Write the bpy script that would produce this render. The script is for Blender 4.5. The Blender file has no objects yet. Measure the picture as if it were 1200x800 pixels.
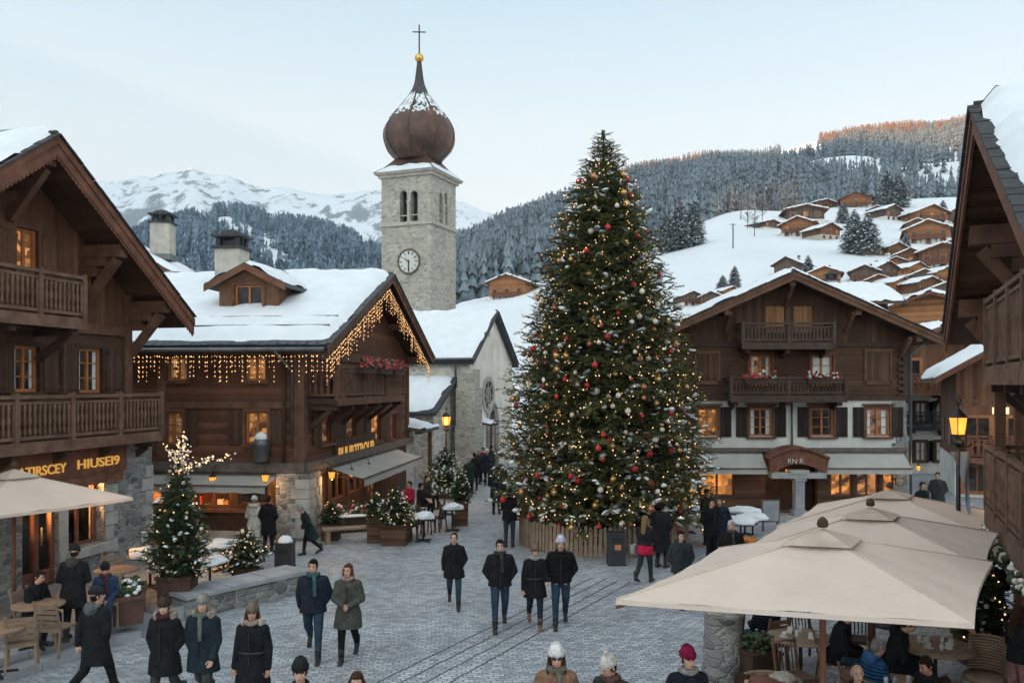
import bpy, bmesh, math, random
import numpy as np
from mathutils import Vector, Matrix, noise
random.seed(7); RNG = np.random.default_rng(11)
R = math.radians
scene = bpy.context.scene
COL = scene.collection
F = 1000.0; HC = 4.8; V0 = 450.0           # focal length in photo pixels, eye height, horizon row
def depth_of(v, z=0.0): return (HC - z)*F/(v - V0)
def gpt(u, v, z=0.0):
    D = depth_of(v, z); return Vector(((u-600)/F*D, D, z))
def upt(u, D, z=0.0): return Vector(((u-600)/F*D, D, z))
def zat(v, D): return HC + (V0-v)/F*D

# ---------------------------------------------------------------- mesh builder
class MB:
    def __init__(s): s.v=[]; s.f=[]; s.m=[]; s.sm=[]
    def add(s, vs, fs, mi=0, smooth=False):
        o=len(s.v); s.v += [tuple(p) for p in vs]
        for f in fs: s.f.append([i+o for i in f]); s.m.append(mi); s.sm.append(smooth)
    def box(s, c, d, mi=0, rot=None, taper=1.0):
        hx,hy,hz=d[0]/2,d[1]/2,d[2]/2; c=Vector(c)
        vs=[]
        for z,t in ((-hz,1.0),(hz,taper)):
            for x,y in ((-hx,-hy),(hx,-hy),(hx,hy),(-hx,hy)):
                p=Vector((x*t,y*t,z)); vs.append(c+(rot@p if rot else p))
        s.add(vs,[(3,2,1,0),(4,5,6,7),(0,1,5,4),(1,2,6,5),(2,3,7,6),(3,0,4,7)],mi)
    def bx(s,x0,x1,y0,y1,z0,z1,mi=0): s.box(((x0+x1)/2,(y0+y1)/2,(z0+z1)/2),(abs(x1-x0),abs(y1-y0),abs(z1-z0)),mi)
    def beam(s,p,q,w,h,mi=0,up=(0,0,1)):
        p=Vector(p);q=Vector(q);d=q-p;L=d.length
        if L<1e-6: return
        y=d/L; u=Vector(up)
        if abs(y.dot(u))>.98: u=Vector((1,0,0))
        x=y.cross(u).normalized(); z=x.cross(y)
        s.box((p+q)/2,(w,L,h),mi,Matrix((x,y,z)).transposed())
    def tube(s,pts,rad,n=8,mi=0,caps=True,smooth=True):
        pts=[Vector(p) for p in pts]; k=len(pts)
        if not hasattr(rad,'__len__'): rad=[rad]*k
        rings=[]; pu=None
        for i,p in enumerate(pts):
            t=(pts[min(i+1,k-1)]-pts[max(i-1,0)])
            t=t.normalized() if t.length>1e-9 else Vector((0,0,1))
            if pu is None: pu=t.orthogonal().normalized()
            a=(pu-t*pu.dot(t))
            a=a.normalized() if a.length>1e-6 else t.orthogonal().normalized()
            pu=a; b=t.cross(a)
            rings.append([p+(a*math.cos(2*math.pi*j/n)+b*math.sin(2*math.pi*j/n))*rad[i] for j in range(n)])
        vs=[q for r in rings for q in r]; fs=[]
        for i in range(k-1):
            for j in range(n):
                j2=(j+1)%n; fs.append((i*n+j,i*n+j2,(i+1)*n+j2,(i+1)*n+j))
        if caps: fs.append(tuple(range(n-1,-1,-1))); fs.append(tuple((k-1)*n+j for j in range(n)))
        s.add(vs,fs,mi,smooth)
    def lathe(s,prof,n=16,c=(0,0,0),mi=0,smooth=True,sx=1,sy=1,a0=0.0):
        c=Vector(c); vs=[]; fs=[]
        for r,z in prof:
            for j in range(n):
                a=a0+2*math.pi*j/n; vs.append(c+Vector((r*sx*math.cos(a),r*sy*math.sin(a),z)))
        k=len(prof)
        for i in range(k-1):
            for j in range(n):
                j2=(j+1)%n; fs.append((i*n+j,i*n+j2,(i+1)*n+j2,(i+1)*n+j))
        if prof[0][0]>1e-4: fs.append(tuple(range(n-1,-1,-1)))
        if prof[-1][0]>1e-4: fs.append(tuple((k-1)*n+j for j in range(n)))
        s.add(vs,fs,mi,smooth)
    def ell(s,c,r,n=12,m=8,mi=0,rot=None,smooth=True):
        c=Vector(c); vs=[];fs=[]
        for i in range(m+1):
            th=math.pi*i/m
            for j in range(n):
                a=2*math.pi*j/n
                p=Vector((r[0]*math.sin(th)*math.cos(a),r[1]*math.sin(th)*math.sin(a),-r[2]*math.cos(th)))
                vs.append(c+(rot@p if rot else p))
        for i in range(m):
            for j in range(n):
                j2=(j+1)%n; fs.append((i*n+j,i*n+j2,(i+1)*n+j2,(i+1)*n+j))
        s.add(vs,fs,mi,smooth)
    def cap(s,p,q,r1,r2,n=10,mi=0):                       # tapered capsule
        p=Vector(p);q=Vector(q);d=(q-p); L=d.length
        if L<1e-5: d=Vector((0,0,1)); L=1e-5
        d=d/L
        pts=[];rad=[]
        for a in (85,60,30,0): pts.append(p-d*r1*math.sin(R(a))); rad.append(r1*math.cos(R(a)))
        for a in (0,30,60,85): pts.append(q+d*r2*math.sin(R(a))); rad.append(r2*math.cos(R(a)))
        s.tube(pts,rad,n,mi)
    def prism(s,poly,ext,mi=0,smooth=False):              # planar polygon pushed along ext
        e=Vector(ext); n=len(poly); vs=[Vector(p) for p in poly]+[Vector(p)+e for p in poly]
        fs=[tuple(range(n-1,-1,-1)),tuple(range(n,2*n))]+[(i,(i+1)%n,n+(i+1)%n,n+i) for i in range(n)]
        s.add(vs,fs,mi,smooth)
    def grid(s,rows,mi=0,smooth=True):
        h=len(rows);w=len(rows[0]); vs=[p for r in rows for p in r]
        fs=[(i*w+j,i*w+j+1,(i+1)*w+j+1,(i+1)*w+j) for i in range(h-1) for j in range(w-1)]
        s.add(vs,fs,mi,smooth)
    def mesh(s,name,mats):
        me=bpy.data.meshes.new(name); me.from_pydata(s.v,[],s.f)
        for m in (mats if isinstance(mats,(list,tuple)) else [mats]): me.materials.append(m)
        me.polygons.foreach_set('material_index',s.m); me.polygons.foreach_set('use_smooth',s.sm)
        me.update(); return me
    def build(s,name,mats,parent=None,fix=True):
        me=s.mesh(name,mats)
        if fix:
            bm=bmesh.new(); bm.from_mesh(me); bmesh.ops.recalc_face_normals(bm,faces=bm.faces); bm.to_mesh(me); bm.free()
        return link(name,me,parent)
def link(name,me,parent=None):
    o=bpy.data.objects.new(name,me); COL.objects.link(o)
    if parent is not None: o.parent=parent
    return o
def np_mesh(name,V,Fc,mats,parent=None,mi=None,smooth=False):   # V (n,3), Fc (m,k)
    me=bpy.data.meshes.new(name); k=Fc.shape[1]
    me.vertices.add(len(V)); me.vertices.foreach_set('co',V.astype(np.float32).ravel())
    me.loops.add(Fc.size); me.loops.foreach_set('vertex_index',Fc.astype(np.int32).ravel())
    me.polygons.add(len(Fc)); me.polygons.foreach_set('loop_start',np.arange(0,Fc.size,k,dtype=np.int32))
    for m in (mats if isinstance(mats,(list,tuple)) else [mats]): me.materials.append(m)
    if mi is not None: me.polygons.foreach_set('material_index',mi.astype(np.int32))
    me.polygons.foreach_set('use_smooth',np.full(len(Fc),smooth))
    me.update(calc_edges=True); me.validate()
    return link(name,me,parent)
def tag(o,label=None,cat=None,group=None,kind=None):
    if label: o['label']=label
    if cat: o['category']=cat
    if group: o['group']=group
    if kind: o['kind']=kind
    return o
def thing(name,label,cat,loc=(0,0,0),rz=0.0,group=None):
    o=bpy.data.objects.new(name,None); COL.objects.link(o); o.location=loc; o.rotation_euler=(0,0,rz)
    o.empty_display_size=.2
    return tag(o,label,cat,group)
def kids(o): return [c for c in bpy.data.objects if c.parent==o]
def dup(root,loc=None,rz=None,label=None,scale=None):
    ch={}
    for c in bpy.data.objects:
        if c.parent is not None: ch.setdefault(c.parent.name,[]).append(c)
    def rec(o,par):
        n=o.copy(); COL.objects.link(n)
        if par is not None: n.parent=par
        for c in ch.get(o.name,[]): rec(c,n)
        return n
    r=rec(root,None)
    if loc is not None: r.location=loc
    if rz is not None: r.rotation_euler=(0,0,rz)
    if scale is not None: r.scale=scale if hasattr(scale,'__len__') else (scale,)*3
    if label: r['label']=label
    return r
class Frame:                                             # a building's own axes; x along the facade, y into the building
    def __init__(s,ox,oy,rz):
        s.o=Vector((ox,oy,0)); s.rz=rz
        s.X=Vector((math.cos(rz),math.sin(rz),0)); s.Y=Vector((-math.sin(rz),math.cos(rz),0))
    def on_y(s,u,v,yl=0.0):                              # photo point seen on the facade plane -> local (x,z)
        d=Vector(((u-600)/F,1,(V0-v)/F)); t=(yl+s.o.dot(s.Y))/d.dot(s.Y); P=d*t
        return (P-s.o).dot(s.X), HC+P.z
    def on_x(s,u,v,xl=0.0):
        d=Vector(((u-600)/F,1,(V0-v)/F)); t=(xl+s.o.dot(s.X))/d.dot(s.X); P=d*t
        return (P-s.o).dot(s.Y), HC+P.z
    def w(s,x,y,z): return s.o+s.X*x+s.Y*y+Vector((0,0,z))

# ---------------------------------------------------------------- materials
def lin(c):
    if isinstance(c,str):
        c=c.lstrip('#'); c=[int(c[i:i+2],16)/255 for i in (0,2,4)]
        return tuple(((x+.055)/1.055)**2.4 if x>.04045 else x/12.92 for x in c)
    return tuple(c)
class NT:
    def __init__(s,name):
        s.mat=bpy.data.materials.new(name); s.mat.use_nodes=True; s.t=s.mat.node_tree
        s.p=s.t.nodes['Principled BSDF']; s.out=s.t.nodes['Material Output']
    def n(s,typ,**kw):
        nd=s.t.nodes.new(typ)
        for k,v in kw.items():
            if k in nd.inputs and not hasattr(nd,k): s.set(nd.inputs[k],v)
            else:
                try: setattr(nd,k,v)
                except Exception: s.set(nd.inputs[k],v)
        return nd
    def set(s,sock,v):
        if isinstance(v,bpy.types.NodeSocket): s.t.links.new(v,sock)
        else:
            if sock.type=='RGBA' and len(v)==3: v=(*v,1)
            sock.default_value=v
    def coord(s,which='Object',scale=(1,1,1),rot=(0,0,0)):
        tc=s.n('ShaderNodeTexCoord')
        if which=='World': o=s.n('ShaderNodeNewGeometry').outputs['Position']
        else: o=tc.outputs[which]
        mp=s.n('ShaderNodeMapping'); s.set(mp.inputs['Vector'],o); mp.inputs['Scale'].default_value=scale; mp.inputs['Rotation'].default_value=rot
        return mp.outputs[0]
    def noise(s,vec,scale,detail=4,rough=.55,dist=0,out='Fac'):
        nd=s.n('ShaderNodeTexNoise'); s.set(nd.inputs['Vector'],vec); nd.inputs['Scale'].default_value=scale
        nd.inputs['Detail'].default_value=detail; nd.inputs['Roughness'].default_value=rough; nd.inputs['Distortion'].default_value=dist
        return nd.outputs[out]
    def ramp(s,fac,stops,interp='LINEAR'):
        nd=s.n('ShaderNodeValToRGB'); s.set(nd.inputs[0],fac); cr=nd.color_ramp; cr.interpolation=interp
        while len(cr.elements)<len(stops): cr.elements.new(.5)
        for e,(p,c) in zip(cr.elements,stops):
            e.position=p; c=lin(c) if not isinstance(c,(int,float)) else (c,c,c); e.color=(*c[:3],1)
        return nd.outputs[0]
    def math(s,op,a,b=0.0,c=None,clamp=False):
        nd=s.n('ShaderNodeMath',operation=op); nd.use_clamp=clamp; s.set(nd.inputs[0],a); s.set(nd.inputs[1],b)
        if c is not None: s.set(nd.inputs[2],c)
        return nd.outputs[0]
    def mix(s,fac,a,b,blend='MIX'):
        nd=s.n('ShaderNodeMix',data_type='RGBA',blend_type=blend); s.set(nd.inputs[0],fac); s.set(nd.inputs[6],a); s.set(nd.inputs[7],b)
        return nd.outputs[2]
    def bump(s,h,strength=.5,dist=.02,normal=None):
        nd=s.n('ShaderNodeBump'); s.set(nd.inputs['Height'],h); nd.inputs['Strength'].default_value=strength; nd.inputs['Distance'].default_value=dist
        if normal is not None: s.set(nd.inputs['Normal'],normal)
        return nd.outputs[0]
    def fin(s,color=None,rough=None,normal=None,**kw):
        if color is not None: s.set(s.p.inputs['Base Color'],color)
        if rough is not None: s.set(s.p.inputs['Roughness'],rough)
        if normal is not None: s.set(s.p.inputs['Normal'],normal)
        for k,v in kw.items(): s.set(s.p.inputs[k.replace('_',' ')],v)
        return s.mat
    def sep(s,vec):
        nd=s.n('ShaderNodeSeparateXYZ'); s.set(nd.inputs[0],vec); return nd.outputs
def dim(c,k): c=lin(c); return tuple(x*k for x in c)
def plain(name,c,rough=.6,var=.25,scale=6,bump=.15,metal=0,coords='Object',**kw):
    t=NT(name); c=lin(c); co=t.coord(coords)
    f=t.noise(co,scale,5)
    col=t.ramp(f,[(.3,dim(c,1-var)),(.7,dim(c,1+var))])
    h=t.noise(co,scale*6,3)
    
    if rough>=.7: t.p.inputs['Specular IOR Level'].default_value=.2
    return t.fin(col,rough,t.bump(h,bump,.01),Metallic=metal,**kw)
def planks(name,c1,c2,pitch=.17,axis='Z',rough=.75,grainscale=14,weather=None,groove=.012):
    t=NT(name); co=t.coord('Object'); sp=t.sep(co); a=sp[axis]
    q=t.math('DIVIDE',a,pitch); fl=t.math('FLOOR',q); fr=t.math('FRACT',q)
    wn=t.n('ShaderNodeTexWhiteNoise',noise_dimensions='1D'); t.set(wn.inputs['W'],fl)
    st={'Z':(.35,.35,5),'X':(5,.6,.35),'Y':(.6,5,.35)}[axis]
    off=t.n('ShaderNodeVectorMath',operation='MULTIPLY_ADD'); t.set(off.inputs[0],wn.outputs['Color']); off.inputs[1].default_value=(7,7,7); t.set(off.inputs[2],co)
    mp=t.n('ShaderNodeMapping'); t.set(mp.inputs[0],off.outputs[0]); mp.inputs['Scale'].default_value=st
    g=t.noise(mp.outputs[0],grainscale,5,.6); big=t.noise(co,.7,4)
    c1=lin(c1); c2=lin(c2)
    base=t.ramp(wn.outputs['Value'],[(0,dim(c1,.75)),(.5,c1),(1,c2)])
    col=t.mix(.8,base,t.ramp(g,[(.25,.35),(.75,1.0)]),'MULTIPLY')
    col=t.mix(.7,col,t.ramp(big,[(.3,.6),(.7,1.15)]),'MULTIPLY')
    if weather: col=t.mix(t.math('MULTIPLY',t.ramp(t.noise(co,2.2,6,.7),[(.52,0.0),(.72,1.0)]),.35),col,lin(weather))
    e=t.math('ABSOLUTE',t.math('SUBTRACT',fr,.5)); h=t.ramp(e,[(.38,1.0),(.5,0.0)])
    h2=t.math('ADD',t.math('MULTIPLY',h,1.0),t.math('MULTIPLY',g,.25))
    return t.fin(col,rough,t.bump(h2,.9,groove),Specular_IOR_Level=.2)
def rubble(name,cols,scale=3.2,mortar='#8a857d',squash=1.7,mw=.05,disp=.03,rough=.9):
    t=NT(name); co=t.coord('Object',(1,1,squash))
    w=t.n('ShaderNodeVectorMath',operation='MULTIPLY_ADD'); t.set(w.inputs[0],t.noise(co,scale*1.1,2,out='Color')); w.inputs[1].default_value=(.16,.16,.16); t.set(w.inputs[2],co)
    v1=t.n('ShaderNodeTexVoronoi',feature='DISTANCE_TO_EDGE'); v2=t.n('ShaderNodeTexVoronoi',feature='F1')
    for v in (v1,v2): t.set(v.inputs['Vector'],w.outputs[0]); v.inputs['Scale'].default_value=scale; v.inputs['Randomness'].default_value=.85
    sp=t.n('ShaderNodeSeparateColor'); t.set(sp.inputs[0],v2.outputs['Color'])
    n=len(cols); stone=t.ramp(sp.outputs[0],[((i+.5)/n,c) for i,c in enumerate(cols)])
    stone=t.mix(.75,stone,t.ramp(t.noise(co,scale*6,5,.65),[(.25,.55),(.75,1.2)]),'MULTIPLY')
    stone=t.mix(.5,stone,t.ramp(t.noise(co,.45,4),[(.3,.65),(.7,1.15)]),'MULTIPLY')
    e=t.ramp(v1.outputs['Distance'],[(mw*.35,0.0),(mw,1.0)])
    col=t.mix(e,lin(mortar),stone)
    h=t.math('ADD',t.math('MULTIPLY',t.ramp(v1.outputs['Distance'],[(0,0.0),(mw*2.6,1.0)]),1.0),t.math('MULTIPLY',t.noise(co,scale*7,4),.35))
    return t.fin(col,rough,t.bump(h,.9,disp))
def snow_mat(name='snow',c=(.74,.765,.80),scale=3.0,bd=.04,coords='Object'):
    t=NT(name); co=t.coord(coords)
    f=t.noise(co,scale*.5,4); g=t.noise(co,scale*9,4,.6)
    col=t.ramp(f,[(.3,dim(c,.93)),(.7,dim(c,1.04))])
    h=t.math('ADD',t.math('MULTIPLY',t.noise(co,scale,5),1.0),t.math('MULTIPLY',g,.18))
    return t.fin(col,.65,t.bump(h,.5,bd),Specular_IOR_Level=.25)
def cloth(name,c,rough=.85,scale=9,quilt=0.0,fold=.6):
    t=NT(name); c=lin(c); co=t.coord('Object')
    col=t.ramp(t.noise(co,scale,5),[(.3,dim(c,.72)),(.7,dim(c,1.25))])
    h=t.noise(t.coord('Object',(1,1,.5)),scale*.8,4,.55,1.6)
    if quilt:
        z=t.sep(co)['Z']; q=t.math('ABSOLUTE',t.math('SINE',t.math('MULTIPLY',z,quilt)))
        h=t.math('ADD',t.math('MULTIPLY',q,.6),t.math('MULTIPLY',h,.5))
    return t.fin(col,rough,t.bump(h,min(1,fold*1.5),.09),Specular_IOR_Level=.12)
def emit(name,c,s,var=None):
    t=NT(name); c=lin(c)
    t.set(t.p.inputs['Base Color'],dim(c,.3)); t.p.inputs['Roughness'].default_value=.4
    if var:
        f=t.noise(t.coord('Object'),var,3); col=t.ramp(f,[(.3,dim(c,.45)),(.75,c)]); t.set(t.p.inputs['Emission Color'],col)
    else: t.set(t.p.inputs['Emission Color'],c)
    t.p.inputs['Emission Strength'].default_value=s
    return t.mat
def glass_lit(name,c1,c2,s,scale=2.2,rough=.08):
    """lit window: warm room seen through reflective glass"""
    t=NT(name); co=t.coord('Object')
    v=t.n('ShaderNodeTexVoronoi',feature='F1',distance='CHEBYCHEV'); t.set(v.inputs['Vector'],t.coord('Object',(1,1,1.4))); v.inputs['Scale'].default_value=scale*1.6
    sp=t.n('ShaderNodeSeparateColor'); t.set(sp.inputs[0],v.outputs['Color'])
    f=t.math('ADD',t.math('MULTIPLY',t.noise(co,scale,4,.6),.65),t.math('MULTIPLY',sp.outputs[0],.4))
    col=t.ramp(f,[(.3,lin(c1)),(.5,dim(c2,.35)),(.75,lin(c2))])
    t.set(t.p.inputs['Base Color'],(.015,.015,.018)); t.p.inputs['Roughness'].default_value=rough
    t.set(t.p.inputs['Emission Color'],col); t.p.inputs['Emission Strength'].default_value=s
    return t.mat
M={}
M['log']=planks('dark_log_wall',(.115,.058,.036),(.17,.088,.056),.19,'Z',weather=(.10,.075,.06))
M['log_red']=planks('brown_log_wall',(.17,.070,.042),(.24,.105,.064),.18,'Z',weather=(.12,.085,.065))
M['board']=planks('vertical_board',(.19,.088,.05),(.27,.135,.08),.16,'X',weather=(.16,.12,.09))
M['board_dark']=planks('dark_vertical_board',(.11,.056,.036),(.16,.085,.055),.18,'X',weather=(.085,.06,.05))
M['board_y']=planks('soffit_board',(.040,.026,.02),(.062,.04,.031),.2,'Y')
M['beam']=plain('timber_beam',(.125,.064,.042),.75,.35,3,.3)
M['beam_red']=plain('reddish_timber',(.155,.068,.044),.75,.35,3,.3)
M['beam_dark']=plain('dark_timber',(.06,.035,.025),.75,.3,3,.3)
M['rail']=plain('weathered_railing',(.145,.085,.060),.8,.35,4,.3)
M['rail_dark']=plain('dark_railing',(.07,.045,.035),.8,.3,4,.3)
M['trim_grey']=plain('grey_weathered_wood',(.13,.105,.092),.85,.3,4,.3)
M['shutter']=planks('shutter_wood',(.12,.062,.042),(.16,.088,.06),.11,'X')
M['shutter_y']=planks('shutter_wood_side',(.12,.062,.042),(.16,.088,.06),.11,'Y')
M['shutter_dark']=planks('dark_shutter',(.047,.032,.028),(.066,.045,.038),.11,'X')
M['shutter_lit']=planks('honey_shutter',(.42,.21,.10),(.52,.27,.13),.14,'X')
M['sash']=plain('orange_sash',(.36,.135,.045),.5,.2,6,.1)
M['sash_dark']=plain('brown_sash',(.12,.055,.035),.5,.2,6,.1)
M['stone']=rubble('rubble_stone',[(.16,.16,.165),(.30,.29,.28),(.10,.105,.11),(.38,.37,.35),(.22,.21,.20),(.27,.275,.285)],3.9,(.34,.33,.31),1.9)
M['stone_tower']=rubble('tower_stone',[(.43,.385,.325),(.54,.49,.42),(.32,.29,.25),(.47,.43,.38),(.57,.53,.46),(.38,.345,.30)],3.3,(.52,.48,.42),2.1,.06)
M['quoin']=plain('dressed_stone',(.42,.39,.34),.9,.2,2.5,.4)
M['stone_pale']=plain('pale_stone_block',(.36,.35,.335),.9,.25,2.5,.4)
M['slab']=plain('stone_slab',(.30,.31,.33),.8,.25,2.0,.35)
M['stucco']=plain('white_stucco',(.62,.60,.57),.9,.16,1.3,.35)
M['stucco_warm']=plain('church_render',(.74,.68,.60),.95,.18,.9,.45)
M['stucco_mix']=rubble('worn_render',[(.62,.57,.50),(.52,.48,.42),(.66,.61,.54),(.42,.385,.34)],1.6,(.64,.59,.52),1.6,.12,.02)
M['snow']=snow_mat()
M['snow_ground']=snow_mat('hill_snow',(.72,.745,.78),.05,.6,'World')
M['slate']=plain('slate_roof',(.075,.08,.088),.75,.35,5,.6)
M['slate_dark']=plain('dark_slate',(.05,.05,.053),.75,.35,5,.5)
M['zinc']=plain('zinc_flashing',(.14,.145,.15),.45,.25,3,.1,.6)
M['iron']=plain('black_iron',(.022,.023,.025),.5,.2,8,.1,.3)
M['bin']=plain('bin_metal',(.028,.031,.036),.55,.2,4,.1,.1)
M['awning']=plain('awning_cloth',(.40,.38,.355),.85,.1,1.2,.12)
M['parasol']=None
M['gold']=plain('gilded_metal',(.70,.42,.10),.3,.1,5,.05,1.0)
M['skin']=plain('skin',(.50,.29,.215),.55,.1,8,.05)
M['eye']=plain('eye_dark',(.03,.02,.018),.3,.1,8,.0)
M['lip']=plain('lip',(.33,.11,.10),.5,.1,8,.0)
M['terracotta']=plain('planter_terracotta',(.10,.055,.042),.75,.25,4,.2)
M['planter_wood']=planks('planter_wood',(.14,.075,.048),(.20,.11,.07),.12,'Z')
M['bench_wood']=plain('pale_bench_wood',(.26,.19,.135),.75,.25,5,.2)
M['table_wood']=plain('table_wood',(.24,.145,.095),.6,.2,4,.2)
M['chair_wood']=plain('chair_wood',(.19,.125,.082),.65,.25,5,.2)
M['bark']=plain('bark',(.045,.033,.026),.9,.35,8,.6)
M['canvas']=plain('banner_cloth',(.22,.26,.32),.85,.1,3,.2)
M['paper']=plain('menu_board',(.52,.51,.48),.7,.1,4,.05)
M['flower_red']=plain('red_petal',(.50,.045,.05),.6,.3,20,.1)
M['flower_pink']=plain('pink_petal',(.58,.22,.24),.6,.3,20,.1)
M['flower_white']=plain('white_petal',(.66,.60,.58),.6,.2,20,.1)
M['glow_letter']=emit('glowing_gold_letter',(1.0,.52,.11),.11)  # gold letters, with brightness put in as a glow of their own
M['lamp_glass']=emit('lamp_glass',(1.0,.40,.055),.30)
M['bulb']=emit('warm_bulb',(1.0,.52,.20),.42)
M['bulb_small']=emit('warm_fairy_bulb',(1.0,.60,.30),.42)
M['win_warm']=glass_lit('lit_window_warm',(.03,.014,.008),(1.0,.42,.13),.16)
M['win_shop']=glass_lit('lit_shop_window',(.05,.018,.006),(1.0,.36,.08),.25,2.4)
M['win_dim']=glass_lit('dim_window',(.006,.006,.007),(.75,.36,.15),.075,2.4)
M['win_dark']=glass_lit('dark_window',(.002,.002,.002),(.10,.07,.05),.06,2.0,.05)
M['curtain']=plain('white_curtain',(.62,.62,.60),.8,.15,6,.3)
def needle_mat(name,c1,c2,frost=0.0,scale=1.4,frost_haze_c=(.62,.66,.70),lo=.42):
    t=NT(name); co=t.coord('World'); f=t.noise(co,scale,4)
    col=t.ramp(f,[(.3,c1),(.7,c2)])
    if frost: col=t.mix(t.math('MULTIPLY',t.ramp(t.noise(co,scale*2.3,5,.7),[(lo,0.0),(lo+.2,1.0)]),frost),col,frost_haze_c)  # on far trees the frost tint also paints in pale air haze
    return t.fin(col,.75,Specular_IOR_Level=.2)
M['needle']=needle_mat('fir_needles',(.060,.072,.028),(.155,.15,.062))
M['needle_small']=needle_mat('shrub_needles',(.032,.052,.026),(.07,.095,.045))
M['needle_far_hazed']=needle_mat('hazed_forest_needles',(.036,.050,.056),(.072,.092,.10),.36,.05,(.50,.57,.66),.36)  # blue grey and frost include painted distance haze
M['needle_hill']=needle_mat('hill_conifer_needles',(.03,.042,.038),(.06,.07,.06),.55,.35)
M['larch_sunlit']=needle_mat('sunlit_larch_twigs',(.20,.085,.035),(.30,.14,.06),.25,.02)  # twig orange with the ridge's evening sunlight put into the colour
M['bare']=needle_mat('bare_twigs',(.11,.085,.075),(.17,.135,.12),.35,.05)
# copper onion with its own weathering
t=NT('copper_sheet'); co=t.coord('Object'); f=t.noise(co,.9,5,.6); g=t.noise(co,7,4)
col=t.ramp(f,[(.3,(.065,.042,.034)),(.55,(.125,.072,.054)),(.78,(.25,.125,.08))]); col=t.mix(.4,col,t.ramp(g,[(.3,.6),(.7,1.15)]),'MULTIPLY')
zz=t.sep(co)['Z']; sm=t.ramp(t.math('ABSOLUTE',t.math('SUBTRACT',t.math('FRACT',t.math('MULTIPLY',zz,4.0)),.5)),[(.44,1.0),(.5,0.0)])
M['copper']=t.fin(col,.48,t.bump(sm,.4,.02),Metallic=.45)
# cobbled square: rows of setts
def cobble(name,tint=(1,1,1),rot=0.0,k=1.0):
    t=NT(name); w=t.coord('World',(1,1,1),(0,0,rot))
    d=t.n('ShaderNodeVectorMath',operation='MULTIPLY_ADD'); t.set(d.inputs[0],t.noise(w,1.1,3,out='Color')); d.inputs[1].default_value=(.30,.30,0); t.set(d.inputs[2],w)
    b=t.n('ShaderNodeTexBrick'); t.set(b.inputs['Vector'],d.outputs[0]); b.offset=.5
    for kx,vx in (('Scale',1.0),('Mortar Size',.012),('Mortar Smooth',.6),('Bias',0.0),('Brick Width',.165),('Row Height',.10)): b.inputs[kx].default_value=vx
    b.inputs['Color1'].default_value=(0,0,0,1); b.inputs['Color2'].default_value=(1,1,1,1); b.inputs['Mortar'].default_value=(.5,.5,.5,1)
    c=lambda *q: tuple(x*y*k for x,y in zip(q,tint))
    stone=t.ramp(b.outputs['Color'],[(0,c(.145,.155,.17)),(.35,c(.20,.211,.228)),(.65,c(.235,.247,.262)),(1,c(.285,.295,.305))])
    stone=t.mix(.65,stone,t.ramp(t.noise(w,26,4,.6),[(.25,.6),(.75,1.2)]),'MULTIPLY')
    stone=t.mix(.7,stone,t.ramp(t.noise(w,.55,5,.6),[(.3,.68),(.7,1.18)]),'MULTIPLY')
    col=t.mix(b.outputs['Fac'],stone,c(.09,.095,.10))
    frost=t.math('MULTIPLY',t.ramp(t.noise(w,3.2,6,.75),[(.64,0.0),(.82,1.0)]),.25)
    col=t.mix(frost,col,(.62,.64,.67))
    h=t.math('ADD',t.math('SUBTRACT',1.0,b.outputs['Fac']),t.math('MULTIPLY',t.noise(w,18,3),.5))
    rg=t.ramp(t.noise(w,.8,4),[(.35,.42),(.65,.75)])
    return t.fin(col,rg,t.bump(h,.8,.018))
M['cobble']=cobble('cobble_setts',(.985,1.0,1.035),R(-6),1.85)
M['terrace']=cobble('terrace_setts',(1.0,.96,.93),R(28),1.15)
M['joint']=plain('drain_iron',(.05,.052,.058),.6,.3,8,.2,coords='World')
# parasol canvas lets some daylight through
t=NT('parasol_canvas'); co=t.coord('Object'); c=t.ramp(t.noise(co,1.5,4),[(.3,(.70,.565,.485)),(.7,(.77,.63,.545))])
t.fin(c,.85,t.bump(t.math('ADD',t.noise(t.coord('Object',(1,1,3)),1.6,4,.5,1.4),t.math('MULTIPLY',t.noise(co,9,3),.15)),.28,.08))
tr=t.n('ShaderNodeBsdfTranslucent'); t.set(tr.inputs['Color'],c); mx=t.n('ShaderNodeMixShader'); mx.inputs[0].default_value=.22
t.set(mx.inputs[1],t.p.outputs[0]); t.set(mx.inputs[2],tr.outputs[0]); t.set(t.out.inputs['Surface'],mx.outputs[0]); M['parasol']=t.mat
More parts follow.
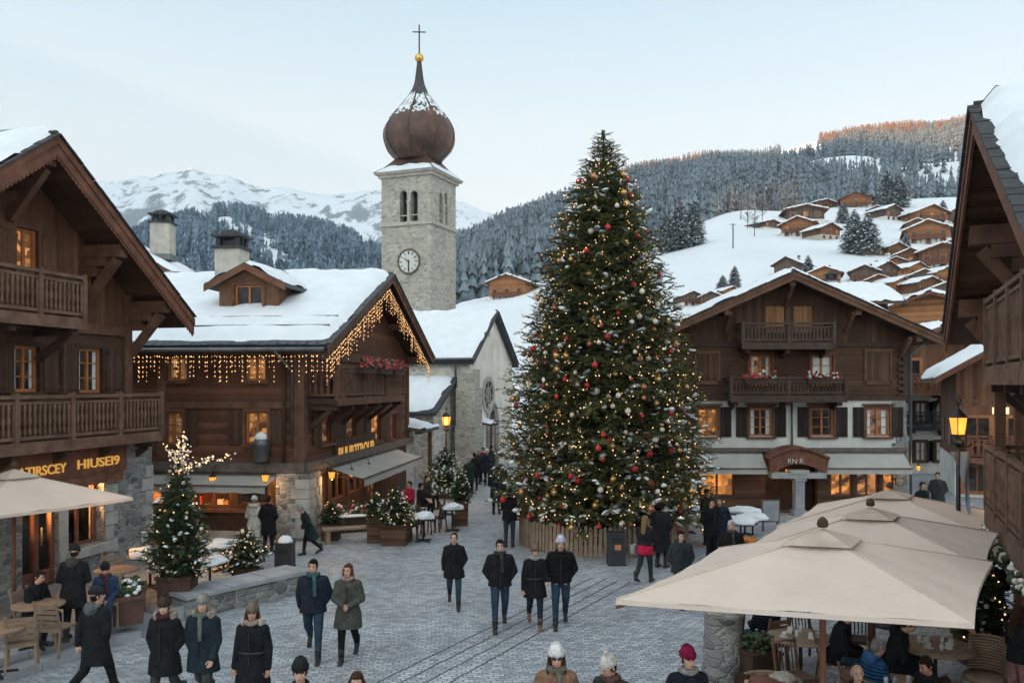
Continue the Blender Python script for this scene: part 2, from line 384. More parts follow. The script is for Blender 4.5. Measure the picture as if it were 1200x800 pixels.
# clear shop glass
t=NT('shop_glass'); gl=t.n('ShaderNodeBsdfGlossy'); gl.inputs['Roughness'].default_value=.03; tp=t.n('ShaderNodeBsdfTransparent')
fr=t.n('ShaderNodeFresnel'); fr.inputs['IOR'].default_value=1.45; mx=t.n('ShaderNodeMixShader'); t.set(mx.inputs[0],fr.outputs[0]); t.set(mx.inputs[1],tp.outputs[0]); t.set(mx.inputs[2],gl.outputs[0]); t.set(t.out.inputs['Surface'],mx.outputs[0]); M['glass']=t.mat
CLOTH={}
def CM(c,quilt=0.0,rough=.85):
    k=(tuple(round(x,3) for x in lin(c)),quilt,rough)
    if k not in CLOTH: CLOTH[k]=cloth('cloth_%d'%len(CLOTH),c,rough,9,quilt)
    return CLOTH[k]
def text_mesh(body,size,ext,mat,name,parent,loc,rot,align='LEFT',sx=1.0,bold=.0):
    cu=bpy.data.curves.new(name,'FONT'); cu.body=body; cu.size=size; cu.extrude=ext; cu.align_x=align; cu.offset=bold
    o=bpy.data.objects.new(name,cu); COL.objects.link(o); dg=bpy.context.evaluated_depsgraph_get()
    me=bpy.data.meshes.new_from_object(o.evaluated_get(dg)); bpy.data.objects.remove(o)
    me.materials.clear(); me.materials.append(mat); me.name=name
    o=link(name,me,parent); o.location=loc; o.rotation_euler=rot; o.scale=(sx,1,1); return o
LAMP=.3
# ================================================================ building kit
class Plane:                                             # facade plane in a building's local axes: s along, t up, d inward
    def __init__(s,o,S,T,N): s.o=Vector(o); s.S=Vector(S); s.T=Vector(T); s.N=Vector(N)
    def p(s,a,b,d=0): return s.o+s.S*a+s.T*b+s.N*d
FRONT=lambda y=0: Plane((0,y,0),(1,0,0),(0,0,1),(0,1,0))
SIDE=lambda x=0: Plane((x,0,0),(0,1,0),(0,0,1),(1,0,0))
def pbox(mb,pl,s0,s1,t0,t1,d0,d1,mi=0):
    if s1<s0: s0,s1=s1,s0
    vs=[pl.p(s,t,d) for t in (t0,t1) for (s,d) in ((s0,d0),(s1,d0),(s1,d1),(s0,d1))]
    mb.add(vs,[(3,2,1,0),(4,5,6,7),(0,1,5,4),(1,2,6,5),(2,3,7,6),(3,0,4,7)],mi)
def clip_poly(poly,conv):
    out=poly; n=len(conv)
    for i in range(n):
        a=conv[i]; b=conv[(i+1)%n]; inp=out; out=[]
        side=lambda p:(b[0]-a[0])*(p[1]-a[1])-(b[1]-a[1])*(p[0]-a[0])
        for j in range(len(inp)):
            p=inp[j]; q=inp[(j+1)%len(inp)]; sp=side(p); sq=side(q)
            if sp>=-1e-9: out.append(p)
            if (sp>1e-9 and sq<-1e-9) or (sp<-1e-9 and sq>1e-9):
                k=sp/(sp-sq); out.append((p[0]+(q[0]-p[0])*k,p[1]+(q[1]-p[1])*k))
        if not out: return out
    return out
def wall(mb,pl,outline,holes=(),th=.25,mi=0):            # outline convex, counter-clockwise in (s,t)
    xs=sorted({p[0] for p in outline}|{h[0] for h in holes}|{h[2] for h in holes})
    ts=sorted({p[1] for p in outline}|{h[1] for h in holes}|{h[3] for h in holes})
    for i in range(len(xs)-1):
        for j in range(len(ts)-1):
            cx=(xs[i]+xs[i+1])/2; cz=(ts[j]+ts[j+1])/2
            if any(h[0]<cx<h[2] and h[1]<cz<h[3] for h in holes): continue
            pg=clip_poly([(xs[i],ts[j]),(xs[i+1],ts[j]),(xs[i+1],ts[j+1]),(xs[i],ts[j+1])],outline)
            if len(pg)>=3: mb.add([pl.p(a,b) for a,b in pg],[tuple(range(len(pg)))],mi)
    for h in holes:
        c=[(h[0],h[1]),(h[2],h[1]),(h[2],h[3]),(h[0],h[3])]
        for k in range(4):
            a=c[k];b=c[(k+1)%4]
            mb.add([pl.p(*a),pl.p(*b),pl.p(*b,th),pl.p(*a,th)],[(0,1,2,3)],mi)
def window(par,pl,s,t,w,h,sash,pane,nx=2,nz=2,surround=None,shut=None,sw=None,sill=True,curtain=False,dep=.12,shut_only=False,hood=False,name='window'):
    """s,t = centre of the opening; the wall has a hole w x h there"""
    WR=random.Random(int(s*971+t*337)); s0,s1,t0,t1=s-w/2,s+w/2,t-h/2,t+h/2; mb=MB(); fw=.07
    if pane in (M['win_dim'],M['win_warm']):
        q=WR.random()
        if q<.30: pane=M['win_dark']
        elif q>.80 and pane is M['win_dim']: pane=M['win_warm']
        if WR.random()<.45 and nx==2: curtain='side'
    for a,b,c,d in ((s0,s0+fw,t0,t1),(s1-fw,s1,t0,t1),(s0+fw,s1-fw,t0,t0+fw),(s0+fw,s1-fw,t1-fw,t1)): pbox(mb,pl,a,b,c,d,dep-.06,dep+.02,0)
    for i in range(1,nx):
        x=s0+(s1-s0)*i/nx; pbox(mb,pl,x-.035,x+.035,t0+fw,t1-fw,dep-.05,dep+.018,0)
    for j in range(1,nz):
        z=t0+(t1-t0)*j/nz
        for i in range(nx):
            a=s0+(s1-s0)*i/nx+.036; b=s0+(s1-s0)*(i+1)/nx-.036; pbox(mb,pl,a,b,z-.014,z+.014,dep-.02,dep+.015,0)
    if surround:
        q=.09
        for a,b,c,d in ((s0-q,s0,t0-.02,t1+q),(s1,s1+q,t0-.02,t1+q),(s0,s1,t1,t1+q)): pbox(mb,pl,a,b,c,d,-.045,.03,1)
    o=mb.build(name,[sash,surround or sash],par)
    g=MB(); pbox(g,pl,s0+.02,s1-.02,t0+.02,t1-.02,dep+.021,dep+.05); g.build('pane',pane,o)
    if curtain:
        c=MB()
        for i in range(nx):
            a=s0+(s1-s0)*i/nx+.04; b=s0+(s1-s0)*(i+1)/nx-.04
            if curtain=='side':
                q=(b-a)*WR.uniform(.35,.6); a,b=(a,a+q) if i==0 else (b-q,b)
            pbox(c,pl,a,b,t0+.08,t1-.08,dep+.003,dep+.012)
        c.build('curtain',M['curtain'],o)
    if sill:
        g=MB(); pbox(g,pl,s0-.12,s1+.12,t0-.09,t0-.02,-.12,.05); g.build('sill',surround or sash,o)
    if hood:
        g=MB(); pbox(g,pl,s0-.16,s1+.16,t1+.10,t1+.17,-.12,.02); g.build('lintel',surround or sash,o)
    if shut:
        q=sw or w/2
        for sg in (-1,1):
            a=(s0-.10-q) if sg<0 else (s1+.10); g=MB(); shutter_geo(g,pl,a,a+q,t0-.02,t1+.04); g.build('shutter',shut,par)
    return o
def shutter_geo(g,pl,a,b,t0,t1,d=-.065):
    pbox(g,pl,a,b,t0,t1,d,d+.04)
    for z in (t0+.12*(t1-t0),t1-.12*(t1-t0)): pbox(g,pl,a+.02,b-.02,z-.04,z+.04,d-.022,d-.001)
def closed_shutters(par,pl,s,t,w,h,mat,frame):
    o=MB(); q=.09; s0,s1,t0,t1=s-w/2,s+w/2,t-h/2,t+h/2
    for a,b,c,d in ((s0-q,s0,t0-q,t1+q),(s1,s1+q,t0-q,t1+q),(s0,s1,t1,t1+q),(s0-.06,s1+.06,t0-q-.05,t0)): pbox(o,pl,a,b,c,d,-.07,.02,0)
    w_=o.build('window',frame,par)
    for a,b in ((s0+.01,s-.008),(s+.008,s1-.01)):
        g=MB(); shutter_geo(g,pl,a,b,t0+.01,t1-.01,-.045); g.build('shutter',mat,w_)
def hole(s,t,w,h): return (s-w/2,t-h/2,s+w/2,t+h/2)
def px_win(fr,u0,u1,v0,v1,yl=0,side=None):                # opening seen at photo rectangle -> (s,t,w,h) on that facade
    f=(lambda u,v: fr.on_y(u,v,yl)) if side is None else (lambda u,v: fr.on_x(u,v,side))
    um,vm=(u0+u1)/2,(v0+v1)/2; a=f(u0,vm)[0]; b=f(u1,vm)[0]; c=f(um,v1)[1]; d=f(um,v0)[1]
    return ((a+b)/2,(c+d)/2,abs(b-a),abs(d-c))
def snow_sheet(mb,p0,U,Vv,nu,nv,thick=.16,seed=0,edge=.35,patch=0.0,inset=.05,low_edge_bare=0.0):
    """snow lying on a sloping rectangle: p0 + a*U + b*Vv, uneven outline, dips under the roof where it has gone"""
    rows=[]; Lu=U.length; Lv=Vv.length
    for i in range(nv+1):
        r=[]
        for j in range(nu+1):
            a=j/nu; b=i/nv; P=p0+U*a+Vv*b
            e=min(a*Lu,(1-a)*Lu,b*Lv+.3,(1-b)*Lv-low_edge_bare)-inset
            n=noise.noise(Vector((a*Lu*.9+seed*7.3,b*Lv*.9,seed)))+.5*noise.noise(Vector((a*Lu*2.7+seed,b*Lv*2.7,seed*2.1)))
            e+= n*.20
            k=max(-1,min(1,e/edge)); h=thick*(1-(1-k)**2) if k>0 else k*.3
            if k>0: h+=n*.07
            if patch:
                m=noise.noise(Vector((a*Lu*.55+seed*3,b*Lv*.8,4.4+seed)))+.4*noise.noise(Vector((a*Lu*2+seed*3,b*Lv*2,4.4)))
                if m>1-patch: h-= (m-(1-patch))*1.2
            r.append(P+Vector((0,0,max(h,-.06))))
        rows.append(r)
    mb.grid(rows)
def gable_roof(par,W,L,k,Hr,oe,of,ob,th=.2,mats=None,snow=.16,seed=1,patch=0.0,barge=.3,scallop=False,tiles=True,purl=True,bare=0.0,cx=None):
    mats=mats or [M['slate'],M['board_y'],M['beam']]
    c=W/2 if cx is None else cx
    mb=MB(); y0,y1=-of,L+ob
    for sg,xe in ((-1,-oe),(1,W+oe)):
        ze=Hr-k*abs(xe-c)
        pr=[Vector((c,y0,Hr)),Vector((c,y1,Hr)),Vector((xe,y1,ze)),Vector((xe,y0,ze))]
        dn=Vector((0,0,-th)); mid=Vector((0,0,-th*.55))
        vs=pr+[p+mid for p in pr]
        mb.add(vs,[(0,1,2,3),(0,3,7,4),(1,2,6,5),(2,3,7,6)],0)
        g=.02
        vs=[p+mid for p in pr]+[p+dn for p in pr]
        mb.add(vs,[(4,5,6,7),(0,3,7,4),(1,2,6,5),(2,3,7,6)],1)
        for yy in (y0,y1):                                  # barge boards on both gables
            o=-.05 if yy==y0 else .05
            a=Vector((c-sg*.0,yy+o,Hr-.02)); b=Vector((xe,yy+o,ze-.02)); e=Vector((0,0,-barge))
            mb.prism([a,b,b+e,a+e],(0,.045 if o<0 else -.045,0),2)
            a2=a+Vector((0,-.03 if o<0 else .03,0)); b2=b+Vector((0,-.03 if o<0 else .03,0)); e2=Vector((0,0,-barge*.42))
            mb.prism([a2,b2,b2+e2,a2+e2],(0,.028 if o<0 else -.028,0),2)
        if scallop:
            n=int((b-a).length/.13)
            for i in range(n):
                t=(i+.5)/n; P=Vector((c+(xe-c)*t,y0-.03,Hr-k*abs(xe-c)*t-barge-.0)); w=.052
                sl=-k*sg
                mb.prism([P+Vector((-w,0,-w*sl+.02)),P+Vector((-w*.9,0,-.07-w*sl)),P+Vector((0,0,-.115)),P+Vector((w*.9,0,-.07+w*sl)),P+Vector((w,0,w*sl+.02))],(0,.025,0),2)
        if tiles:                                           # ragged ends of slates along the rake and eave
            n=int(abs(xe-c)*math.sqrt(1+k*k)/.22)
            for i in range(n):
                t=(i+.5)/n; P=Vector((c+(xe-c)*t,y0-.02,Hr-k*abs(xe-c)*t+.012+random.uniform(0,.02)))
                mb.box(P,(.21,.22,.03),0,Matrix.Rotation(-sg*-math.atan(k) if False else sg*math.atan(k),3,'Y'))
            n=int((y1-y0)/.3)
            for i in range(n):
                mb.box((xe+sg*.02,y0+(i+.5)*(y1-y0)/n,ze+.01+random.uniform(0,.02)),(.24,.28,.03),0,Matrix.Rotation(sg*math.atan(k),3,'Y'))
    # ridge cap
    mb.tube([(c,y0-.04,Hr+.03),(c,y1+.04,Hr+.03)],.07,6,0)
    if purl:
        for fx in (0.02,.25,.5,.75,.98):
            x=-oe*.35+(W+oe*.7)*fx; z=Hr-k*abs(x-c)-th-.14
            mb.bx(x-.1,x+.1,y0+.12,.2,z-.13,z+.12,2)
    ro=mb.build('roof',mats,par)
    if snow:
        sm=MB()
        for sg,xe in ((-1,-oe),(1,W+oe)):
            ze=Hr-k*abs(xe-c); nu=max(12,int((y1-y0)/.28)); nv=max(10,int(abs(xe-c)/.28))
            snow_sheet(sm,Vector((c,y0,Hr+.02)),Vector((0,y1-y0,0)),Vector((xe-c,0,ze-Hr)),nu,nv,snow,seed+sg*3,.3,patch,.04,bare)
        sm.build('snow_cover',M['snow'],ro,fix=False)
    return ro
def balcony(par,pl,s0,s1,tf,rh,dep,mat,pitch=.15,kind='turned',d0=0.0,posts=3,sides=(True,True),floor_t=.16,beam=None,name='balcony',skirt=0,brk=.75):
    """platform from the wall (d0) out to d0-dep with posts, rails and balusters"""
    mb=MB(); o=d0-dep
    pbox(mb,pl,s0,s1,tf-floor_t,tf,o,d0,1)
    pbox(mb,pl,s0-.03,s1+.03,tf-floor_t-.06,tf+.03,o-.05,o-.001,0)
    n=max(2,int((s1-s0)/1.6)+1)
    for i in range(n):
        x=s0+.2+(s1-s0-.4)*i/(n-1); pbox(mb,pl,x-.09,x+.09,tf-floor_t-.2,tf-floor_t-.001,o+.05,d0,1)
        mb.beam(pl.p(x,tf-floor_t-brk,d0-.06),pl.p(x,tf-floor_t-.2,o+dep*(.25 if brk>.5 else .6)),.12,.14,1)
    def run(fn,length,ends=True):
        # fn(a) -> (s,d) ; rails drawn by beams
        A=fn(0);B=fn(length)
        P=lambda q,t: pl.p(q[0],t,q[1])
        mb.beam(P(A,tf+rh),P(B,tf+rh),.11,.075,0); mb.beam(P(A,tf+rh-.13),P(B,tf+rh-.13),.05,.06,0); mb.beam(P(A,tf+.12),P(B,tf+.12),.06,.07,0)
        k=max(2,int(length/pitch))
        for i in range(k):
            q=fn((i+.5)*length/k); z0=tf+.15; z1=tf+rh-.16
            if kind=='turned':
                H=z1-z0; mb.tube([P(q,z0+H*f) for f in (0,.12,.3,.5,.7,.88,1)],[.028,.042,.022,.05,.022,.042,.028],6,0)
            else:
                sd=pl.S if abs(fn(.1)[0]-fn(0)[0])>1e-6 else pl.N
                c=P(q,(z0+z1)/2); w=pitch*.36
                a=sd*w; b=pl.T*((z1-z0)/2); nn=(pl.N if sd==pl.S else pl.S)*.014
                mb.prism([c-a-b,c+a-b,c+a*.55,c+a+b,c-a+b,c-a*.55],nn*2,0)
    run(lambda a:(s0+a,o),s1-s0)
    if sides[0]: run(lambda a:(s0,o+a),dep)
    if sides[1]: run(lambda a:(s1,o+a),dep)
    for i in range(posts):
        x=s0+(s1-s0)*i/(posts-1); pbox(mb,pl,x-.06,x+.06,tf-.05,tf+rh+.08,o-.06,o+.06,0)
    return mb.build(name,[mat,beam or M['beam_dark']],par)
def planter_flowers(name,label,par_loc,rz,Lx,mats,group,h=.22,n=90,seed=0):
    """flower box with a tumbling mass of flowers"""
    r=random.Random(seed); t=thing(name,label,'flower box',par_loc,rz,group)
    b=MB(); b.bx(-Lx/2,Lx/2,-.1,.1,0,.18); b.bx(-Lx/2-.02,Lx/2+.02,-.12,.12,.16,.2); b.build('box',M['beam_dark'],t)
    f=MB()
    for i in range(n):
        p=Vector((r.uniform(-Lx/2,Lx/2),r.gauss(-.03,.08),.2+abs(r.gauss(0,h*.5)))); s=r.uniform(.03,.06)
        f.ell(p,(s,s,s*.8),6,4,r.choice([0,0,0,1,2,2]))
    f.build('flowers',[*mats,M['needle_small']],t); return t
def blob(mb,c,r,seed=0,n=12,m=8,amp=.25,mi=0,flat=True,rot=None):
    c=Vector(c); vs=[];fs=[]
    for i in range(m+1):
        th=math.pi*i/m
        for j in range(n):
            a=2*math.pi*j/n; d=Vector((math.sin(th)*math.cos(a),math.sin(th)*math.sin(a),-math.cos(th)))
            k=1+amp*noise.noise(d*1.7+Vector((seed*3.1,seed,0))); q=Vector((d.x*r[0]*k,d.y*r[1]*k,d.z*r[2]*k))
            if flat and q.z<-r[2]*.25: q.z=-r[2]*.25
            vs.append(c+(rot@q if rot else q))
    for i in range(m):
        for j in range(n): fs.append((i*n+j,i*n+(j+1)%n,(i+1)*n+(j+1)%n,(i+1)*n+j))
    mb.add(vs,fs,mi,True)
def awning(par,pl,s0,s1,t_top,t_bot,dep,mat,valance=.22,scallop=False):
    mb=MB(); n=24; rows=[]
    for i in range(5):
        b=i/4; rows.append([pl.p(s0+(s1-s0)*j/n,t_top+(t_bot-t_top)*b-.05*math.sin(math.pi*b)*.6+.006*math.sin(j*1.9),-dep*b-.02) for j in range(n+1)])
    mb.grid(rows)
    low=[]
    for j in range(n*2+1):
        s=s0+(s1-s0)*j/(n*2); q=.035*abs(math.sin(j*math.pi/2)) if scallop else 0
        low.append((s,t_bot-valance+q))
    mb.grid([[pl.p(s,t_bot-.005,-dep-.022) for s,_ in low],[pl.p(s,z,-dep-.03+.012*math.sin(i*.9)) for i,(s,z) in enumerate(low)]])
    pbox(mb,pl,s0-.02,s1+.02,t_bot-.025,t_bot+.03,-dep-.05,-dep+.0,1)
    pbox(mb,pl,s0-.03,s1+.03,t_top-.03,t_top+.1,-.16,-.01,1)
    for s in (s0+.3,s1-.3): mb.beam(pl.p(s,t_top-.35,-.03),pl.p(s,t_bot-.01,-dep+.03),.04,.04,1)
    return mb.build('awning',[mat,M['trim_grey']],par,fix=False)
def shop_room(par,pl,s0,s1,t0,t1,dep,seed,goods=True,back=None):
    """box behind a shop opening with stocked shelves; its lamp shows through the glass"""
    r=random.Random(seed); mb=MB()
    d=dep; q=[(s0,t0),(s1,t0),(s1,t1),(s0,t1)]
    mb.add([pl.p(a,b,.12) for a,b in q]+[pl.p(a,b,d) for a,b in q],[(4,5,6,7),(0,1,5,4),(1,2,6,5),(2,3,7,6),(3,0,4,7)],0)
    gm=[M['shutter_lit'],M['shutter_lit'],M['flower_red'],M['paper'],M['beam'],M['table_wood'],M['flower_pink'],M['gold']]
    if goods:
        H=t1-t0
        for k in range(1,4):
            z=t0+H*k/4.4-.1; pbox(mb,pl,s0+.02,s1-.02,z-.02,z,d-.42,d-.02,5)
            s=s0+.1
            while s<s1-.15:
                w=r.uniform(.06,.22); h=r.uniform(.08,.3)
                if r.random()<.8: pbox(mb,pl,s,s+w,z+.001,z+h,d-.36,d-.36+w,r.randrange(1,8))
                s+=w+r.uniform(.02,.08)
    return mb.build('shop_interior',gm,par,fix=False)
def lantern_geo(par,c,s,mat_glass=None,bracket=None):
    """wall or post lantern: cap, glass, cage; c = centre of glass in parent's axes"""
    c=Vector(c); m=MB()
    m.lathe([(.62*s,.5*s),(.5*s,.62*s),(.2*s,.95*s),(.07*s,1.05*s),(.0,1.2*s)],6,c)
    m.lathe([(.3*s,-.62*s),(.42*s,-.5*s)],6,c); m.lathe([(0.0,-.85*s),(.1*s,-.75*s),(.28*s,-.62*s)],6,c)
    for j in range(6):
        a=2*math.pi*j/6; m.beam(c+Vector((.42*s*math.cos(a),.42*s*math.sin(a),-.5*s)),c+Vector((.58*s*math.cos(a),.58*s*math.sin(a),.5*s)),.045*s,.045*s)
    if bracket is not None:
        b=Vector(bracket); m.tube([c+Vector((0,0,1.1*s)),c+Vector((0,0,1.5*s)),(c+b)/2+Vector((0,0,1.6*s)),b],.06*s,6)
    o=m.build('cage',M['iron'],par)
    g=MB(); g.lathe([(.38*s,-.48*s),(.54*s,.49*s)],6,c,smooth=False); g.build('lamp_glass',mat_glass or M['lamp_glass'],par)
    return o
def lamp_light(name,loc,e,r=.12,c=(1.0,.55,.2)):
    l=bpy.data.lights.new(name,'POINT'); l.energy=e*LAMP; l.shadow_soft_size=r; l.color=c
    o=bpy.data.objects.new(name,l); COL.objects.link(o); o.location=loc; return o
def wall_lantern(label,fr,x,y,z,s,wallv,e=18,group='wall lanterns on the shop fronts'):
    P=fr.w(x,y,z); t=thing('wall_lantern',label,'lantern',P,fr.rz,group); w=Vector(wallv)
    lantern_geo(t,(0,0,0),s,bracket=w+Vector((0,0,1.3*s)))
    m=MB(); m.box(w+Vector((0,0,1.3*s)),(.14*s*2,.14*s*2,.4*s)); m.build('wall_plate',M['iron'],t)
    off=-w.normalized()*.0
    lamp_light('lantern_light',P-Vector((0,0,s*.95)),e,.08); return t
# ================================================================ left chalet (foreground)
LC=Frame(-11.91,14.93,R(77.6)); W=7.84; GF=-.55
lc=thing('timber_chalet','dark timber chalet with scalloped gable and two balconies over a lit shop, beside the terrace','chalet',LC.w(0,0,0),LC.rz)
pl=FRONT(0); k=.70; Hr=10.2; Lh=9.0
wn=[px_win(LC,18,44,268,316),px_win(LC,15,45,405,459),px_win(LC,91,119,408,460),px_win(LC,98,109,320,347)]
# two more of the same row nearer, outside the picture
wn.append((wn[1][0]-2.6,wn[1][1],wn[1][2],wn[1][3]))
he=Hr-k*W/2-.25
b=MB(); wall(b,pl,[(0,3.35),(W,3.35),(W,6.2),(0,6.2)],[hole(*w) for w in (wn[1],wn[2],wn[4])],.3,0)
wall(b,pl,[(0,6.2),(W,6.2),(W,he),(W/2,he+k*W/2),(0,he)],[hole(*w) for w in (wn[0],wn[3])],.3,1)
b.add([(W,0,3.35),(W,Lh,3.35),(W,Lh,he),(W,0,he)],[(0,1,2,3)],0); b.add([(0,0,3.35),(0,Lh,3.35),(0,Lh,he),(0,0,he)],[(0,1,2,3)],0)
b.add([(0,Lh,0),(W,Lh,0),(W,Lh,he),(W/2,Lh,he+k*W/2),(0,Lh,he)],[(0,1,2,3,4)],0)
for x in (.0,W): pbox(b,pl,x-.14,x+.14,3.35,he-.05,-.1,.1,2)
pbox(b,pl,-.1,W+.1,6.05,6.3,-.08,.05,2); pbox(b,pl,-.1,W+.1,3.3,3.6,-.08,.05,2)
b.build('wall',[M['log'],M['board'],M['beam']],lc)
window(lc,pl,*wn[0],M['sash'],M['win_dim'],2,3,M['beam'],M['board'],.42)
for i in (1,2,4): window(lc,pl,*wn[i],M['sash'],M['win_dim'],2,3,M['beam_dark'],M['shutter'],.62)
window(lc,pl,*wn[3],M['sash'],M['win_dark'],1,1,M['beam_red'])
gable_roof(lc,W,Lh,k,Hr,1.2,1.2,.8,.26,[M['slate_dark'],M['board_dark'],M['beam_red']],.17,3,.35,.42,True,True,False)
# knee brackets carrying the purlins
for fx in (-.02,.22,.5,.80,1.02):
    b=MB(); x=W*fx; z=Hr-k*abs(x-W/2)-.5
    b.bx(x-.13,x+.13,-1.12,.1,z-.16,z+.14); b.bx(x-.12,x+.12,-.72,.0,z-.38,z-.17); b.bx(x-.11,x+.11,-.42,.0,z-.62,z-.39)
    b.beam((x,-.05,z-1.25),(x,-.95,z-.2),.17,.2); b.build('roof_bracket',M['beam'],lc)
a0=LC.on_y(190,463,-1.15); a1=LC.on_y(100,327,-1.15)
balcony(lc,pl,-.3,a0[0],3.55,.98,1.1,M['rail'],.14,'turned',0,6)
balcony(lc,pl,.9,a1[0],6.26,.95,1.1,M['rail'],.13,'turned',0,4)
# ground floor: rubble piers, timber fascia, door and shop window
gp=FRONT(GF)
def lx(u,y=GF): return LC.on_y(u,600,y)[0]
X=[lx(u) for u in (12,26,68,80,122,135)]; XE=LC.on_y(178,600,GF)[0]
b=MB()
op=[(X[1],.3,X[2],2.62),(X[3],.95,X[4],2.55),(-.3+.6,.95,X[0]-.4,2.55)]
wall(b,gp,[(-.6,0),(XE,0),(XE,3.3),(-.6,3.3)],op,.45,0)
b.add([(XE,GF,0),(XE,Lh,0),(XE,Lh,3.3),(XE,GF,3.3)],[(0,1,2,3)],0)
b.add([(-.6,GF,3.3),(XE,GF,3.3),(XE,0,3.3),(-.6,0,3.3)],[(0,1,2,3)],0)
for (c0,c1) in ((X[2]+.02,X[3]-.05),): pbox(b,gp,c0,c1,.3,2.6,-.05,.05,1)
z=.3; i=0
while z<2.5:
    h=.34; pbox(b,gp,X[4]+.03,X[4]+.3+.16*(i%2),z,z+h-.02,-.04,.05,1); pbox(b,gp,XE-.3-.14*(i%2),XE+.015,z,z+h-.02,-.035,.05,1); z+=h; i+=1
pbox(b,gp,X[3]-.1,X[4]+.2,.72,.93,-.12,.02,1)
b.build('ground_floor_wall',[M['stone'],M['stone_pale']],lc)
b=MB(); pbox(b,gp,-.6,X[5]+.25,2.63,3.28,-.14,-.002,0); pbox(b,gp,-.6,X[5]+.0,2.42,2.63,-.24,-.005,0); b.build('shop_fascia',M['beam_red'],lc)
w=window(lc,gp,(X[3]+X[4])/2,1.75,X[4]-X[3],1.6,M['beam_red'],M['glass'],2,1,None,None,None,False,dep=.3)
shop_room(lc,gp,X[3]-.2,X[4]+.2,.8,2.58,1.6,4)
d=MB()
for c0,c1 in ((X[1],X[1]+.09),(X[2]-.09,X[2]),((X[1]+X[2])/2-.06,(X[1]+X[2])/2+.06)): pbox(d,gp,c0,c1,.3,2.6,.1,.22)
pbox(d,gp,X[1],X[2],2.3,2.6,.12,.2); pbox(d,gp,X[1]+.09,X[2]-.09,.3,.62,.13,.19)
dr=d.build('shop_door',M['beam_red'],lc); d=MB(); pbox(d,gp,X[1]+.09,X[2]-.09,.62,2.3,.15,.17); d.build('door_glass',M['glass'],dr)
d=MB(); d.tube([gp.p((X[1]+X[2])/2+.1,1.2,.06),gp.p((X[1]+X[2])/2+.1,1.6,.06)],.02,6); d.build('handle',M['gold'],dr)
shop_room(lc,gp,X[1],X[2],.3,2.6,2.2,9)
w=window(lc,gp,(op[2][0]+op[2][2])/2,1.75,op[2][2]-op[2][0],1.6,M['beam_red'],M['win_shop'],2,1,None,None,None,False,dep=.3)
for (px,pz) in (((X[3]+X[4])/2,2.2),((X[1]+X[2])/2,2.1)): lamp_light('shop_light',LC.w(px,GF+.9,pz),330,.15)
# gold letters on the fascia
sg=GF-.16
s0,z0=LC.on_y(21,561,sg); s1,_=LC.on_y(78,560,sg); s2,zz0=LC.on_y(90,560,sg); s3,_=LC.on_y(139,556,sg)
o=text_mesh('ATIRSCEY',.30,.012,M['glow_letter'],'sign_lettering',lc,(s0,sg,2.80),(R(90),0,0),bold=.003); o.scale=((s1-s0)/o.dimensions.x,1.0,1)
o=text_mesh('HIUSEI9',.31,.012,M['glow_letter'],'sign_lettering',lc,(s2,sg,2.82),(R(90),0,0),bold=.003); o.scale=((s3-s2)/o.dimensions.x,1.0,1)

# ================================================================ shop chalet (centre left)
SC=Frame(-6.47,26.4,R(82.9)); W=13.0; Ls=17.0; Hr=9.0; k=.41
sc=thing('timber_chalet','long brown log chalet with dormer, hung with icicle lights, in front of the church','chalet',SC.w(0,0,0),SC.rz)
fp=FRONT(0); sp=SIDE(0); he=Hr-k*W/2-.2
# side facade (towards the camera)
sw=[px_win(SC,288,314,482,520,side=0),px_win(SC,190,214,482,520,side=0),px_win(SC,196,220,418,446,side=0),px_win(SC,288,312,418,446,side=0)]
sw.append((sw[1][0]+3.1,sw[1][1],sw[1][2],sw[1][3]))
zc=SC.on_x(260,541,0)[1]
b=MB()
wall(b,sp,[(0,zc),(Ls,zc),(Ls,he),(0,he)],[hole(*w) for w in sw],.3,0)
for yy in (.1,4.6,10.6,Ls-.1): pbox(b,sp,yy-.15,yy+.15,zc,he,-.1,.1,2)
pbox(b,sp,-.1,Ls,4.05,4.25,-.06,.1,2)
# gable facade (to the right)
fw=[px_win(SC,395,408,446,476),px_win(SC,424,437,446,476),px_win(SC,376,388,484,519),px_win(SC,405,417,484,518),px_win(SC,434,446,484,517),px_win(SC,457,464,484,514)]
wall(b,fp,[(0,zc),(W,zc),(W,he),(W/2,he+k*W/2),(0,he)],[hole(*w) for w in fw],.3,0)
for xx in (.0,W): pbox(b,fp,xx-.15,xx+.15,zc,he,-.1,.1,2)
pbox(b,fp,-.1,W+.1,5.6,5.8,-.07,.1,2)
b.add([(W,0,0),(W,Ls,0),(W,Ls,he),(W,0,he)],[(0,1,2,3)],0); b.add([(0,Ls,0),(W,Ls,0),(W,Ls,he),(W/2,Ls,he+k*W/2),(0,Ls,he)],[(0,1,2,3,4)],0)
b.build('wall',[M['log_red'],M['board'],M['beam']],sc)
for i,w in enumerate(sw):
    if i in (2,3): window(sc,sp,*w,M['sash'],M['win_warm'],2,1,M['beam'])
    else: window(sc,sp,*w,M['sash'],M['win_warm'] if i==0 else M['win_dim'],2,3,M['beam_red'],M['shutter_y'],w[2]*.62)
for i,w in enumerate(fw): window(sc,fp,*w,M['sash'] if i<2 else M['sash_dark'],M['win_dim'],2 if i<2 else 1,2,M['beam_red'],M['shutter'] ,.7 if i>1 else .5)
gable_roof(sc,W,Ls,k,Hr,.8,1.07,.8,.24,[M['slate'],M['board_y'],M['beam']],.24,11,.3,.3,False,True,True,.35)
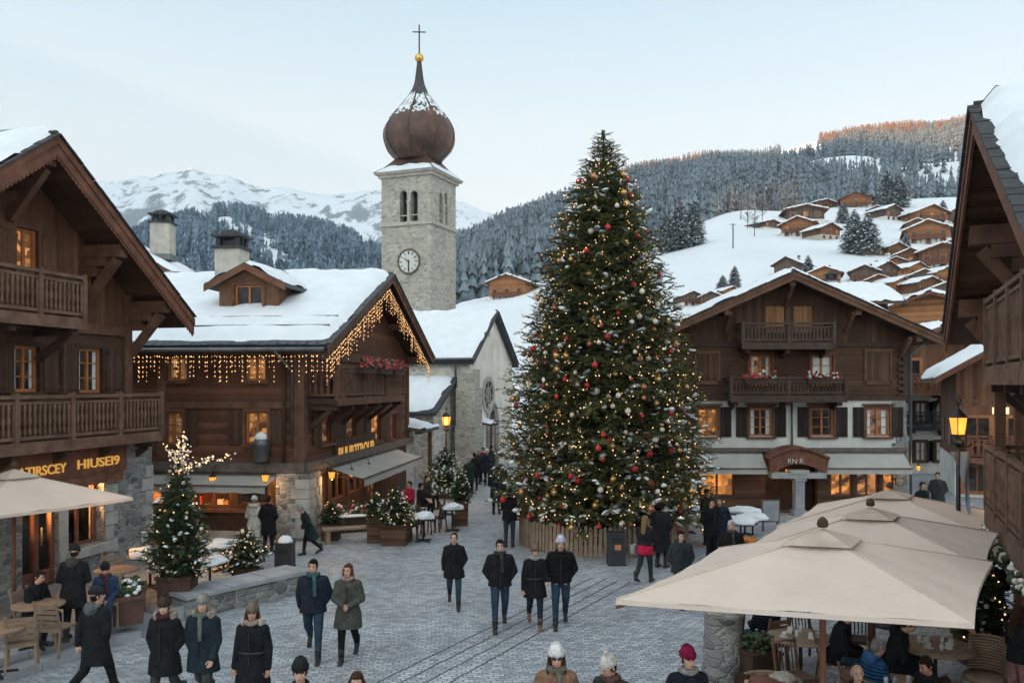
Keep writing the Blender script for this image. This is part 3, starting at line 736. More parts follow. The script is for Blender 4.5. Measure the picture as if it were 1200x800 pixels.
# snow guards on the lower slope
b=MB()
for xx in (.15,1.0):
    z=Hr-k*(W/2-xx)+.12
    for yy in range(0,int(Ls)+1): b.beam((xx,yy+.2,z-.12),(xx,yy+.2,z+.14),.04,.04)
    b.beam((xx,-.8,z+.1),(xx,Ls*.62+(xx>.5)*-2.2,z+.1),.07,.09)
b.tube([(-.9,-1.0,Hr-k*(W/2+.8)-.16),(-.9,Ls,Hr-k*(W/2+.8)-.16)],.075,8); b.tube([(-.9,.55,Hr-k*(W/2+.8)-.2),(-.12,.3,5.2),(-.12,.3,2.9)],.05,8)
b.build('gutter',M['zinc'],sc)
# dormer
def dormer(par,y,xf,w,h,zb,kk):
    """dormer in the x<W/2 slope, face at xf, centred on y"""
    d=MB(); P=Plane((xf,y-w/2,zb),(0,1,0),(0,0,1),(1,0,0)); xb=xf+(h+.9)/k
    wall(d,P,[(0,0),(w,0),(w,h),(w/2,h+kk*w/2),(0,h)],[(w/2-.5,.12,w/2+.5,h-.02)],.2)
    for s in (0,w): d.add([P.p(s,-.2),P.p(s,h),P.p(s,h,h/k+.4),P.p(s,-.2,0.2)],[(0,1,2,3)])
    o=d.build('dormer',M['board'],par)
    window(o,P,w/2,(h+.1)/2,1.0,h-.14,M['sash'],M['win_dim'],2,1,M['beam_red'],None,None,False)
    r=MB(); q=.38; top=h+kk*w/2+.18
    for sgn,s in ((-1,-q),(1,w+q)):
        ze=top-kk*(w/2+q); A=[P.p(w/2,top,-.35),P.p(w/2,top,top/k+1.0),P.p(s,ze,ze/k+.8),P.p(s,ze,-.35)]
        r.prism(A,(0,0,-.14),0)
        A2=[P.p(w/2,top-.03,-.37),P.p(s,ze-.03,-.37),P.p(s,ze-.25,-.37),P.p(w/2,top-.25,-.37)]; r.prism(A2,P.N*.04,1)
    ro=r.build('dormer_roof',[M['slate'],M['beam_red']],o)
    sm=MB()
    for sgn,s in ((-1,-q),(1,w+q)):
        ze=top-kk*(w/2+q); A=P.p(w/2,top+.01,-.35); B=P.p(w/2,top+.01,top/k+.8); C=P.p(s,ze+.01,-.35)
        snow_sheet(sm,A,B-A,C-A,14,8,.12,21+sgn,.25,.1,.03)
    sm.build('dormer_snow',M['snow'],ro,fix=False)
dy=SC.on_x(293,362,2.2)[0]; xf=2.1
dormer(sc,dy,xf,2.1,1.02,Hr-k*(W/2-xf)-.05,.5)
def chimney(par,c,w,d,h,mat,name='chimney'):
    c=Vector(c); m=MB(); m.box(c+Vector((0,0,h/2)),(w,d,h),0); m.box(c+Vector((0,0,h+.05)),(w+.16,d+.16,.1),1)
    for x in (-.38,0,.38):
        for y in (-.38,.38): m.box(c+Vector((x*w,y*d,h+.27)),(.14*w,.16*d,.34),1)
    m.box(c+Vector((0,0,h+.2)),(w*.55,d*.55,.24),2)
    m.box(c+Vector((0,0,h+.48)),(w+.2,d+.2,.09),1); m.lathe([(w*.6,0),(w*.4,.16),(w*.1,.24)],4,c+Vector((0,0,h+.53)),1,False,a0=R(45))
    m.box(c+Vector((0,0,.12)),(w+.12,d+.12,.3),3)
    return m.build(name,[mat,M['slate_dark'],M['iron'],M['zinc']],par)
q=upt(272,31.6); lp=Vector(((q-SC.o).dot(SC.X),(q-SC.o).dot(SC.Y),0))
chimney(sc,(lp.x,lp.y,Hr-k*abs(W/2-lp.x)-.25),.85,.95,1.75,M['quoin'])
# balcony on the gable
b0=SC.on_y(378,470,-1.0)[0]; b1=SC.on_y(473,470,-1.0)[0]
zf=SC.on_y(400,467,-1.0)[1]
balcony(sc,fp,max(.3,b0),b1,zf,1.0,1.0,M['beam'],.17,'board',0,4)
# ledge, awnings, shop front on both sides
b=MB(); pbox(b,sp,-.15,Ls,zc-.28,zc-.0,-.28,.05,0); pbox(b,fp,-.15,W+.3,zc-.28,zc-.0,-.26,.05,0)
b.build('string_course',M['trim_grey'],sc)
a_u=SC.on_x(327,545,0)[0]
awning(sc,sp,a_u,Ls-.5,zc-.34,zc-.62,1.05,M['awning'],.22,True)
f0=SC.on_y(380,545,0)[0]; f1=SC.on_y(462,545,0)[0]
awning(sc,fp,f0+.3,f1,zc-.34,zc-.72,1.25,M['awning'],.26)
b=MB(); g0=1.0
hs=[(1.1,1.05,2.1,2.5),(2.35,.95,3.5,2.5),(3.7,.95,5.2,2.5),(5.6,.95,6.9,2.5),(7.1,.95,8.5,2.5),(9.5,.95,11,2.5)]
wall(b,sp,[(0,0),(Ls,0),(Ls,zc-.28),(0,zc-.28)],hs,.25,0)
hf=[(1.1,.0,2.3,2.35),(2.7,.8,4.3,2.35),(4.6,.8,6.4,2.35),(6.9,0,8.1,2.35),(8.6,.8,10.6,2.35)]
wall(b,fp,[(0,0),(W,0),(W,zc-.28),(0,zc-.28)],hf,.25,0)
pbox(b,sp,1.0,Ls-4,.82,.92,-.22,.02,1); pbox(b,sp,.9,Ls-4,.0,.22,-.1,.02,2)
for x in (.95,3.6,5.4,7.0): pbox(b,sp,x-.1,x+.1,0,zc-.3,-.12,.02,1)
b.build('shop_front',[M['board_dark'],M['shutter_lit'] if False else M['beam_red'],M['stone_pale']],sc)
for i,h in enumerate(hs):
    window(sc,sp,(h[0]+h[2])/2,(h[1]+h[3])/2,h[2]-h[0],h[3]-h[1],M['sash_dark'],M['win_dark'] if i==0 else M['glass'] if i in (1,2,3) else M['win_shop'],2 if i!=0 else 1,1,None,None,None,False)
for i,h in enumerate(hf):
    window(sc,fp,(h[0]+h[2])/2,(h[1]+h[3])/2,h[2]-h[0],h[3]-h[1],M['sash_dark'],M['win_dim'] if i in (0,3) else M['glass'],2,1 if i not in (0,3) else 2,None,None,None,False)
shop_room(sc,sp,2.3,5.3,.5,2.55,1.5,31); shop_room(sc,sp,5.5,7.0,.5,2.55,1.5,32)
shop_room(sc,fp,2.6,6.45,.5,2.4,1.5,33); shop_room(sc,fp,8.5,10.7,.5,2.4,1.5,34)
lamp_light('shop_light',SC.w(.8,3.7,2.3),330,.15); lamp_light('shop_light',SC.w(.8,6.2,2.3),260,.15)
lamp_light('shop_light',SC.w(4.5,.8,2.2),280,.15); lamp_light('shop_light',SC.w(9.5,.8,2.2),260,.15)
# stone corner pier with its arch braces
b=MB(); b.bx(-.3,.75,-.3,.75,0,zc-.3,0)
z=0.1;i=0
while z<zc-.5:
    h=.3; e=.14*(i%2); b.bx(-.33,.12+e,-.33,.12+(.14-e),z,z+h-.015,1); b.bx(.62-e,.78,-.33,-.02,z,z+h-.015,1); z+=h;i+=1
b.build('stone_pier',[M['stone'],M['stone_pale']],sc)
b=MB()
for i in range(6):
    a0_,a1_=R(15*i),R(15*(i+1))
    for f in (lambda a:(-.05,.78+1.0-1.0*math.cos(a),zc-1.3+1.0*math.sin(a)),lambda a:(.78+1.0-1.0*math.cos(a),-.05,zc-1.3+1.0*math.sin(a))):
        b.beam(f(a0_),f(a1_),.2,.2)
b.tube([(-.15,.55,zc),(-.15,.55,he-.3)],.05,8); b.build('arch_brace',M['beam_dark'],sc)
# board with gold letters
s0,zt=SC.on_y(396,519,-.1); s1,zb=SC.on_y(438,531,-.1)
b=MB(); pbox(b,fp,s0-.25,s1+.25,zb-.12,zt+.14,-.1,-.005); b.build('sign_board',M['beam_dark'],sc)
o=text_mesh('BUURTEROUR',zt-zb+.1,.012,M['glow_letter'],'sign_lettering',sc,(s0,-.115,zb-.02),(R(90),0,0),bold=.004); o.scale=((s1-s0)/o.dimensions.x,1,1)
# lean-to at the far end
b=MB(); b.bx(W+.02,W+2.6,.3,3.2,0,2.5,0); b.bx(W+2.45,W+2.62,-.62,-.45,0,2.6,1); b.bx(W-.1,W+2.7,-.66,-.42,2.5,2.7,1)
b.build('annex',[M['stucco_mix'],M['beam']],sc)
b=MB(); b.prism([Vector((W-.2,-.9,2.72)),Vector((W+3.0,-.9,2.72)),Vector((W+3.0,3.4,3.35)),Vector((W-.2,3.4,3.35))],(0,0,-.14)); ro=b.build('annex_roof',M['slate'],sc)
b=MB(); snow_sheet(b,Vector((W-.2,3.4,3.36)),Vector((3.2,0,0)),Vector((0,-4.3,-.63)),14,16,.2,5,.3,0,.05); b.build('annex_snow',M['snow'],ro,fix=False)
# icicle lights: wire with dropping strands of little bulbs
def icicle(label,pts,drop,seed,pitch=.2,group=None):
    r=random.Random(seed); t=thing('icicle_lights',label,'string lights',pts[0],0,group); o=Vector(pts[0])
    wv=MB(); bl=MB()
    for a,c in zip(pts[:-1],pts[1:]):
        a=Vector(a)-o;c=Vector(c)-o; n=int((c-a).length/pitch); wv.tube([a,c],.012,4)
        for i in range(n):
            p=a+(c-a)*((i+r.random())/n); L=drop*r.uniform(.3,1.0)*(1 if r.random()<.8 else .4); j=r.uniform(-.02,.02)
            wv.tube([p,p+Vector((j,j,-L))],.006,3)
            for q in range(max(1,int(L/.15))):
                P=p+Vector((j,j,-(q+.6)*.15+r.uniform(-.03,.03))); s=r.uniform(.010,.018); bl.ell(P,(s,s,s*1.4),5,4)
    wv.build('wire',M['trim_grey'],t); bb=bl.build('bulbs',M['bulb'],t); bb['kind']='stuff'; return t
ze=Hr-k*(W/2+.8)-.28
icicle('warm icicle lights hanging along the long eave of the brown log chalet',[SC.w(-.72,-.9,ze),SC.w(-.72,Ls-.5,ze)],1.05,3,.085)
zr=lambda x: Hr-k*abs(x-W/2)-.5
icicle('warm icicle lights following the gable edge above the flower balcony',[SC.w(-.7,-.98,zr(-.7)),SC.w(W/2,-.98,zr(W/2)),SC.w(W+.7,-.98,zr(W+.7))],1.0,5,.075)
# flowers on that balcony
for u,lab,sd in ((427,'red and pink flowers on the log chalet balcony, first box from the stone pier',1),(447,'red and pink flowers on the log chalet balcony, middle box',2),(463,'red and pink flowers on the log chalet balcony, box at the church end',3)):
    x=SC.on_y(u,436,-1.08)[0]; P=SC.w(x,-1.2,zf+.82)
    planter_flowers('flower_box',lab,P,SC.rz,1.5,[M['flower_red'],M['flower_pink']],'flower boxes on the log chalet balcony',.3,110,sd)
# lanterns
wl='wall lanterns on the shop fronts'
y=SC.on_x(250,557,-.45)[0]; wall_lantern('glowing lantern under the long scalloped awning of the log chalet',SC,-.5,y,1.85,.2,(.4,0,0))
y=SC.on_x(327,568,-.6)[0]; wall_lantern('glowing lantern on the shop window side of the stone pier',SC,-.62,.95,1.95,.2,(.5,0,0))
wall_lantern('glowing lantern on the balcony side of the stone pier',SC,.95,-.6,1.9,.2,(0,.5,0))
for u,lab in ((412,'glowing lantern hanging behind the near end of the sloping grey awning'),(432,'glowing lantern hanging under the middle of the sloping grey awning'),(474,'glowing lantern beyond the far end of the sloping grey awning')):
    x=SC.on_y(u,560,-.5)[0]; wall_lantern(lab,SC,x,-.5,1.72,.18,(0,.45,0),14)
# unlit lantern on the corner ledge
P=SC.w(-.35,1.2,zc+.05); t=thing('corner_lantern','grey unlit lantern with snowy cap on the ledge above the awning','lantern',P,0)
m=MB(); m.lathe([(.2,0),(.24,.05),(.27,.5),(.3,.55),(.16,.75),(.06,.85)],8); m.build('cage',M['zinc'],t); m=MB(); blob(m,(0,0,.72),(.2,.2,.2),3); m.build('snow_cap',M['snow'],t)

# ================================================================ lodge (centre right)
LG=Frame(5.75,32,0); W=9.0; Lg=9.0; k=.44; Hr=8.9
lg=thing('timber_chalet','tall dark chalet with white middle floor, two balconies and grey awnings, behind the big parasols','chalet',LG.w(0,0,0),0)
fp=FRONT(0); he=Hr-k*W/2-.2
z1=LG.on_y(925,527)[1]; z2=LG.on_y(925,467)[1]; z3=LG.on_y(925,403)[1]
W1=[px_win(LG,878,905,478,511),px_win(LG,950,977,478,511),px_win(LG,1015,1042,478,511),px_win(LG,818,841,478,511)]
W2=[px_win(LG,879,904,416,452),px_win(LG,951,976,416,452)]; W3=[px_win(LG,897,920,358,390),px_win(LG,930,953,358,390)]
b=MB()
wall(b,fp,[(0,z2),(W,z2),(W,z3),(0,z3)],[hole(*w) for w in W2],.3,0)
wall(b,fp,[(0,z3),(W,z3),(W,he),(W/2,he+k*W/2),(0,he)],[hole(*w) for w in W3],.3,1)
for xx in (0,W):
    b.add([(xx,0,z2),(xx,Lg,z2),(xx,Lg,he),(xx,0,he)],[(0,1,2,3)],0); pbox(b,fp,xx-.13,xx+.13,z2,he-.02,-.09,.1,2)
    for i in range(9): pbox(b,fp,xx-.3 if xx else xx-.1,xx+.1 if xx else xx+.3,z2+.08+i*.24,z2+.2+i*.24,-.10,.05,2)
b.add([(0,Lg,0),(W,Lg,0),(W,Lg,he),(W/2,Lg,he+k*W/2),(0,Lg,he)],[(0,1,2,3,4)],0)
pbox(b,fp,-.1,W+.1,z3-.1,z3+.06,-.07,.1,2); pbox(b,fp,-.1,W+.1,z2-.06,z2+.1,-.1,.1,2)
b.build('wall',[M['log'],M['board_dark'],M['beam_dark']],lg)
b=MB(); wall(b,fp,[(0,z1),(W,z1),(W,z2-.06),(0,z2-.06)],[hole(*w) for w in W1],.3,0)
for xx in (0,W): b.add([(xx,0,0),(xx,Lg,0),(xx,Lg,z2),(xx,0,z2)],[(0,1,2,3)],0)
b.build('white_wall',M['stucco'],lg)
for sd_ in (0,1):
    b=MB(); z=0;i=0
    while z<z2-.15:
        h=.26; e=.15*(i%2); pbox(b,fp,*((W-.35-e,W+.03) if sd_ else (-.03,.35+e)),z,z+h-.015,-.04,.1); z+=h; i+=1
    b.build('quoins',M['stone'],lg)
for i,w in enumerate(W1): window(lg,fp,*w,M['sash'],M['win_dim'],2,3,M['beam'],M['shutter_dark'],.40,True,hood=True)
for w in W2: window(lg,fp,*w,M['sash'],M['win_dim'],2,3,M['beam_red'],None,None,False,True)
for w in W3:
    closed_shutters(lg,Plane((0,.1,0),(1,0,0),(0,0,1),(0,1,0)),*w,M['shutter_lit'],M['sash'])
for r_ in ((816,841,414,446),(1015,1042,412,446)): closed_shutters(lg,fp,*px_win(LG,*r_),M['shutter'],M['beam'])
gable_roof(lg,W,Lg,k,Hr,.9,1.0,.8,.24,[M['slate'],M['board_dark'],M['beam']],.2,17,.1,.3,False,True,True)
for fx in (.02,.25,.5,.75,.98):
    b=MB(); x=W*fx; z=Hr-k*abs(x-W/2)-.42
    b.beam((x,-.03,z-.75),(x,-.8,z-.1),.13,.15); b.build('roof_bracket',M['beam'],lg)
x0,zf=LG.on_y(871,402,-.95); x1,_=LG.on_y(978,402,-.95); balcony(lg,fp,x0,x1,zf,.72,.9,M['rail_dark'],.13,'board',0,3,brk=.3)
x0,zf=LG.on_y(857,464,-.95); x1,_=LG.on_y(992,464,-.95); balcony(lg,fp,x0,x1,zf,.66,.9,M['rail_dark'],.13,'board',0,3,brk=.3); zl=zf
for u,lab,sd in ((890,'red flowers under the first curtained window of the dark chalet',5),(964,'red flowers under the second curtained window of the dark chalet',6)):
    x=LG.on_y(u,446,-1.0)[0]; planter_flowers('flower_box',lab,LG.w(x,-1.08,zl+.45),0,1.15,[M['flower_red'],M['flower_white']],'flower boxes on the dark chalet balcony',.2,70,sd)
# ground floor
b=MB(); ho=[]
for a,c,zb in ((.25,1.15,.6),(1.3,2.6,.6)): ho.append((a,zb,c,1.9))
xa,xb=LG.on_y(897,560)[0],LG.on_y(958,560)[0]
ho.append((xa,.0,xb,1.95)); xr=LG.on_y(968,560)[0]
for i in range(3): ho.append((xr+.15+i*.98,.6,xr+1.0+i*.98,1.9))
wall(b,fp,[(0,0),(W,0),(W,z1),(0,z1)],ho,.3,0)
pbox(b,fp,-.05,W+.05,z1-.06,z1+.08,-.22,.02,1)
b.build('shop_front',[M['planter_wood'],M['trim_grey']],lg)
for i,h in enumerate(ho):
    if i==2: continue
    window(lg,fp,(h[0]+h[2])/2,(h[1]+h[3])/2,h[2]-h[0],h[3]-h[1],M['sash_dark'],M['win_shop'] if i%2 else M['win_warm'],2,1,None,None,None,False)
e0=LG.on_y(822,530)[0]; e1=LG.on_y(890,530)[0]; e2=LG.on_y(949,530)[0]; e3=LG.on_y(1057,530)[0]
awning(lg,fp,e0-.9,e1+.05,z1-.02,z1-.62,.8,M['awning'],.2); awning(lg,fp,e2,e3,z1-.02,z1-.62,.8,M['awning'],.2)
# porch: curved canopy with its board and a stone post
b=MB(); cx=LG.on_y(926,540)[0]; n=14; hw=1.02
arc=lambda i,r,dz:(cx-hw*r+2*hw*r*i/n, z1-.38+dz+.36*math.sin(math.pi*i/n))
top=[arc(i,1.08,.12) for i in range(n+1)]; low=[arc(i,1.0,-.42) for i in range(n+1)]
b.add([Vector((x,-.95,z)) for x,z in top]+[Vector((x,-.95,z)) for x,z in low],[(i,i+1,n+2+i,n+1+i) for i in range(n)],0)
b.grid([[Vector((x,-1.02,z)) for x,z in top],[Vector((x,.0,z+.1)) for x,z in top]],0)
for i in range(n*2): 
    t=(i+.5)/(n*2); x=cx-hw*1.1+2.2*hw*t; z=z1-.24+.36*math.sin(math.pi*t); b.ell((x,-.99,z),(.06,.05,.07),6,4,0)
b.box((cx,-.75,z1-.86),(2.0,.5,.2),1); b.box((cx+.02,-.75,z1-.72),(.7,.56,.12),1)
b.build('porch_canopy',[M['beam_red'],M['stone_pale']],lg)
pz=z1-.96; px=LG.on_y(928,560)[0]
b=MB(); b.bx(px-.17,px+.17,-.92,-.58,0,pz); b.bx(px-.23,px+.23,-.98,-.52,0,.2); b.bx(px-.22,px+.22,-.97,-.53,pz-.1,pz); b.build('porch_post',M['slab'],lg)
o=text_mesh('RN R',.26,.01,M['paper'],'sign_lettering',lg,(cx-.42,-.98,z1-.42),(R(90),0,0))
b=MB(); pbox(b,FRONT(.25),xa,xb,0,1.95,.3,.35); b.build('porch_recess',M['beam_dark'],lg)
for x,lab in ((LG.on_y(911,552,-.3)[0],'small glowing lantern inside the arched porch of the dark chalet'),(W+.35,'glowing lantern on the corner of the dark chalet by the alley')):
    wall_lantern(lab,LG,x,-.3,1.72 if x<W else 1.35+.35,.15,(0,.3,0) if x<W else (-.3,.3,0),9)
wall_lantern('faint lantern in the first window bay under the dark chalet awning',LG,.7,-.3,1.75,.12,(0,.3,0),7)
# tall dark downpipe
b=MB(); b.tube([(cx+.05,-.06,z1+.1),(cx+.05,-.06,z2)],.035,6); b.build('downpipe',M['zinc'],lg); b=MB(); b.tube([(W+.16,-.1,0),(W+.16,-.1,z3-.4),(W+.6,-.6,he-.25)],.05,8); b.build('downpipe',M['zinc'],lg)

# ================================================================ right chalet (foreground)
RC=Frame(10.88,18.29,R(-113.3)); W=10.46; k=.513; Hr=9.35; Lr=8.0
rc=thing('timber_chalet','dark timber chalet with carved balconies and deep gable at the picture edge, above the parasols','chalet',RC.w(0,0,0),RC.rz)
fp=FRONT(0); he=Hr-k*W/2-.25
ww=[(1.6,5.9,.9,1.3),(4.2,5.9,.9,1.3),(6.8,5.9,.9,1.3),(1.6,3.0,.9,1.3),(4.2,3.0,.9,1.3)]
b=MB(); wall(b,fp,[(0,0),(W,0),(W,he),(W/2,he+k*W/2),(0,he)],[hole(*w) for w in ww],.3,0)
for xx in (0,W): b.add([(xx,0,0),(xx,Lr,0),(xx,Lr,he),(xx,0,he)],[(0,1,2,3)],0); pbox(b,fp,xx-.15,xx+.15,0,he,-.1,.1,1)
b.add([(0,Lr,0),(W,Lr,0),(W,Lr,he),(W/2,Lr,he+k*W/2),(0,Lr,he)],[(0,1,2,3,4)],0)
b.build('wall',[M['board_dark'],M['beam']],rc)
for w in ww: window(rc,fp,*w,M['sash'],M['win_dim'],2,3,M['beam_red'],M['shutter'],.4)
gable_roof(rc,W,Lr,k,Hr,1.3,1.3,.8,.28,[M['slate_dark'],M['board_dark'],M['beam_red']],.3,23,.05,.42,False,True,False)
for fx in (.05,.27,.5,.73,.95):
    b=MB(); x=W*fx; z=Hr-k*abs(x-W/2)-.5
    b.bx(x-.16,x+.16,-1.2,.1,z-.2,z+.16); b.bx(x-.14,x+.14,-.85,.0,z-.46,z-.21); b.bx(x-.13,x+.13,-.5,.0,z-.74,z-.47)
    b.beam((x,-.05,z-1.5),(x,-1.0,z-.3),.18,.22); b.build('roof_bracket',M['beam'],rc)
xu=RC.on_y(1157,358,-.85)[0]; balcony(rc,fp,xu,W-.3,5.1,1.28,.85,M['rail'],.19,'board',0,6,floor_t=.25)
xl=RC.on_y(1157,520,-.85)[0]; balcony(rc,fp,xl,W-.3,2.45,1.15,.85,M['rail'],.19,'turned',0,6,floor_t=.3)
b=MB(); b.bx(xl+.1,xl+.28,-.75,-.57,2.4,5.0); b.build('balcony_post',M['beam'],rc)
b=MB()
for i in range(60):
    x=random.uniform(xl,W-2); p=Vector((x,-.92-random.random()*.05,2.1-random.random()*.25)); s=random.uniform(.05,.11); b.ell(p,(s,s,s*.8),6,4,random.choice([0,0,1]))
b.build('garland',[M['needle_small'],M['flower_white']],rc)
wall_lantern('lit amber lantern beneath the balcony of the chalet at the picture edge',RC,RC.on_y(1171,645,-.5)[0],-.5,2.05,.17,(0,.45,0),14)
# ================================================================ church nave
CH=Frame(-2.3,46,R(73.9)); W=8.3; Lc=11.0; k=.675; Hr=9.05
ch=thing('church','pale rendered church nave with steep snowy roof and round window, below the bell tower','church',CH.w(0,0,0),CH.rz)
fp=FRONT(0); sp=SIDE(0); he=Hr-k*W/2-.15
b=MB(); slit=px_win(CH,569,574,378,394); door=(W/2-.1,1.35,1.5,2.7)
wall(b,fp,[(0,0),(W,0),(W,he),(W/2,he+k*W/2),(0,he)],[hole(*slit),hole(*door)],.4,0)
b.build('facade',[M['stucco_warm']],ch)
b=MB(); sl=[(2.0,4.4,.35,1.5),(4.6,4.4,.35,1.5)]
wall(b,sp,[(0,0),(Lc,0),(Lc,he),(0,he)],[hole(*w) for w in sl],.4,0)
b.add([(W,0,0),(W,Lc,0),(W,Lc,he),(W,0,he)],[(0,1,2,3)],0); b.add([(0,Lc,0),(W,Lc,0),(W,Lc,he),(W/2,Lc,he+k*W/2),(0,Lc,he)],[(0,1,2,3,4)],0)
b.build('side_wall',[M['stucco_mix']],ch)
window(ch,fp,*slit,M['quoin'],M['win_dark'],1,1,None,None,None,False,dep=.25)
for w in sl: window(ch,sp,*w,M['quoin'],M['win_dark'],1,2,None,None,None,False,dep=.25)
b=MB()
for z,e in ((0,.35),(2.6,.22),(4.6,.0)): b.bx(-.55-e,.45,-.45-e*.6,.5,z,z+(2.6 if z==0 else 2.0 if z<4 else 1.0))
b.build('buttress',[M['stone_tower']],ch)
gable_roof(ch,W,Lc,k,Hr,.3,.28,.3,.2,[M['slate_dark'],M['slate'],M['slate']],.17,31,.15,.22,False,True,False)
# round window
rs,rt=CH.on_y(572.5,463,-.05); rr=.98; b=MB(); n=28
for ra,rb,d0,d1,mi in ((rr*.86,rr*1.12,-.09,.02,0),):
    vs=[];
    for d in (d0,d1):
        for r_ in (ra,rb): vs+= [fp.p(rs+r_*math.cos(2*math.pi*i/n),rt+r_*math.sin(2*math.pi*i/n),d) for i in range(n)]
    fs=[]
    for i in range(n):
        j=(i+1)%n; fs+=[(i,j,n+j,n+i),(n+i,n+j,3*n+j,3*n+i),(i,2*n+i,2*n+j,j)]
    b.add(vs,fs,mi)
for a in range(0,180,45): b.beam(fp.p(rs+rr*.86*math.cos(R(a)),rt+rr*.86*math.sin(R(a)),-.03),fp.p(rs-rr*.86*math.cos(R(a)),rt-rr*.86*math.sin(R(a)),-.03),.06,.05)
vs=[fp.p(rs+rr*.4*math.cos(2*math.pi*i/20),rt+rr*.4*math.sin(2*math.pi*i/20),-.03) for i in range(21)]; b.tube(vs,.04,5)
o=b.build('round_window',[M['quoin']],ch)
b=MB(); b.add([fp.p(rs+rr*.9*math.cos(2*math.pi*i/n),rt+rr*.9*math.sin(2*math.pi*i/n),-.004) for i in range(n)],[tuple(range(n))]); b.build('pane',M['win_dark'],o,fix=False)
# pointed doorway
b=MB(); dw=.95
pts=[(door[0]-dw,0),(door[0]-dw,2.2)]+[(door[0]-dw+dw*2*(1-math.cos(R(a)))*.5 if False else door[0]-dw*math.cos(R(a))**1.0,2.2+1.5*math.sin(R(a))**.8) for a in range(10,91,16)]
pts+= [(2*door[0]-x,z) for x,z in pts[::-1]]
b.tube([fp.p(x,z,-.02) for x,z in pts],.14,6); b.tube([fp.p(door[0]+(x-door[0])*.8,z*.94,-.01) for x,z in pts],.08,6)
b.build('portal_arch',M['stone_pale'],ch)
b=MB(); pbox(b,fp,door[0]-.74,door[0]+.74,0,2.68,.2,.28); dd=b.build('door',M['beam_red'],ch)
b=MB(); b.add([fp.p(door[0]+.7*math.cos(R(a)),2.75+.75*math.sin(R(a)),-.012) for a in range(0,181,15)],[tuple(range(13))]); b.build('fanlight',M['win_dark'],dd,fix=False)
b=MB(); c=(door[0]-1.9); b.prism([fp.p(c-.9,2.75,0),fp.p(c+.6,2.75,0),fp.p(c+.6,2.6,-.8),fp.p(c-.9,2.6,-.8)],(0,0,-.1)); pr=b.build('porch_roof',M['slate_dark'],ch)
b=MB(); snow_sheet(b,fp.p(c-.9,2.76,0),Vector((1.5,0,0)),Vector((0,-.8,-.15)),8,6,.14,3,.15); b.build('porch_snow',M['snow'],pr,fix=False)
# sacristy lean-to
b=MB()
def shed(mb,x0,x1,y0,y1,z0,za,zb): # za at x0, zb at x1
    v=[(x0,y0,z0),(x1,y0,z0),(x1,y1,z0),(x0,y1,z0),(x0,y0,za),(x1,y0,zb),(x1,y1,zb),(x0,y1,za)]
    mb.add(v,[(0,1,5,4),(1,2,6,5),(2,3,7,6),(3,0,4,7)],0)
shed(b,-3.0,-.01,.9,5.2,0,3.3,4.9); pbox(b,Plane((-3,0,0),(0,1,0),(0,0,1),(1,0,0)),2.0,2.5,1.5,2.7,-.03,.05,1); b.build('sacristy',[M['stucco_mix'],M['iron']],ch)
b=MB(); v=[Vector((-3.4,.6,3.2)),Vector((-3.4,5.5,3.2)),Vector((0.0,5.5,5.05)),Vector((0.0,.6,5.05))]; b.prism(v,(0,0,.14)); ro=b.build('sacristy_roof',M['slate_dark'],ch)
b=MB(); snow_sheet(b,Vector((0,.6,5.2)),Vector((0,4.9,0)),Vector((-3.4,0,-1.85)),18,14,.18,8,.3,.0,.3); b.build('sacristy_snow',M['snow'],ro,fix=False)
b=MB(); b.tube([(-.35,-.4,he+.05),(-.35,Lc,he+.05)],.08,6); b.tube([(-.3,.75,he),(-.14,.75,he-.5),(-.14,.75,.2)],.06,8); b.build('gutter',M['zinc'],ch)
# ================================================================ bell tower
TW=Frame(-5.13,54,R(68)); S=3.6; cz=Vector((S/2,S/2,0))
tw=thing('bell_tower','square stone bell tower with clock and copper onion dome topped by a cross','tower',TW.w(0,0,0),TW.rz)
zt=zat(203,54); zs=zat(262,54)
b=MB(); fp=FRONT(0); sp=SIDE(0)
bl=[px_win(TW,468.5,477,223,263,side=0),px_win(TW,481,489.5,223,263,side=0)]; br=[px_win(TW,515,519,226,266),px_win(TW,521,524.5,226,266)]
def arched(P,mb,w,mi=1):                             # rounded head filling the corners of the rectangular opening
    s,t,ww,h=w; r=ww/2; top=t+h/2
    for sg in (-1,1):
        poly=[P.p(s+sg*r,top,-.004)]+[P.p(s+sg*r*math.cos(R(a)),top-r*1.3+r*1.3*math.sin(R(a)),-.004) for a in range(0,91,15)]
        mb.prism(poly,P.N*.3,mi)
wall(b,sp,[(0,0),(S,0),(S,zt),(0,zt)],[hole(*w) for w in bl],.5,0); wall(b,fp,[(0,0),(S,0),(S,zt),(0,zt)],[hole(*w) for w in br],.5,0)
b.add([(S,0,0),(S,S,0),(S,S,zt),(S,0,zt)],[(0,1,2,3)],0); b.add([(0,S,0),(S,S,0),(S,S,zt),(0,S,zt)],[(0,1,2,3)],0)
for w in bl: arched(sp,b,w,0)
for w in br: arched(fp,b,w,0)
b.build('wall',[M['stone_tower']],tw)
b=MB()
for P,ws in ((sp,bl),(fp,br)):
    for w in ws: pbox(b,P,w[0]-w[2]/2-.02,w[0]+w[2]/2+.02,w[1]-w[3]/2-.05,w[1]+w[3]/2,.5,.6,0)
b.build('belfry_opening',[M['iron']],tw)
b=MB()
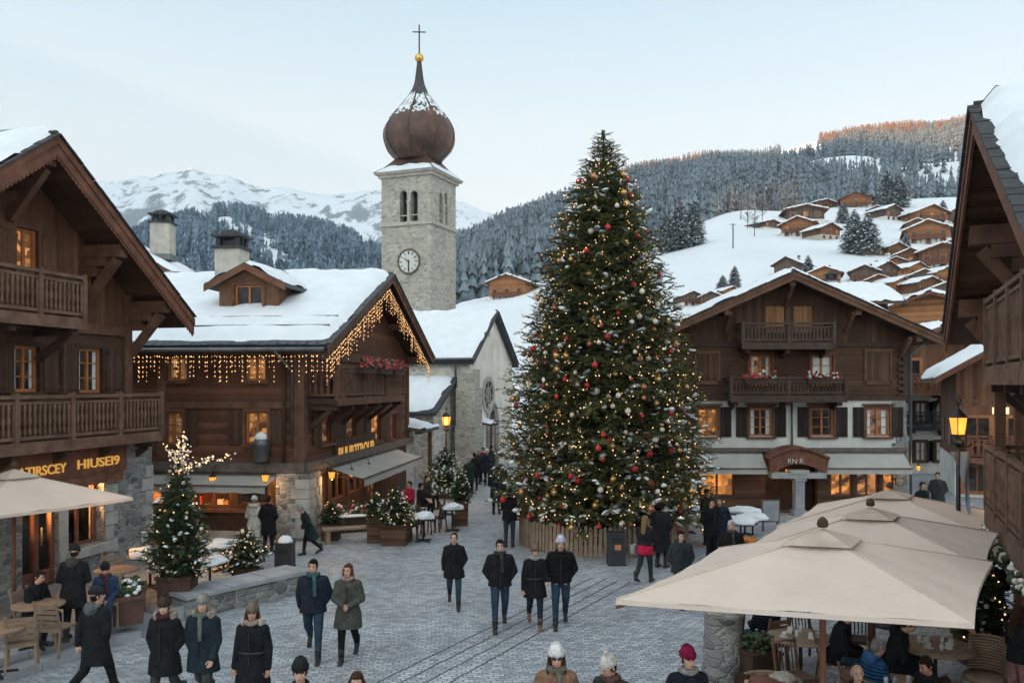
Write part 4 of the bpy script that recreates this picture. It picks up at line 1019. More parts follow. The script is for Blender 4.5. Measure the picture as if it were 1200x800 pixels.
for P,ws in ((sp,bl),(fp,br)):
    m=(ws[0][0]+ws[1][0])/2; g=abs(ws[1][0]-ws[0][0])-ws[0][2]
    t0=ws[0][1]-ws[0][3]/2
    b=MB(); b.lathe([(g*.62,0),(g*.62,.12),(g*.36,.2),(g*.36,1.25),(g*.6,1.4),(g*.6,1.5)],10,P.p(m,t0,-.02),0)
    for w in ws: pbox(b,P,w[0]-w[2]/2,w[0]+w[2]/2,t0+.55,t0+.62,.12,.2,0)
    b.build('belfry_column',M['quoin'],tw)
for zz_ in (((zs,.12,.22),),((zt-.05,.16,.2),(zt+.15,.34,.14))):
    b=MB()
    for z,e,h in zz_: b.bx(-e,S+e,-e,S+e,z,z+h)
    b.build('cornice',M['quoin'],tw)
# low hipped base of the dome with snow
zb=zt+.29; D0=56.3; zn=zat(188,D0); e=.42
b=MB(); c=cz
q=[Vector((-e,-e,zb)),Vector((S+e,-e,zb)),Vector((S+e,S+e,zb)),Vector((-e,S+e,zb))]
n8=[c+Vector((1.55*math.cos(R(a)),1.55*math.sin(R(a)),zn)) for a in (-135,-45,45,135)]
for i in range(4):
    j=(i+1)%4; mid=(q[i]*.5+n8[i]*.5)+Vector((0,0,-.12)); mid2=(q[j]*.5+n8[j]*.5)+Vector((0,0,-.12))
    b.add([q[i],q[j],mid2,mid,n8[i],n8[j]],[(0,1,2,3),(3,2,5,4)],0)
b.add(q,[(0,1,2,3)],1); fl=b.build('dome_base',[M['copper'],M['quoin']],tw)
b=MB()
for i in (0,3,1):
    j=(i+1)%4; A=q[i]*.5+n8[i]*.5+Vector((0,0,-.10)); B=q[j]*.5+n8[j]*.5+Vector((0,0,-.10))
    U=q[j]-q[i]; Vv=((q[i]+q[j])/2-(A+B)/2); rows=[]
    for a in range(11):
        r=[]
        for t in range(15):
            f=t/14; p0=A.lerp(B,f); p1=q[i].lerp(q[j],f); P=p0.lerp(p1,a/10)
            w=min(f,1-f)*2; h=.14*min(1,w*3)*(1 if a>2 else -.3)+.1*noise.noise(P*1.6)-.02
            if a in (0,10) or t in (0,14): h=-.03
            r.append(P+Vector((0,0,max(-.05,h))))
        rows.append(r)
    b.grid(rows)
b.build('base_snow',M['snow'],fl,fix=False)
prof=[(27,190),(27,187),(32,183),(38,176),(41.5,168),(42.5,161),(41.6,154),(38.6,147),(34,140),(28.5,133),(22.5,126),(17,119),(12.2,112),(8.6,106),(6.2,100),(4.8,94),(3.7,86),(2.7,78),(1.6,70)]
P3=[(r*D0/F,zat(v,D0)) for r,v in prof]
b=MB(); b.lathe(P3[:10],16,c,0,True,a0=R(11.25)); b.lathe(P3[9:],16,c,1,True,a0=R(11.25))
for i in range(8):
    a=R(11.25)+2*math.pi*i/8; b.tube([c+Vector((r*1.004*math.cos(a),r*1.004*math.sin(a),z)) for r,z in P3],.035,4)
dm=b.build('onion_dome',[M['copper'],M['slate']],tw)
b=MB(); rows=[]; NA=128
for i in range(41):
    f=i/40; v=142-(142-104)*f; r=np.interp(-v,[-p[1] for p in prof],[p[0] for p in prof])*D0/F; z=zat(v,D0); row=[]
    for j in range(NA+1):
        a=2*math.pi*(j%NA)/NA; nn=noise.noise(Vector((math.cos(a)*2.2,math.sin(a)*2.2,z*1.4)))+.8*noise.noise(Vector((math.cos(a)*9,math.sin(a)*9,z*3)))
        rib=abs(((a-R(11.25))/(2*math.pi/8))%1-.5)*2
        h=.05+.05*nn; lim=f*1.25-.16+.55*nn
        if lim<0: h=-.06
        if f>.66: h=.05-(f-.66)*.55+.10*nn
        sp_=noise.noise(Vector((math.cos(a)*15,math.sin(a)*15,z*5)))+.5*noise.noise(Vector((math.cos(a)*30,math.sin(a)*30,z*9)))
        if sp_>.12+.25*min(f,.5): h-=.16
        if rib>.86: h=min(h,-.02)
        row.append(c+Vector(((r+h)*math.cos(a),(r+h)*math.sin(a),z)))
    rows.append(row)
b.grid(rows); b.build('dome_snow',M['snow'],dm,fix=False)
b=MB(); zb_=zat(68,D0); b.ell(c+Vector((0,0,zb_)),(.3,.3,.3),16,10); b.build('ball',M['gold'],tw)
b=MB(); zt_=zat(29,D0); za=zat(37.5,D0); b.beam(c+Vector((0,0,zb_+.25)),c+Vector((0,0,zt_)),.07,.07,0,(1,0,0)); b.beam(c+Vector((-.18,.40,za)),c+Vector((.18,-.40,za)),.06,.06); b.build('cross',M['iron'],tw)
# clock
cs,ct=TW.on_x(479.5,306.5,0); rr=.74
b=MB(); b.add([sp.p(cs+rr*math.cos(R(a)),ct+rr*math.sin(R(a)),-.06) for a in range(0,360,10)],[tuple(range(36))],0)
vs=[sp.p(cs+rr*1.03*math.cos(R(a)),ct+rr*1.03*math.sin(R(a)),-.04) for a in range(0,361,10)]; b.tube(vs,.075,6,1)
for i in range(12):
    a=R(30*i); ca,sa=math.cos(a),math.sin(a); b.beam(sp.p(cs+rr*.62*ca,ct+rr*.62*sa,-.075),sp.p(cs+rr*.90*ca,ct+rr*.90*sa,-.075),.075 if i%3 else .1,.03,1)
ck=b.build('clock_face',[M['stucco'],M['trim_grey']],tw,fix=False)
b=MB(); b.beam(sp.p(cs,ct+.1,-.1),sp.p(cs,ct-.55,-.1),.07,.03); b.beam(sp.p(cs-.06,ct-.05,-.11),sp.p(cs+.30,ct+.22,-.11),.09,.03); b.build('hands',M['iron'],ck)

# ================================================================ terrain
def ip(u,tab): return np.interp(u,[a for a,_ in tab],[b for _,b in tab])
VC=[(-300,420),(430,400),(505,372),(540,352),(600,337),(640,322),(700,306),(760,292),(800,276),(830,264),(870,252),(900,247),(1000,238),(1140,240),(1300,250),(1700,260)]
DC=[(430,200),(540,220),(640,240),(700,260),(760,280),(830,320),(900,380),(1000,420),(1700,420)]
VR=[(-300,380),(430,345),(500,312),(540,292),(580,272),(640,246),(700,225),(740,206),(760,202),(840,190),(900,188),(920,178),(1000,158),(1140,146),(1300,140),(1700,130)]
DR=[(430,800),(540,900),(640,1100),(760,1250),(900,1350),(1700,1400)]
def hill_z(u,D):
    u=np.asarray(u,float); D=np.asarray(D,float)
    dc=ip(u,DC); zc=HC+(V0-ip(u,VC))/F*dc; dr=ip(u,DR); zr=HC+(V0-ip(u,VR))/F*dr; zc=np.maximum(zc,0.5)
    t=np.clip((D-62)/(dc-62),0,1); z1=zc*t**1.12
    s=np.clip((D-dc)/(dr-dc),0,1)
    z2=zc+(zr-zc)*np.clip(s*1.0,0,1)**1.0*np.clip(.35+s*4,0,1)
    d=np.clip(D-dr,0,None); z3=zr-d*.25
    z=np.where(D<dc,z1,np.where(D<dr,z2,z3))
    # gentle undulation
    x=(u-600)/F*D
    w=np.clip((D-120)/200,0,1)
    z=z+w*(2.2*np.sin(x*.031+D*.017)+1.5*np.sin(D*.045-x*.02))*np.clip(D/400,.3,2.5)*np.where(np.abs(D-dr)<120,.6,1)
    return z
def fan(name,us,Ds,zf,mat):
    U,Dd=np.meshgrid(us,Ds); Z=zf(U,Dd); X=(U-600)/F*Dd
    V=np.stack([X,Dd,Z],-1).reshape(-1,3); h,w=U.shape
    i=np.arange(h*w).reshape(h,w); Fc=np.stack([i[:-1,:-1],i[:-1,1:],i[1:,1:],i[1:,:-1]],-1).reshape(-1,4)
    o=np_mesh(name,V,Fc,mat,smooth=True); return tag(o,kind='structure')
us=np.linspace(420,1700,170); Ds=np.concatenate([np.linspace(58,450,110),np.linspace(458,1500,110),np.linspace(1530,1900,12)])
def hz2(U,D):
    z=hill_z(U,D); edge=np.clip((U-430)/60,0,1); return z*edge-(1-edge)*6-np.where(D<64,.4,0)
fan('snowy_hillside',us,Ds,hz2,M['snow_ground'])
# far mountains
def fbm(x,y,sc,oc=5,seed=0):
    out=np.zeros(x.shape); f=np.ravel(x)*sc; g=np.ravel(y)*sc; r=np.empty(f.shape)
    for i in range(f.size): r[i]=noise.hetero_terrain(Vector((f[i],g[i],seed)),.9,2.1,oc,.7) if False else noise.ridged_multi_fractal(Vector((f[i],g[i],seed)),.95,2.1,oc,1.0,2.0)
    return r.reshape(x.shape)
VS=[(-500,225),(0,222),(60,214),(100,211),(125,213),(145,211),(165,206),(178,208),(190,203),(205,202),(225,196.5),(238,202),(250,206),(265,204.5),(278,210),(290,215),(310,221),(332,219),(355,225),(380,229),(410,226),(440,222),(480,230),(505,234),(530,235),(545,238),(560,245),(580,252),(620,275),(700,320)]
DM=3200.0
def snow_z(U,D):
    zr=HC+(V0-ip(U,VS))/F*DM; t=np.clip((D-1500)/(DM-1500),0,1); back=np.clip((D-DM)/900,0,1)
    x=(U-600)/F*D; n=fbm(x,D,.0016,5,3.3)-1.0
    amp=np.sin(np.pi*np.clip(t*.97+.03,0,1))**.8
    z=zr*(t**1.25)*(1-back*.7)+n*135*amp+(fbm(x,D,.006,4,7.7)-1.0)*26*amp*np.clip(1-back*2,0,1)
    return z-60*(t<=0)
us=np.linspace(-120,720,240); Ds=np.concatenate([np.linspace(1500,DM,120),np.linspace(DM+25,DM+900,16)])
t=NT('mountain_snow'); co=t.coord('World'); g=t.n('ShaderNodeNewGeometry'); nz=t.sep(g.outputs['Normal'])['Z']
f=t.noise(co,.013,9,.72); rk=t.math('ADD',t.math('MULTIPLY',nz,.38),t.math('MULTIPLY',t.math('SUBTRACT',f,.5),1.0))
col=t.ramp(rk,[(.235,(.22,.235,.26)),(.29,(.72,.75,.80))])
M['mountain']=t.fin(col,.8,t.bump(t.noise(co,.03,6,.6),.6,6))
fan('snow_mountain',us,Ds,snow_z,M['mountain'])
VF=[(-300,345),(0,332),(60,320),(110,310),(150,284),(180,268),(204,263),(230,256),(265,250),(290,254),(308,258),(340,265),(369,268),(400,277),(412,282),(444,299),(480,310),(530,328),(600,352),(700,390)]
DF=1700.0
def forest_z(U,D):
    zr=HC+(V0-ip(U,VF))/F*DF; t=np.clip((D-420)/(DF-420),0,1); b=np.clip((D-DF)/500,0,1)
    x=(U-600)/F*D; n=fbm(x,D,.004,3,9.1)-1.0
    return zr*t**.92*(1-b)+n*22*np.sin(np.pi*t)**1.0-8*(t<=0)
us=np.linspace(-150,640,150); Ds=np.concatenate([np.linspace(400,DF,90),np.linspace(DF+20,DF+500,10)])
fan('forested_mountain',us,Ds,forest_z,M['snow_ground'])
# unseen ridge added out of view, crest shaped to hold back the low sun
SUN_EL,SUN_AZ=R(8.0),R(40)          # light travels towards (+cos az, +sin az)
sd=Vector((math.cos(SUN_AZ),math.sin(SUN_AZ),0)); ts=math.tan(SUN_EL)
def shade_need(u,v,D):
    x=(u-600)/F*D; z=zat(v,D); s=(x+2500)/sd.x; return D-s*sd.y, z+s*ts
req=[shade_need(*q) for q in ((1130,228,1400),(1000,250,1400),(920,244,1350),(835,250,1300),(760,254,1250),(640,258,1100),(540,280,900),(225,199,3200),(300,211,3200),(160,201,3200),(380,221,3200),(430,218,3200),(500,228,3200),(560,240,3200))]
req=sorted(q for q in req if q[0]>0); PR_=[(-6000,700),(-2100,650),(-1620,745),(-1434,792),(-1183,772),(-1050,752),(-1000,735),(-700,720),(600,1000)]; PY=[a for a,_ in PR_+req]+[2900]; PZ=[b for _,b in PR_+req]+[req[-1][1]]
def rid(Y,s):                         # s 0 at crest .. 1 foot
    z=np.interp(Y,PY,PZ); return z
ys=np.linspace(-6000,2900,260); rows=[]; 
V=[];w=7
for j,(dx,kz) in enumerate(((-1500,0),(-700,.5),(-250,.82),(0,1.0),(250,.8),(800,.4),(1300,0))):
    for y in ys: V.append((-2500+dx,y,np.interp(y,PY,PZ)*kz+ (0 if j!=3 else 6*math.sin(y*.05)+4*math.sin(y*.13)) -(5 if kz==0 else 0)))
V=np.array(V); i=np.arange(len(V)).reshape(w,len(ys)); Fc=np.stack([i[:-1,:-1],i[:-1,1:],i[1:,1:],i[1:,:-1]],-1).reshape(-1,4)
tag(np_mesh('shading_ridge',V,Fc,M['snow_ground'],smooth=True),kind='structure')

# ---------------------------------------------------------------- forest (stuff): thousands of small conifers
def conifer_tpl(n,seed,tiers=6,spread=.19):
    r=np.random.default_rng(seed); V=[];Fc=[]
    for i in range(tiers):
        f=i/tiers; z0=.05+.92*f; z1=z0+.30*(1-.45*f); R0=spread*(1-f)**.85+.012; off=len(V)
        V.append((0,0,min(1.0,z1)))
        a0=r.uniform(0,6.28)
        for j in range(n):
            a=a0+6.283*j/n; q=R0*(1.0 if j%2==0 else .58)*r.uniform(.8,1.2); V.append((q*math.cos(a),q*math.sin(a),z0-(0.02 if j%2==0 else -.03)+r.uniform(-.012,.012)))
        for j in range(n): Fc.append((off,off+1+j,off+1+(j+1)%n))
    return np.array(V),np.array(Fc)
def scatter(name,pts,hs,tpls,mats,mi_each,parent=None,rad=1.0):
    Vs=[];Fs=[];Ms=[];off=0; 
    for k,(p,h) in enumerate(zip(pts,hs)):
        tv,tf=tpls[k%len(tpls)]; a=RNG.uniform(0,6.28); c,s=math.cos(a),math.sin(a); q=h*rad*RNG.uniform(.85,1.15)
        v=np.empty_like(tv); v[:,0]=(tv[:,0]*c-tv[:,1]*s)*q+p[0]; v[:,1]=(tv[:,0]*s+tv[:,1]*c)*q+p[1]; v[:,2]=tv[:,2]*h+p[2]-.3
        Vs.append(v);Fs.append(tf+off);Ms.append(np.full(len(tf),mi_each[k])); off+=len(v)
    return np_mesh(name,np.concatenate(Vs),np.concatenate(Fs),mats,parent,np.concatenate(Ms))
TP=[conifer_tpl(8,i) for i in range(6)]; TPL=[conifer_tpl(6,20+i,4,.155) for i in range(5)]
def nz_(x,y,s,sd=0): return noise.noise(Vector((x*s,y*s,sd)))
pts=[];hs=[];mi=[]
N=0
def proj(x,y,z): return 600+x/y*F, V0-(z-HC)/y*F
while N<21000:
    u=RNG.uniform(500,1320); dc=float(ip(u,DC)); dr=float(ip(u,DR)); a=RNG.random()
    D=math.sqrt((dc+25)**2+a*((dr+60)**2-(dc+25)**2)); x=(u-600)/F*D; z=float(hill_z(u,D)); pu,pv=proj(x,D,z)
    n=nz_(x,D,.006,1.0)+.5*nz_(x,D,.02,2)
    if n>.52: continue
    # clearings seen on the slope
    if (915<pu<965 and 172<pv<196 and D>900) or (1075<pu<1135 and 190<pv<235 and RNG.random()<.8) or (990<pu<1040 and 190<pv<232 and nz_(x,D,.015,5)>.02): continue
    if 905<pu<960 and D>dr-260: continue
    h=RNG.uniform(11,19)*(1.0 if D<900 else .9)
    pts.append((x,D,z)); hs.append(h); N+=1
    lit=(D>dr-330 and ((925<pu<1085 and nz_(x,D,.004,8)>-.25) or (725<pu<842 and RNG.random()<.6) or (1095<pu<1150 and RNG.random()<.75)))  # trees in the sunlit ridge band take the warmer colour
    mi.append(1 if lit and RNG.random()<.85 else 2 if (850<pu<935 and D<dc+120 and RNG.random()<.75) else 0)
# a dense belt of taller trees just behind the crest of the snow slope
for i in range(1500):
    u=RNG.uniform(515,1180); dc=float(ip(u,DC)); D=dc+RNG.uniform(12,110); x=(u-600)/F*D; z=float(hill_z(u,D))
    if u>985 and RNG.random()<.75: continue
    pts.append((x,D,z)); hs.append(RNG.uniform(9,19)*(1.0 if u<700 or 800<u<830 else .75)); mi.append(2 if (845<u<940 and RNG.random()<.8) or RNG.random()<.06 else 0)
tag(scatter('hillside_forest',pts,hs,TPL,[M['needle_far_hazed'],M['larch_sunlit'],M['bare']],mi),None,None,None,'stuff')
pts=[];hs=[]
while len(pts)<13000:
    u=RNG.uniform(-60,600); D=math.sqrt(430**2+RNG.random()*((DF+40)**2-430**2)); x=(u-600)/F*D; z=float(forest_z(np.array([[u]]),np.array([[D]]))[0,0]) if False else None
    pts.append((x,D,0)); hs.append(RNG.uniform(20,32))
P=np.array(pts); U=600+P[:,0]/P[:,1]*F; Z=forest_z(U,P[:,1]); keep=[]
CL=[(287,281,24,11),(264,272,9,16),(325,261,15,7),(350,284,16,6),(318,297,10,8),(364,266,14,5),(405,275,18,5),(240,262,12,6),(300,300,10,6),(430,295,14,5),(270,268,6,10)]
for i in range(len(P)):
    pu,pv=proj(P[i,0],P[i,1],Z[i]); c=False
    for cu,cv,a,b in CL:
        if ((pu-cu)/a)**2+((pv+3-cv)/b)**2<1.1+.5*nz_(pu,pv,.2,3): c=True
    if c or nz_(P[i,0],P[i,1],.006,7)>.42: continue
    keep.append((P[i,0],P[i,1],Z[i]))
for i in range(160):                    # dark clump on the snow slope beneath the peak
    u=RNG.normal(163,11); D=RNG.uniform(2250,2450); x=(u-600)/F*D; keep.append((x,D,None))
kp=[]
for p in keep:
    if p[2] is None:
        z=float(snow_z(np.array([[600+p[0]/p[1]*F]]),np.array([[p[1]]]))[0,0]); kp.append((p[0],p[1],z))
    else: kp.append(p)
t=NT('mountain_forest_needles'); M['needle_mtn_hazed']=needle_mat('mountain_forest',(.026,.046,.068),(.056,.086,.115),.45,.02,(.42,.54,.68))  # blue of the distant air put into needle and frost colours
tag(scatter('mountain_forest',kp,[RNG.uniform(20,32) for _ in kp],TPL,[M['needle_mtn_hazed']],[0]*len(kp),None,1.15),None,None,None,'stuff')

# ---------------------------------------------------------------- houses of the village and hill
def small_house(name,label,loc,rz,W,L,He,k,wallm,basem,base_h,nx,nz,lit,snow=.3,oe=.9,group=None,balc=True,seed=0,hchim=True,patch=.0,gw=None,roofm=None):
    r=random.Random(seed); t=thing(name,label,'house',loc,rz,group); Hr=He+k*W/2
    b=MB(); fp=FRONT(0)
    wall(b,fp,[(0,base_h),(W,base_h),(W,He-.15),(W/2,Hr-.15),(0,He-.15)],[],.2,0); hv=random.Random(seed+5)
    b.add([(0,L,-4),(W,L,-4),(W,L,He-.15),(W/2,L,Hr-.15),(0,L,He-.15)],[(0,1,2,3,4)],0)
    for x in (0,W): b.add([(x,0,base_h),(x,L,base_h),(x,L,He-.15),(x,0,He-.15)],[(0,1,2,3)],0)
    b.build('wall',[wallm],t)
    b=MB(); b.bx(-.06,W+.06,-.06,L,-4,base_h+.03); b.build('base',basem,t)
    gable_roof(t,W,L,k,Hr,oe,oe,oe*.6,.2,[M['slate_dark'],M['beam'],M['beam_red']],snow,seed+40,patch,.24,False,False,False)
    for j in range(nz):
        zc=base_h*.5 if j==0 and nz>1 else base_h+(j-(1 if nz>1 else 0)+.5)*2.3+.1
        for i in range(nx):
            xc=W*(i+.5)/nx
            if zc+.6>He-.1+k*min(xc,W-xc)-.2: continue
            w=MB(); pbox(w,fp,xc-.62,xc+.62,zc-.68,zc+.68,-.09 if j==0 else -.06,.0); o=w.build('window',M['sash'],t)
            w=MB()
            for sg in (-1,1): pbox(w,fp,xc+sg*.235-.2,xc+sg*.235+.2,zc-.52,zc+.52,-.13,-.03)
            w.build('pane',M['win_warm'] if r.random()<lit else M['win_dark'],o)
    for j in range(2):                      # side windows
        w=MB(); 
        for x,s in ((0,-1),(W,1)): w.bx(x-.05,x+.05,L*(.25+.45*j),L*(.25+.45*j)+.9,base_h+.5,base_h+1.6)
        w.build('side_window',M['sash_dark'],t)
    if balc: balcony(t,fp,W*.12,W*.88,base_h+.12,.9,.9,M['beam_red'],.24,'board',0,4)
    if hchim: chimney(t,(W*.68,L*.55,Hr-k*W*.18-.3),.7,.7,1.2,M['quoin'])
    return t
HB=planks('brown_barn_board',(.22,.105,.06),(.30,.155,.09),.3,'X'); HG=planks('grey_barn_board',(.16,.115,.09),(.23,.175,.14),.3,'X')
HO=planks('orange_log_wall',(.43,.185,.08),(.55,.26,.12),.25,'Z')
def find_D(u,v,lo=66,hi=460):               # where the hillside is seen at that spot
    Ds=np.linspace(lo,hi,1600); vv=V0-(hill_z(np.full_like(Ds,u),Ds)-HC)/Ds*F; i=np.argmin(np.abs(vv-v)); return float(Ds[i])
def hill_house(u,v,wpx,rot,wm,label,He=4.2,k=.42,Lf=1.1,base=1.2,snow=.35,nx=3,nz=2,balc=True,lit=.12,seed=0,D=None,patch=0,bm=None,chim=True):
    D=D or find_D(u,v); Wd=wpx*D/F; x=(u-600)/F*D; z=zat(v,D); rz=R(rot*2.2)
    ro=Vector((x,D,z))-Matrix.Rotation(rz,3,'Z')@Vector((Wd*.53,0,0))
    s=Wd/9.0*1.06
    t=small_house('hill_chalet',label,ro,rz,9.0,9.0*Lf,He,k,wm,bm or M['stucco'],base,nx,nz,lit,snow,1.0,'chalets on the snowy hill',balc,seed,chim,patch)
    t.scale=(s,)*3; return t
hh=[(594,349,42,-8,HO,'honey log chalet alone on the snow slope between the tower and the Christmas tree',4.0,.36,dict(balc=True,nz=1,base=.3)),
 (935,277,36,-14,HO,'honey chalet with snow fringed roof, largest of the upper pair left of the dark firs',3.6,.42,dict(seed=2)),
 (973,281,27,10,HB,'brown barn on a pale stone base just left of the dark firs',4.4,.42,dict(base=1.8,balc=False,seed=3,bm=M['quoin'])),
 (944,259,40,-4,HG,'long low grey chalet behind the upper honey chalet',3.0,.22,dict(nz=1,base=.4,seed=4,balc=False)),
 (968,245,26,6,HB,'small low chalet with white roof at the edge of the forest',2.6,.25,dict(nz=1,base=.4,seed=5,balc=False,chim=False)),
 (1003,243,32,-12,HO,'rust brown chalet highest up beside the forest, its broad roof bare of snow',3.0,.38,dict(nz=1,base=.4,seed=6,snow=0)),
 (1047,258,24,12,HG,'grey weathered barn standing on a white base right above the dark firs',4.6,.42,dict(base=1.4,balc=False,seed=7)),
 (1028,255,20,-10,HG,'grey shed close behind the weathered barn above the dark firs',4.0,.42,dict(base=.6,balc=False,seed=8,chim=False)),
 (1092,263,38,4,HO,'honey chalet with wide low gable, upper one on the right of the slope',3.4,.40,dict(seed=9)),
 (1088,286,44,-10,HO,'wide honey chalet with snowy roof beneath the upper right chalet',3.6,.40,dict(seed=10)),
 (1120,284,30,8,HB,'brown chalet overlapping the wide honey chalet on its right',3.8,.40,dict(seed=11)),
 (1067,313,32,-6,HB,'brown chalet with arched snowy gable below the open snowfield',4.0,.42,dict(seed=12)),
 (1105,316,48,-14,HB,'broad brown chalet half behind the carved gable at the right',4.0,.34,dict(seed=13)),
 (1040,328,32,12,HG,'grey chalet with white roof in the cluster under the snowfield',4.0,.42,dict(seed=14)),
 (1013,332,30,-12,HG,'grey brown chalet with decorated gable left in the cluster under the snowfield',4.2,.42,dict(seed=15)),
 (1083,334,26,-4,HG,'dark chalet with hipped looking gable in the middle of the lower cluster',4.2,.44,dict(seed=16)),
 (922,324,30,-20,HG,'grey roofed barn peeping up behind the ridge of the tall dark chalet',4.4,.5,dict(base=.3,balc=False,seed=17,nz=1,snow=.12,patch=.6)),
 (966,336,34,-8,HO,'honey chalet just over the right roof slope of the tall dark chalet',4.2,.40,dict(seed=18)),
 (985,347,22,14,HB,'small brown chalet lower down beside the honey one over the roof slope',4.4,.40,dict(seed=19,chim=False)),
 (858,352,24,8,HO,'rust red chalet with snowy roof over the left roof slope of the dark chalet',4.0,.40,dict(seed=20)),
 (834,360,26,-10,HG,'grey chalet with dark roof just left of the rust red one',4.2,.42,dict(seed=21,patch=.5)),
 (1090,348,34,8,HB,'brown chalet above the orange house, partly behind its white roof',4.4,.36,dict(seed=22)),
]
for i,(u,v,w,ro,wm,lab,He,k,kw) in enumerate(hh): hill_house(u,v,w,ro,wm,lab,He,k,**kw)
# nearer village houses
def near_house(u,D,z,Wd,L,rot,**kw):
    x=(u-600)/F*D; rz=R(rot); ro=Vector((x,D,z))-Matrix.Rotation(rz,3,'Z')@Vector((Wd/2,0,0)); return small_house('village_house',loc=ro,rz=rz,W=Wd,L=L,**kw)
near_house(1092,72,6.9,6.4,10,-32,label='orange timber house with broad white roof behind the tall dark chalet',He=4.6,k=.34,wallm=HO,basem=M['stucco'],base_h=1.2,nx=2,nz=2,lit=.5,seed=51,group='village houses')
near_house(1022,60,6.3,6.0,4.5,86,label='long dark house with flat looking snow roof just right of the dark chalet ridge',He=4.3,k=.36,wallm=M['log'],basem=M['stucco'],base_h=.6,nx=2,nz=1,lit=.3,seed=52,group='village houses',balc=False)
near_house(1094,46,0,5.0,6,0,label='white house with brown timber gable and black balconies at the end of the alley',He=7.0,k=.35,wallm=HB,basem=M['stucco'],base_h=4.3,nx=2,nz=1,lit=.2,seed=53,group='village houses',hchim=False)
near_house(1170,36,0,3.2,7,-22,label='narrow brown house with steep snowy roof in the alley beside the amber street lamp',He=5.6,k=.6,wallm=M['board'],basem=M['stucco'],base_h=1.6,nx=2,nz=2,lit=.3,seed=54,group='village houses',hchim=False)
near_house(655,63,0,10,9,-84,label='brown house with big white roof behind the Christmas tree, next to the church',He=6.2,k=.62,wallm=M['log_red'],basem=M['stone'],base_h=2.6,nx=3,nz=2,lit=.2,seed=55,group='village houses',balc=False)
near_house(105,44,0,12.5,12,4,label='large chalet with snowy roof and tall chimney, partly behind the two left chalets',He=9.6,k=.52,wallm=M['log_red'],basem=M['stone'],base_h=3,nx=3,nz=3,lit=.2,seed=56,group='village houses',hchim=False)
wh=[o for o in bpy.data.objects if o.get('label','').startswith('white house with brown timber')][0]
for zc in (3.3,1.2):
    for xc in (1.75,2.85): window(wh,Plane((0,-.07,0),(1,0,0),(0,0,1),(0,1,0)),xc,zc,.6,1.05,M['sash_dark'],M['win_dark'],2,2,M['beam_dark'],M['shutter_dark'],.22,dep=.0)
balcony(wh,FRONT(-.06),.9,4.6,2.55,.75,.7,M['iron'],.14,'board',0,4,brk=.3)
q=upt(191,45.5); b_=bpy.data.objects
hs_=[o for o in bpy.data.objects if o.get('label','').startswith('large chalet with snowy roof and tall')][0]
lp=Matrix.Rotation(-R(4),3,'Z')@(q-Vector(hs_.location)); chimney(hs_,(lp.x,lp.y,zat(285,45.5)-.9),1.0,1.0,1.9,M['quoin'])
# more chalets crowding the lower right of the hill
more=[(1052,300,24,6,HB,'small brown chalet left of the wide honey chalet, under the weathered barn',3.8,.42,dict(seed=61)),
 (1117,300,30,-10,HO,'honey chalet under the brown one at the right of the slope',3.8,.4,dict(seed=62)),
 (1076,325,26,10,HO,'small honey chalet in the middle of the lower cluster, above the dark gable',4.0,.42,dict(seed=63)),
 (1050,316,22,-8,HB,'little brown chalet at the top left of the lower cluster',4.0,.42,dict(seed=64)),
 (1112,335,34,6,HO,'honey chalet close to the carved gable in the lower cluster',4.0,.38,dict(seed=65)),
 (1030,340,26,-6,HB,'brown chalet tucked in front of the decorated grey brown one',4.2,.4,dict(seed=66)),
 (1058,344,28,12,HO,'honey chalet low in the cluster, left of the orange house',4.2,.4,dict(seed=67)),
 (1004,350,24,-14,HB,'brown chalet just over the middle of the right roof slope',4.2,.4,dict(seed=68)),
 (947,349,20,8,HO,'tiny honey chalet peeking over the ridge end of the dark chalet',4.2,.4,dict(seed=69,chim=False)),
 (1108,352,30,-4,HG,'grey chalet directly above the orange house, touching the carved gable',4.2,.4,dict(seed=70)),
 (812,358,24,6,HG,'grey roofed chalet furthest left over the left roof slope of the dark chalet',4.2,.42,dict(seed=71,patch=.5)),
 (905,268,24,14,HG,'long low barn left of the upper honey chalet',2.6,.25,dict(seed=72,nz=1,base=.4,balc=False,chim=False)),
 (1075,272,24,-8,HB,'small brown chalet between weathered barn and upper right honey chalet',3.8,.42,dict(seed=73)),
 (1117,262,26,8,HG,'grey chalet beside the upper right honey chalet',3.6,.4,dict(seed=74)),
 (1025,300,22,4,HG,'grey hay barn alone right under the pair of dark firs',3.6,.42,dict(seed=75,balc=False,chim=False,nz=1,base=.3)),
]
for i,(u,v,w,ro,wm,lab,He,k,kw) in enumerate(more): hill_house(u,v,w,ro,wm,lab,He,k,**kw)
# ================================================================ ground
b=MB(); g=9000
b.add([(-4500,-6200,-.35),(4100,-6200,-.35),(4100,4600,-.35),(-4500,4600,-.35)],[(0,1,2,3)]); tag(b.build('valley_ground',M['snow_ground'],fix=False),kind='structure')
b=MB(); b.add([(-45,-8,0),(45,-8,0),(45,75,0),(-45,75,0)],[(0,1,2,3)]); tag(b.build('cobbled_square',M['cobble'],fix=False),kind='structure')
# four drain channels running diagonally over the square
b=MB(); A=Vector((-2.2,13.7,.004)); Bq=Vector((2.0,21.2,.004)); d=(Bq-A).normalized(); nrm=Vector((d.y,-d.x,0))
for i in range(4):
    o=nrm*(.34*i); n=40; pts=[A-d*5+o+(Bq-A+d*5)*(j/n) for j in range(n+1)]
    w=.015
    for j in range(n):
        p,q=pts[j],pts[j+1]; jj=nrm*(.01*math.sin(j*2.3+i)); b.add([p-nrm*w+jj,q-nrm*w+jj,q+nrm*w+jj,p+nrm*w+jj],[(0,1,2,3)])
tag(b.build('drain_channels',M['joint'],fix=False),kind='structure')
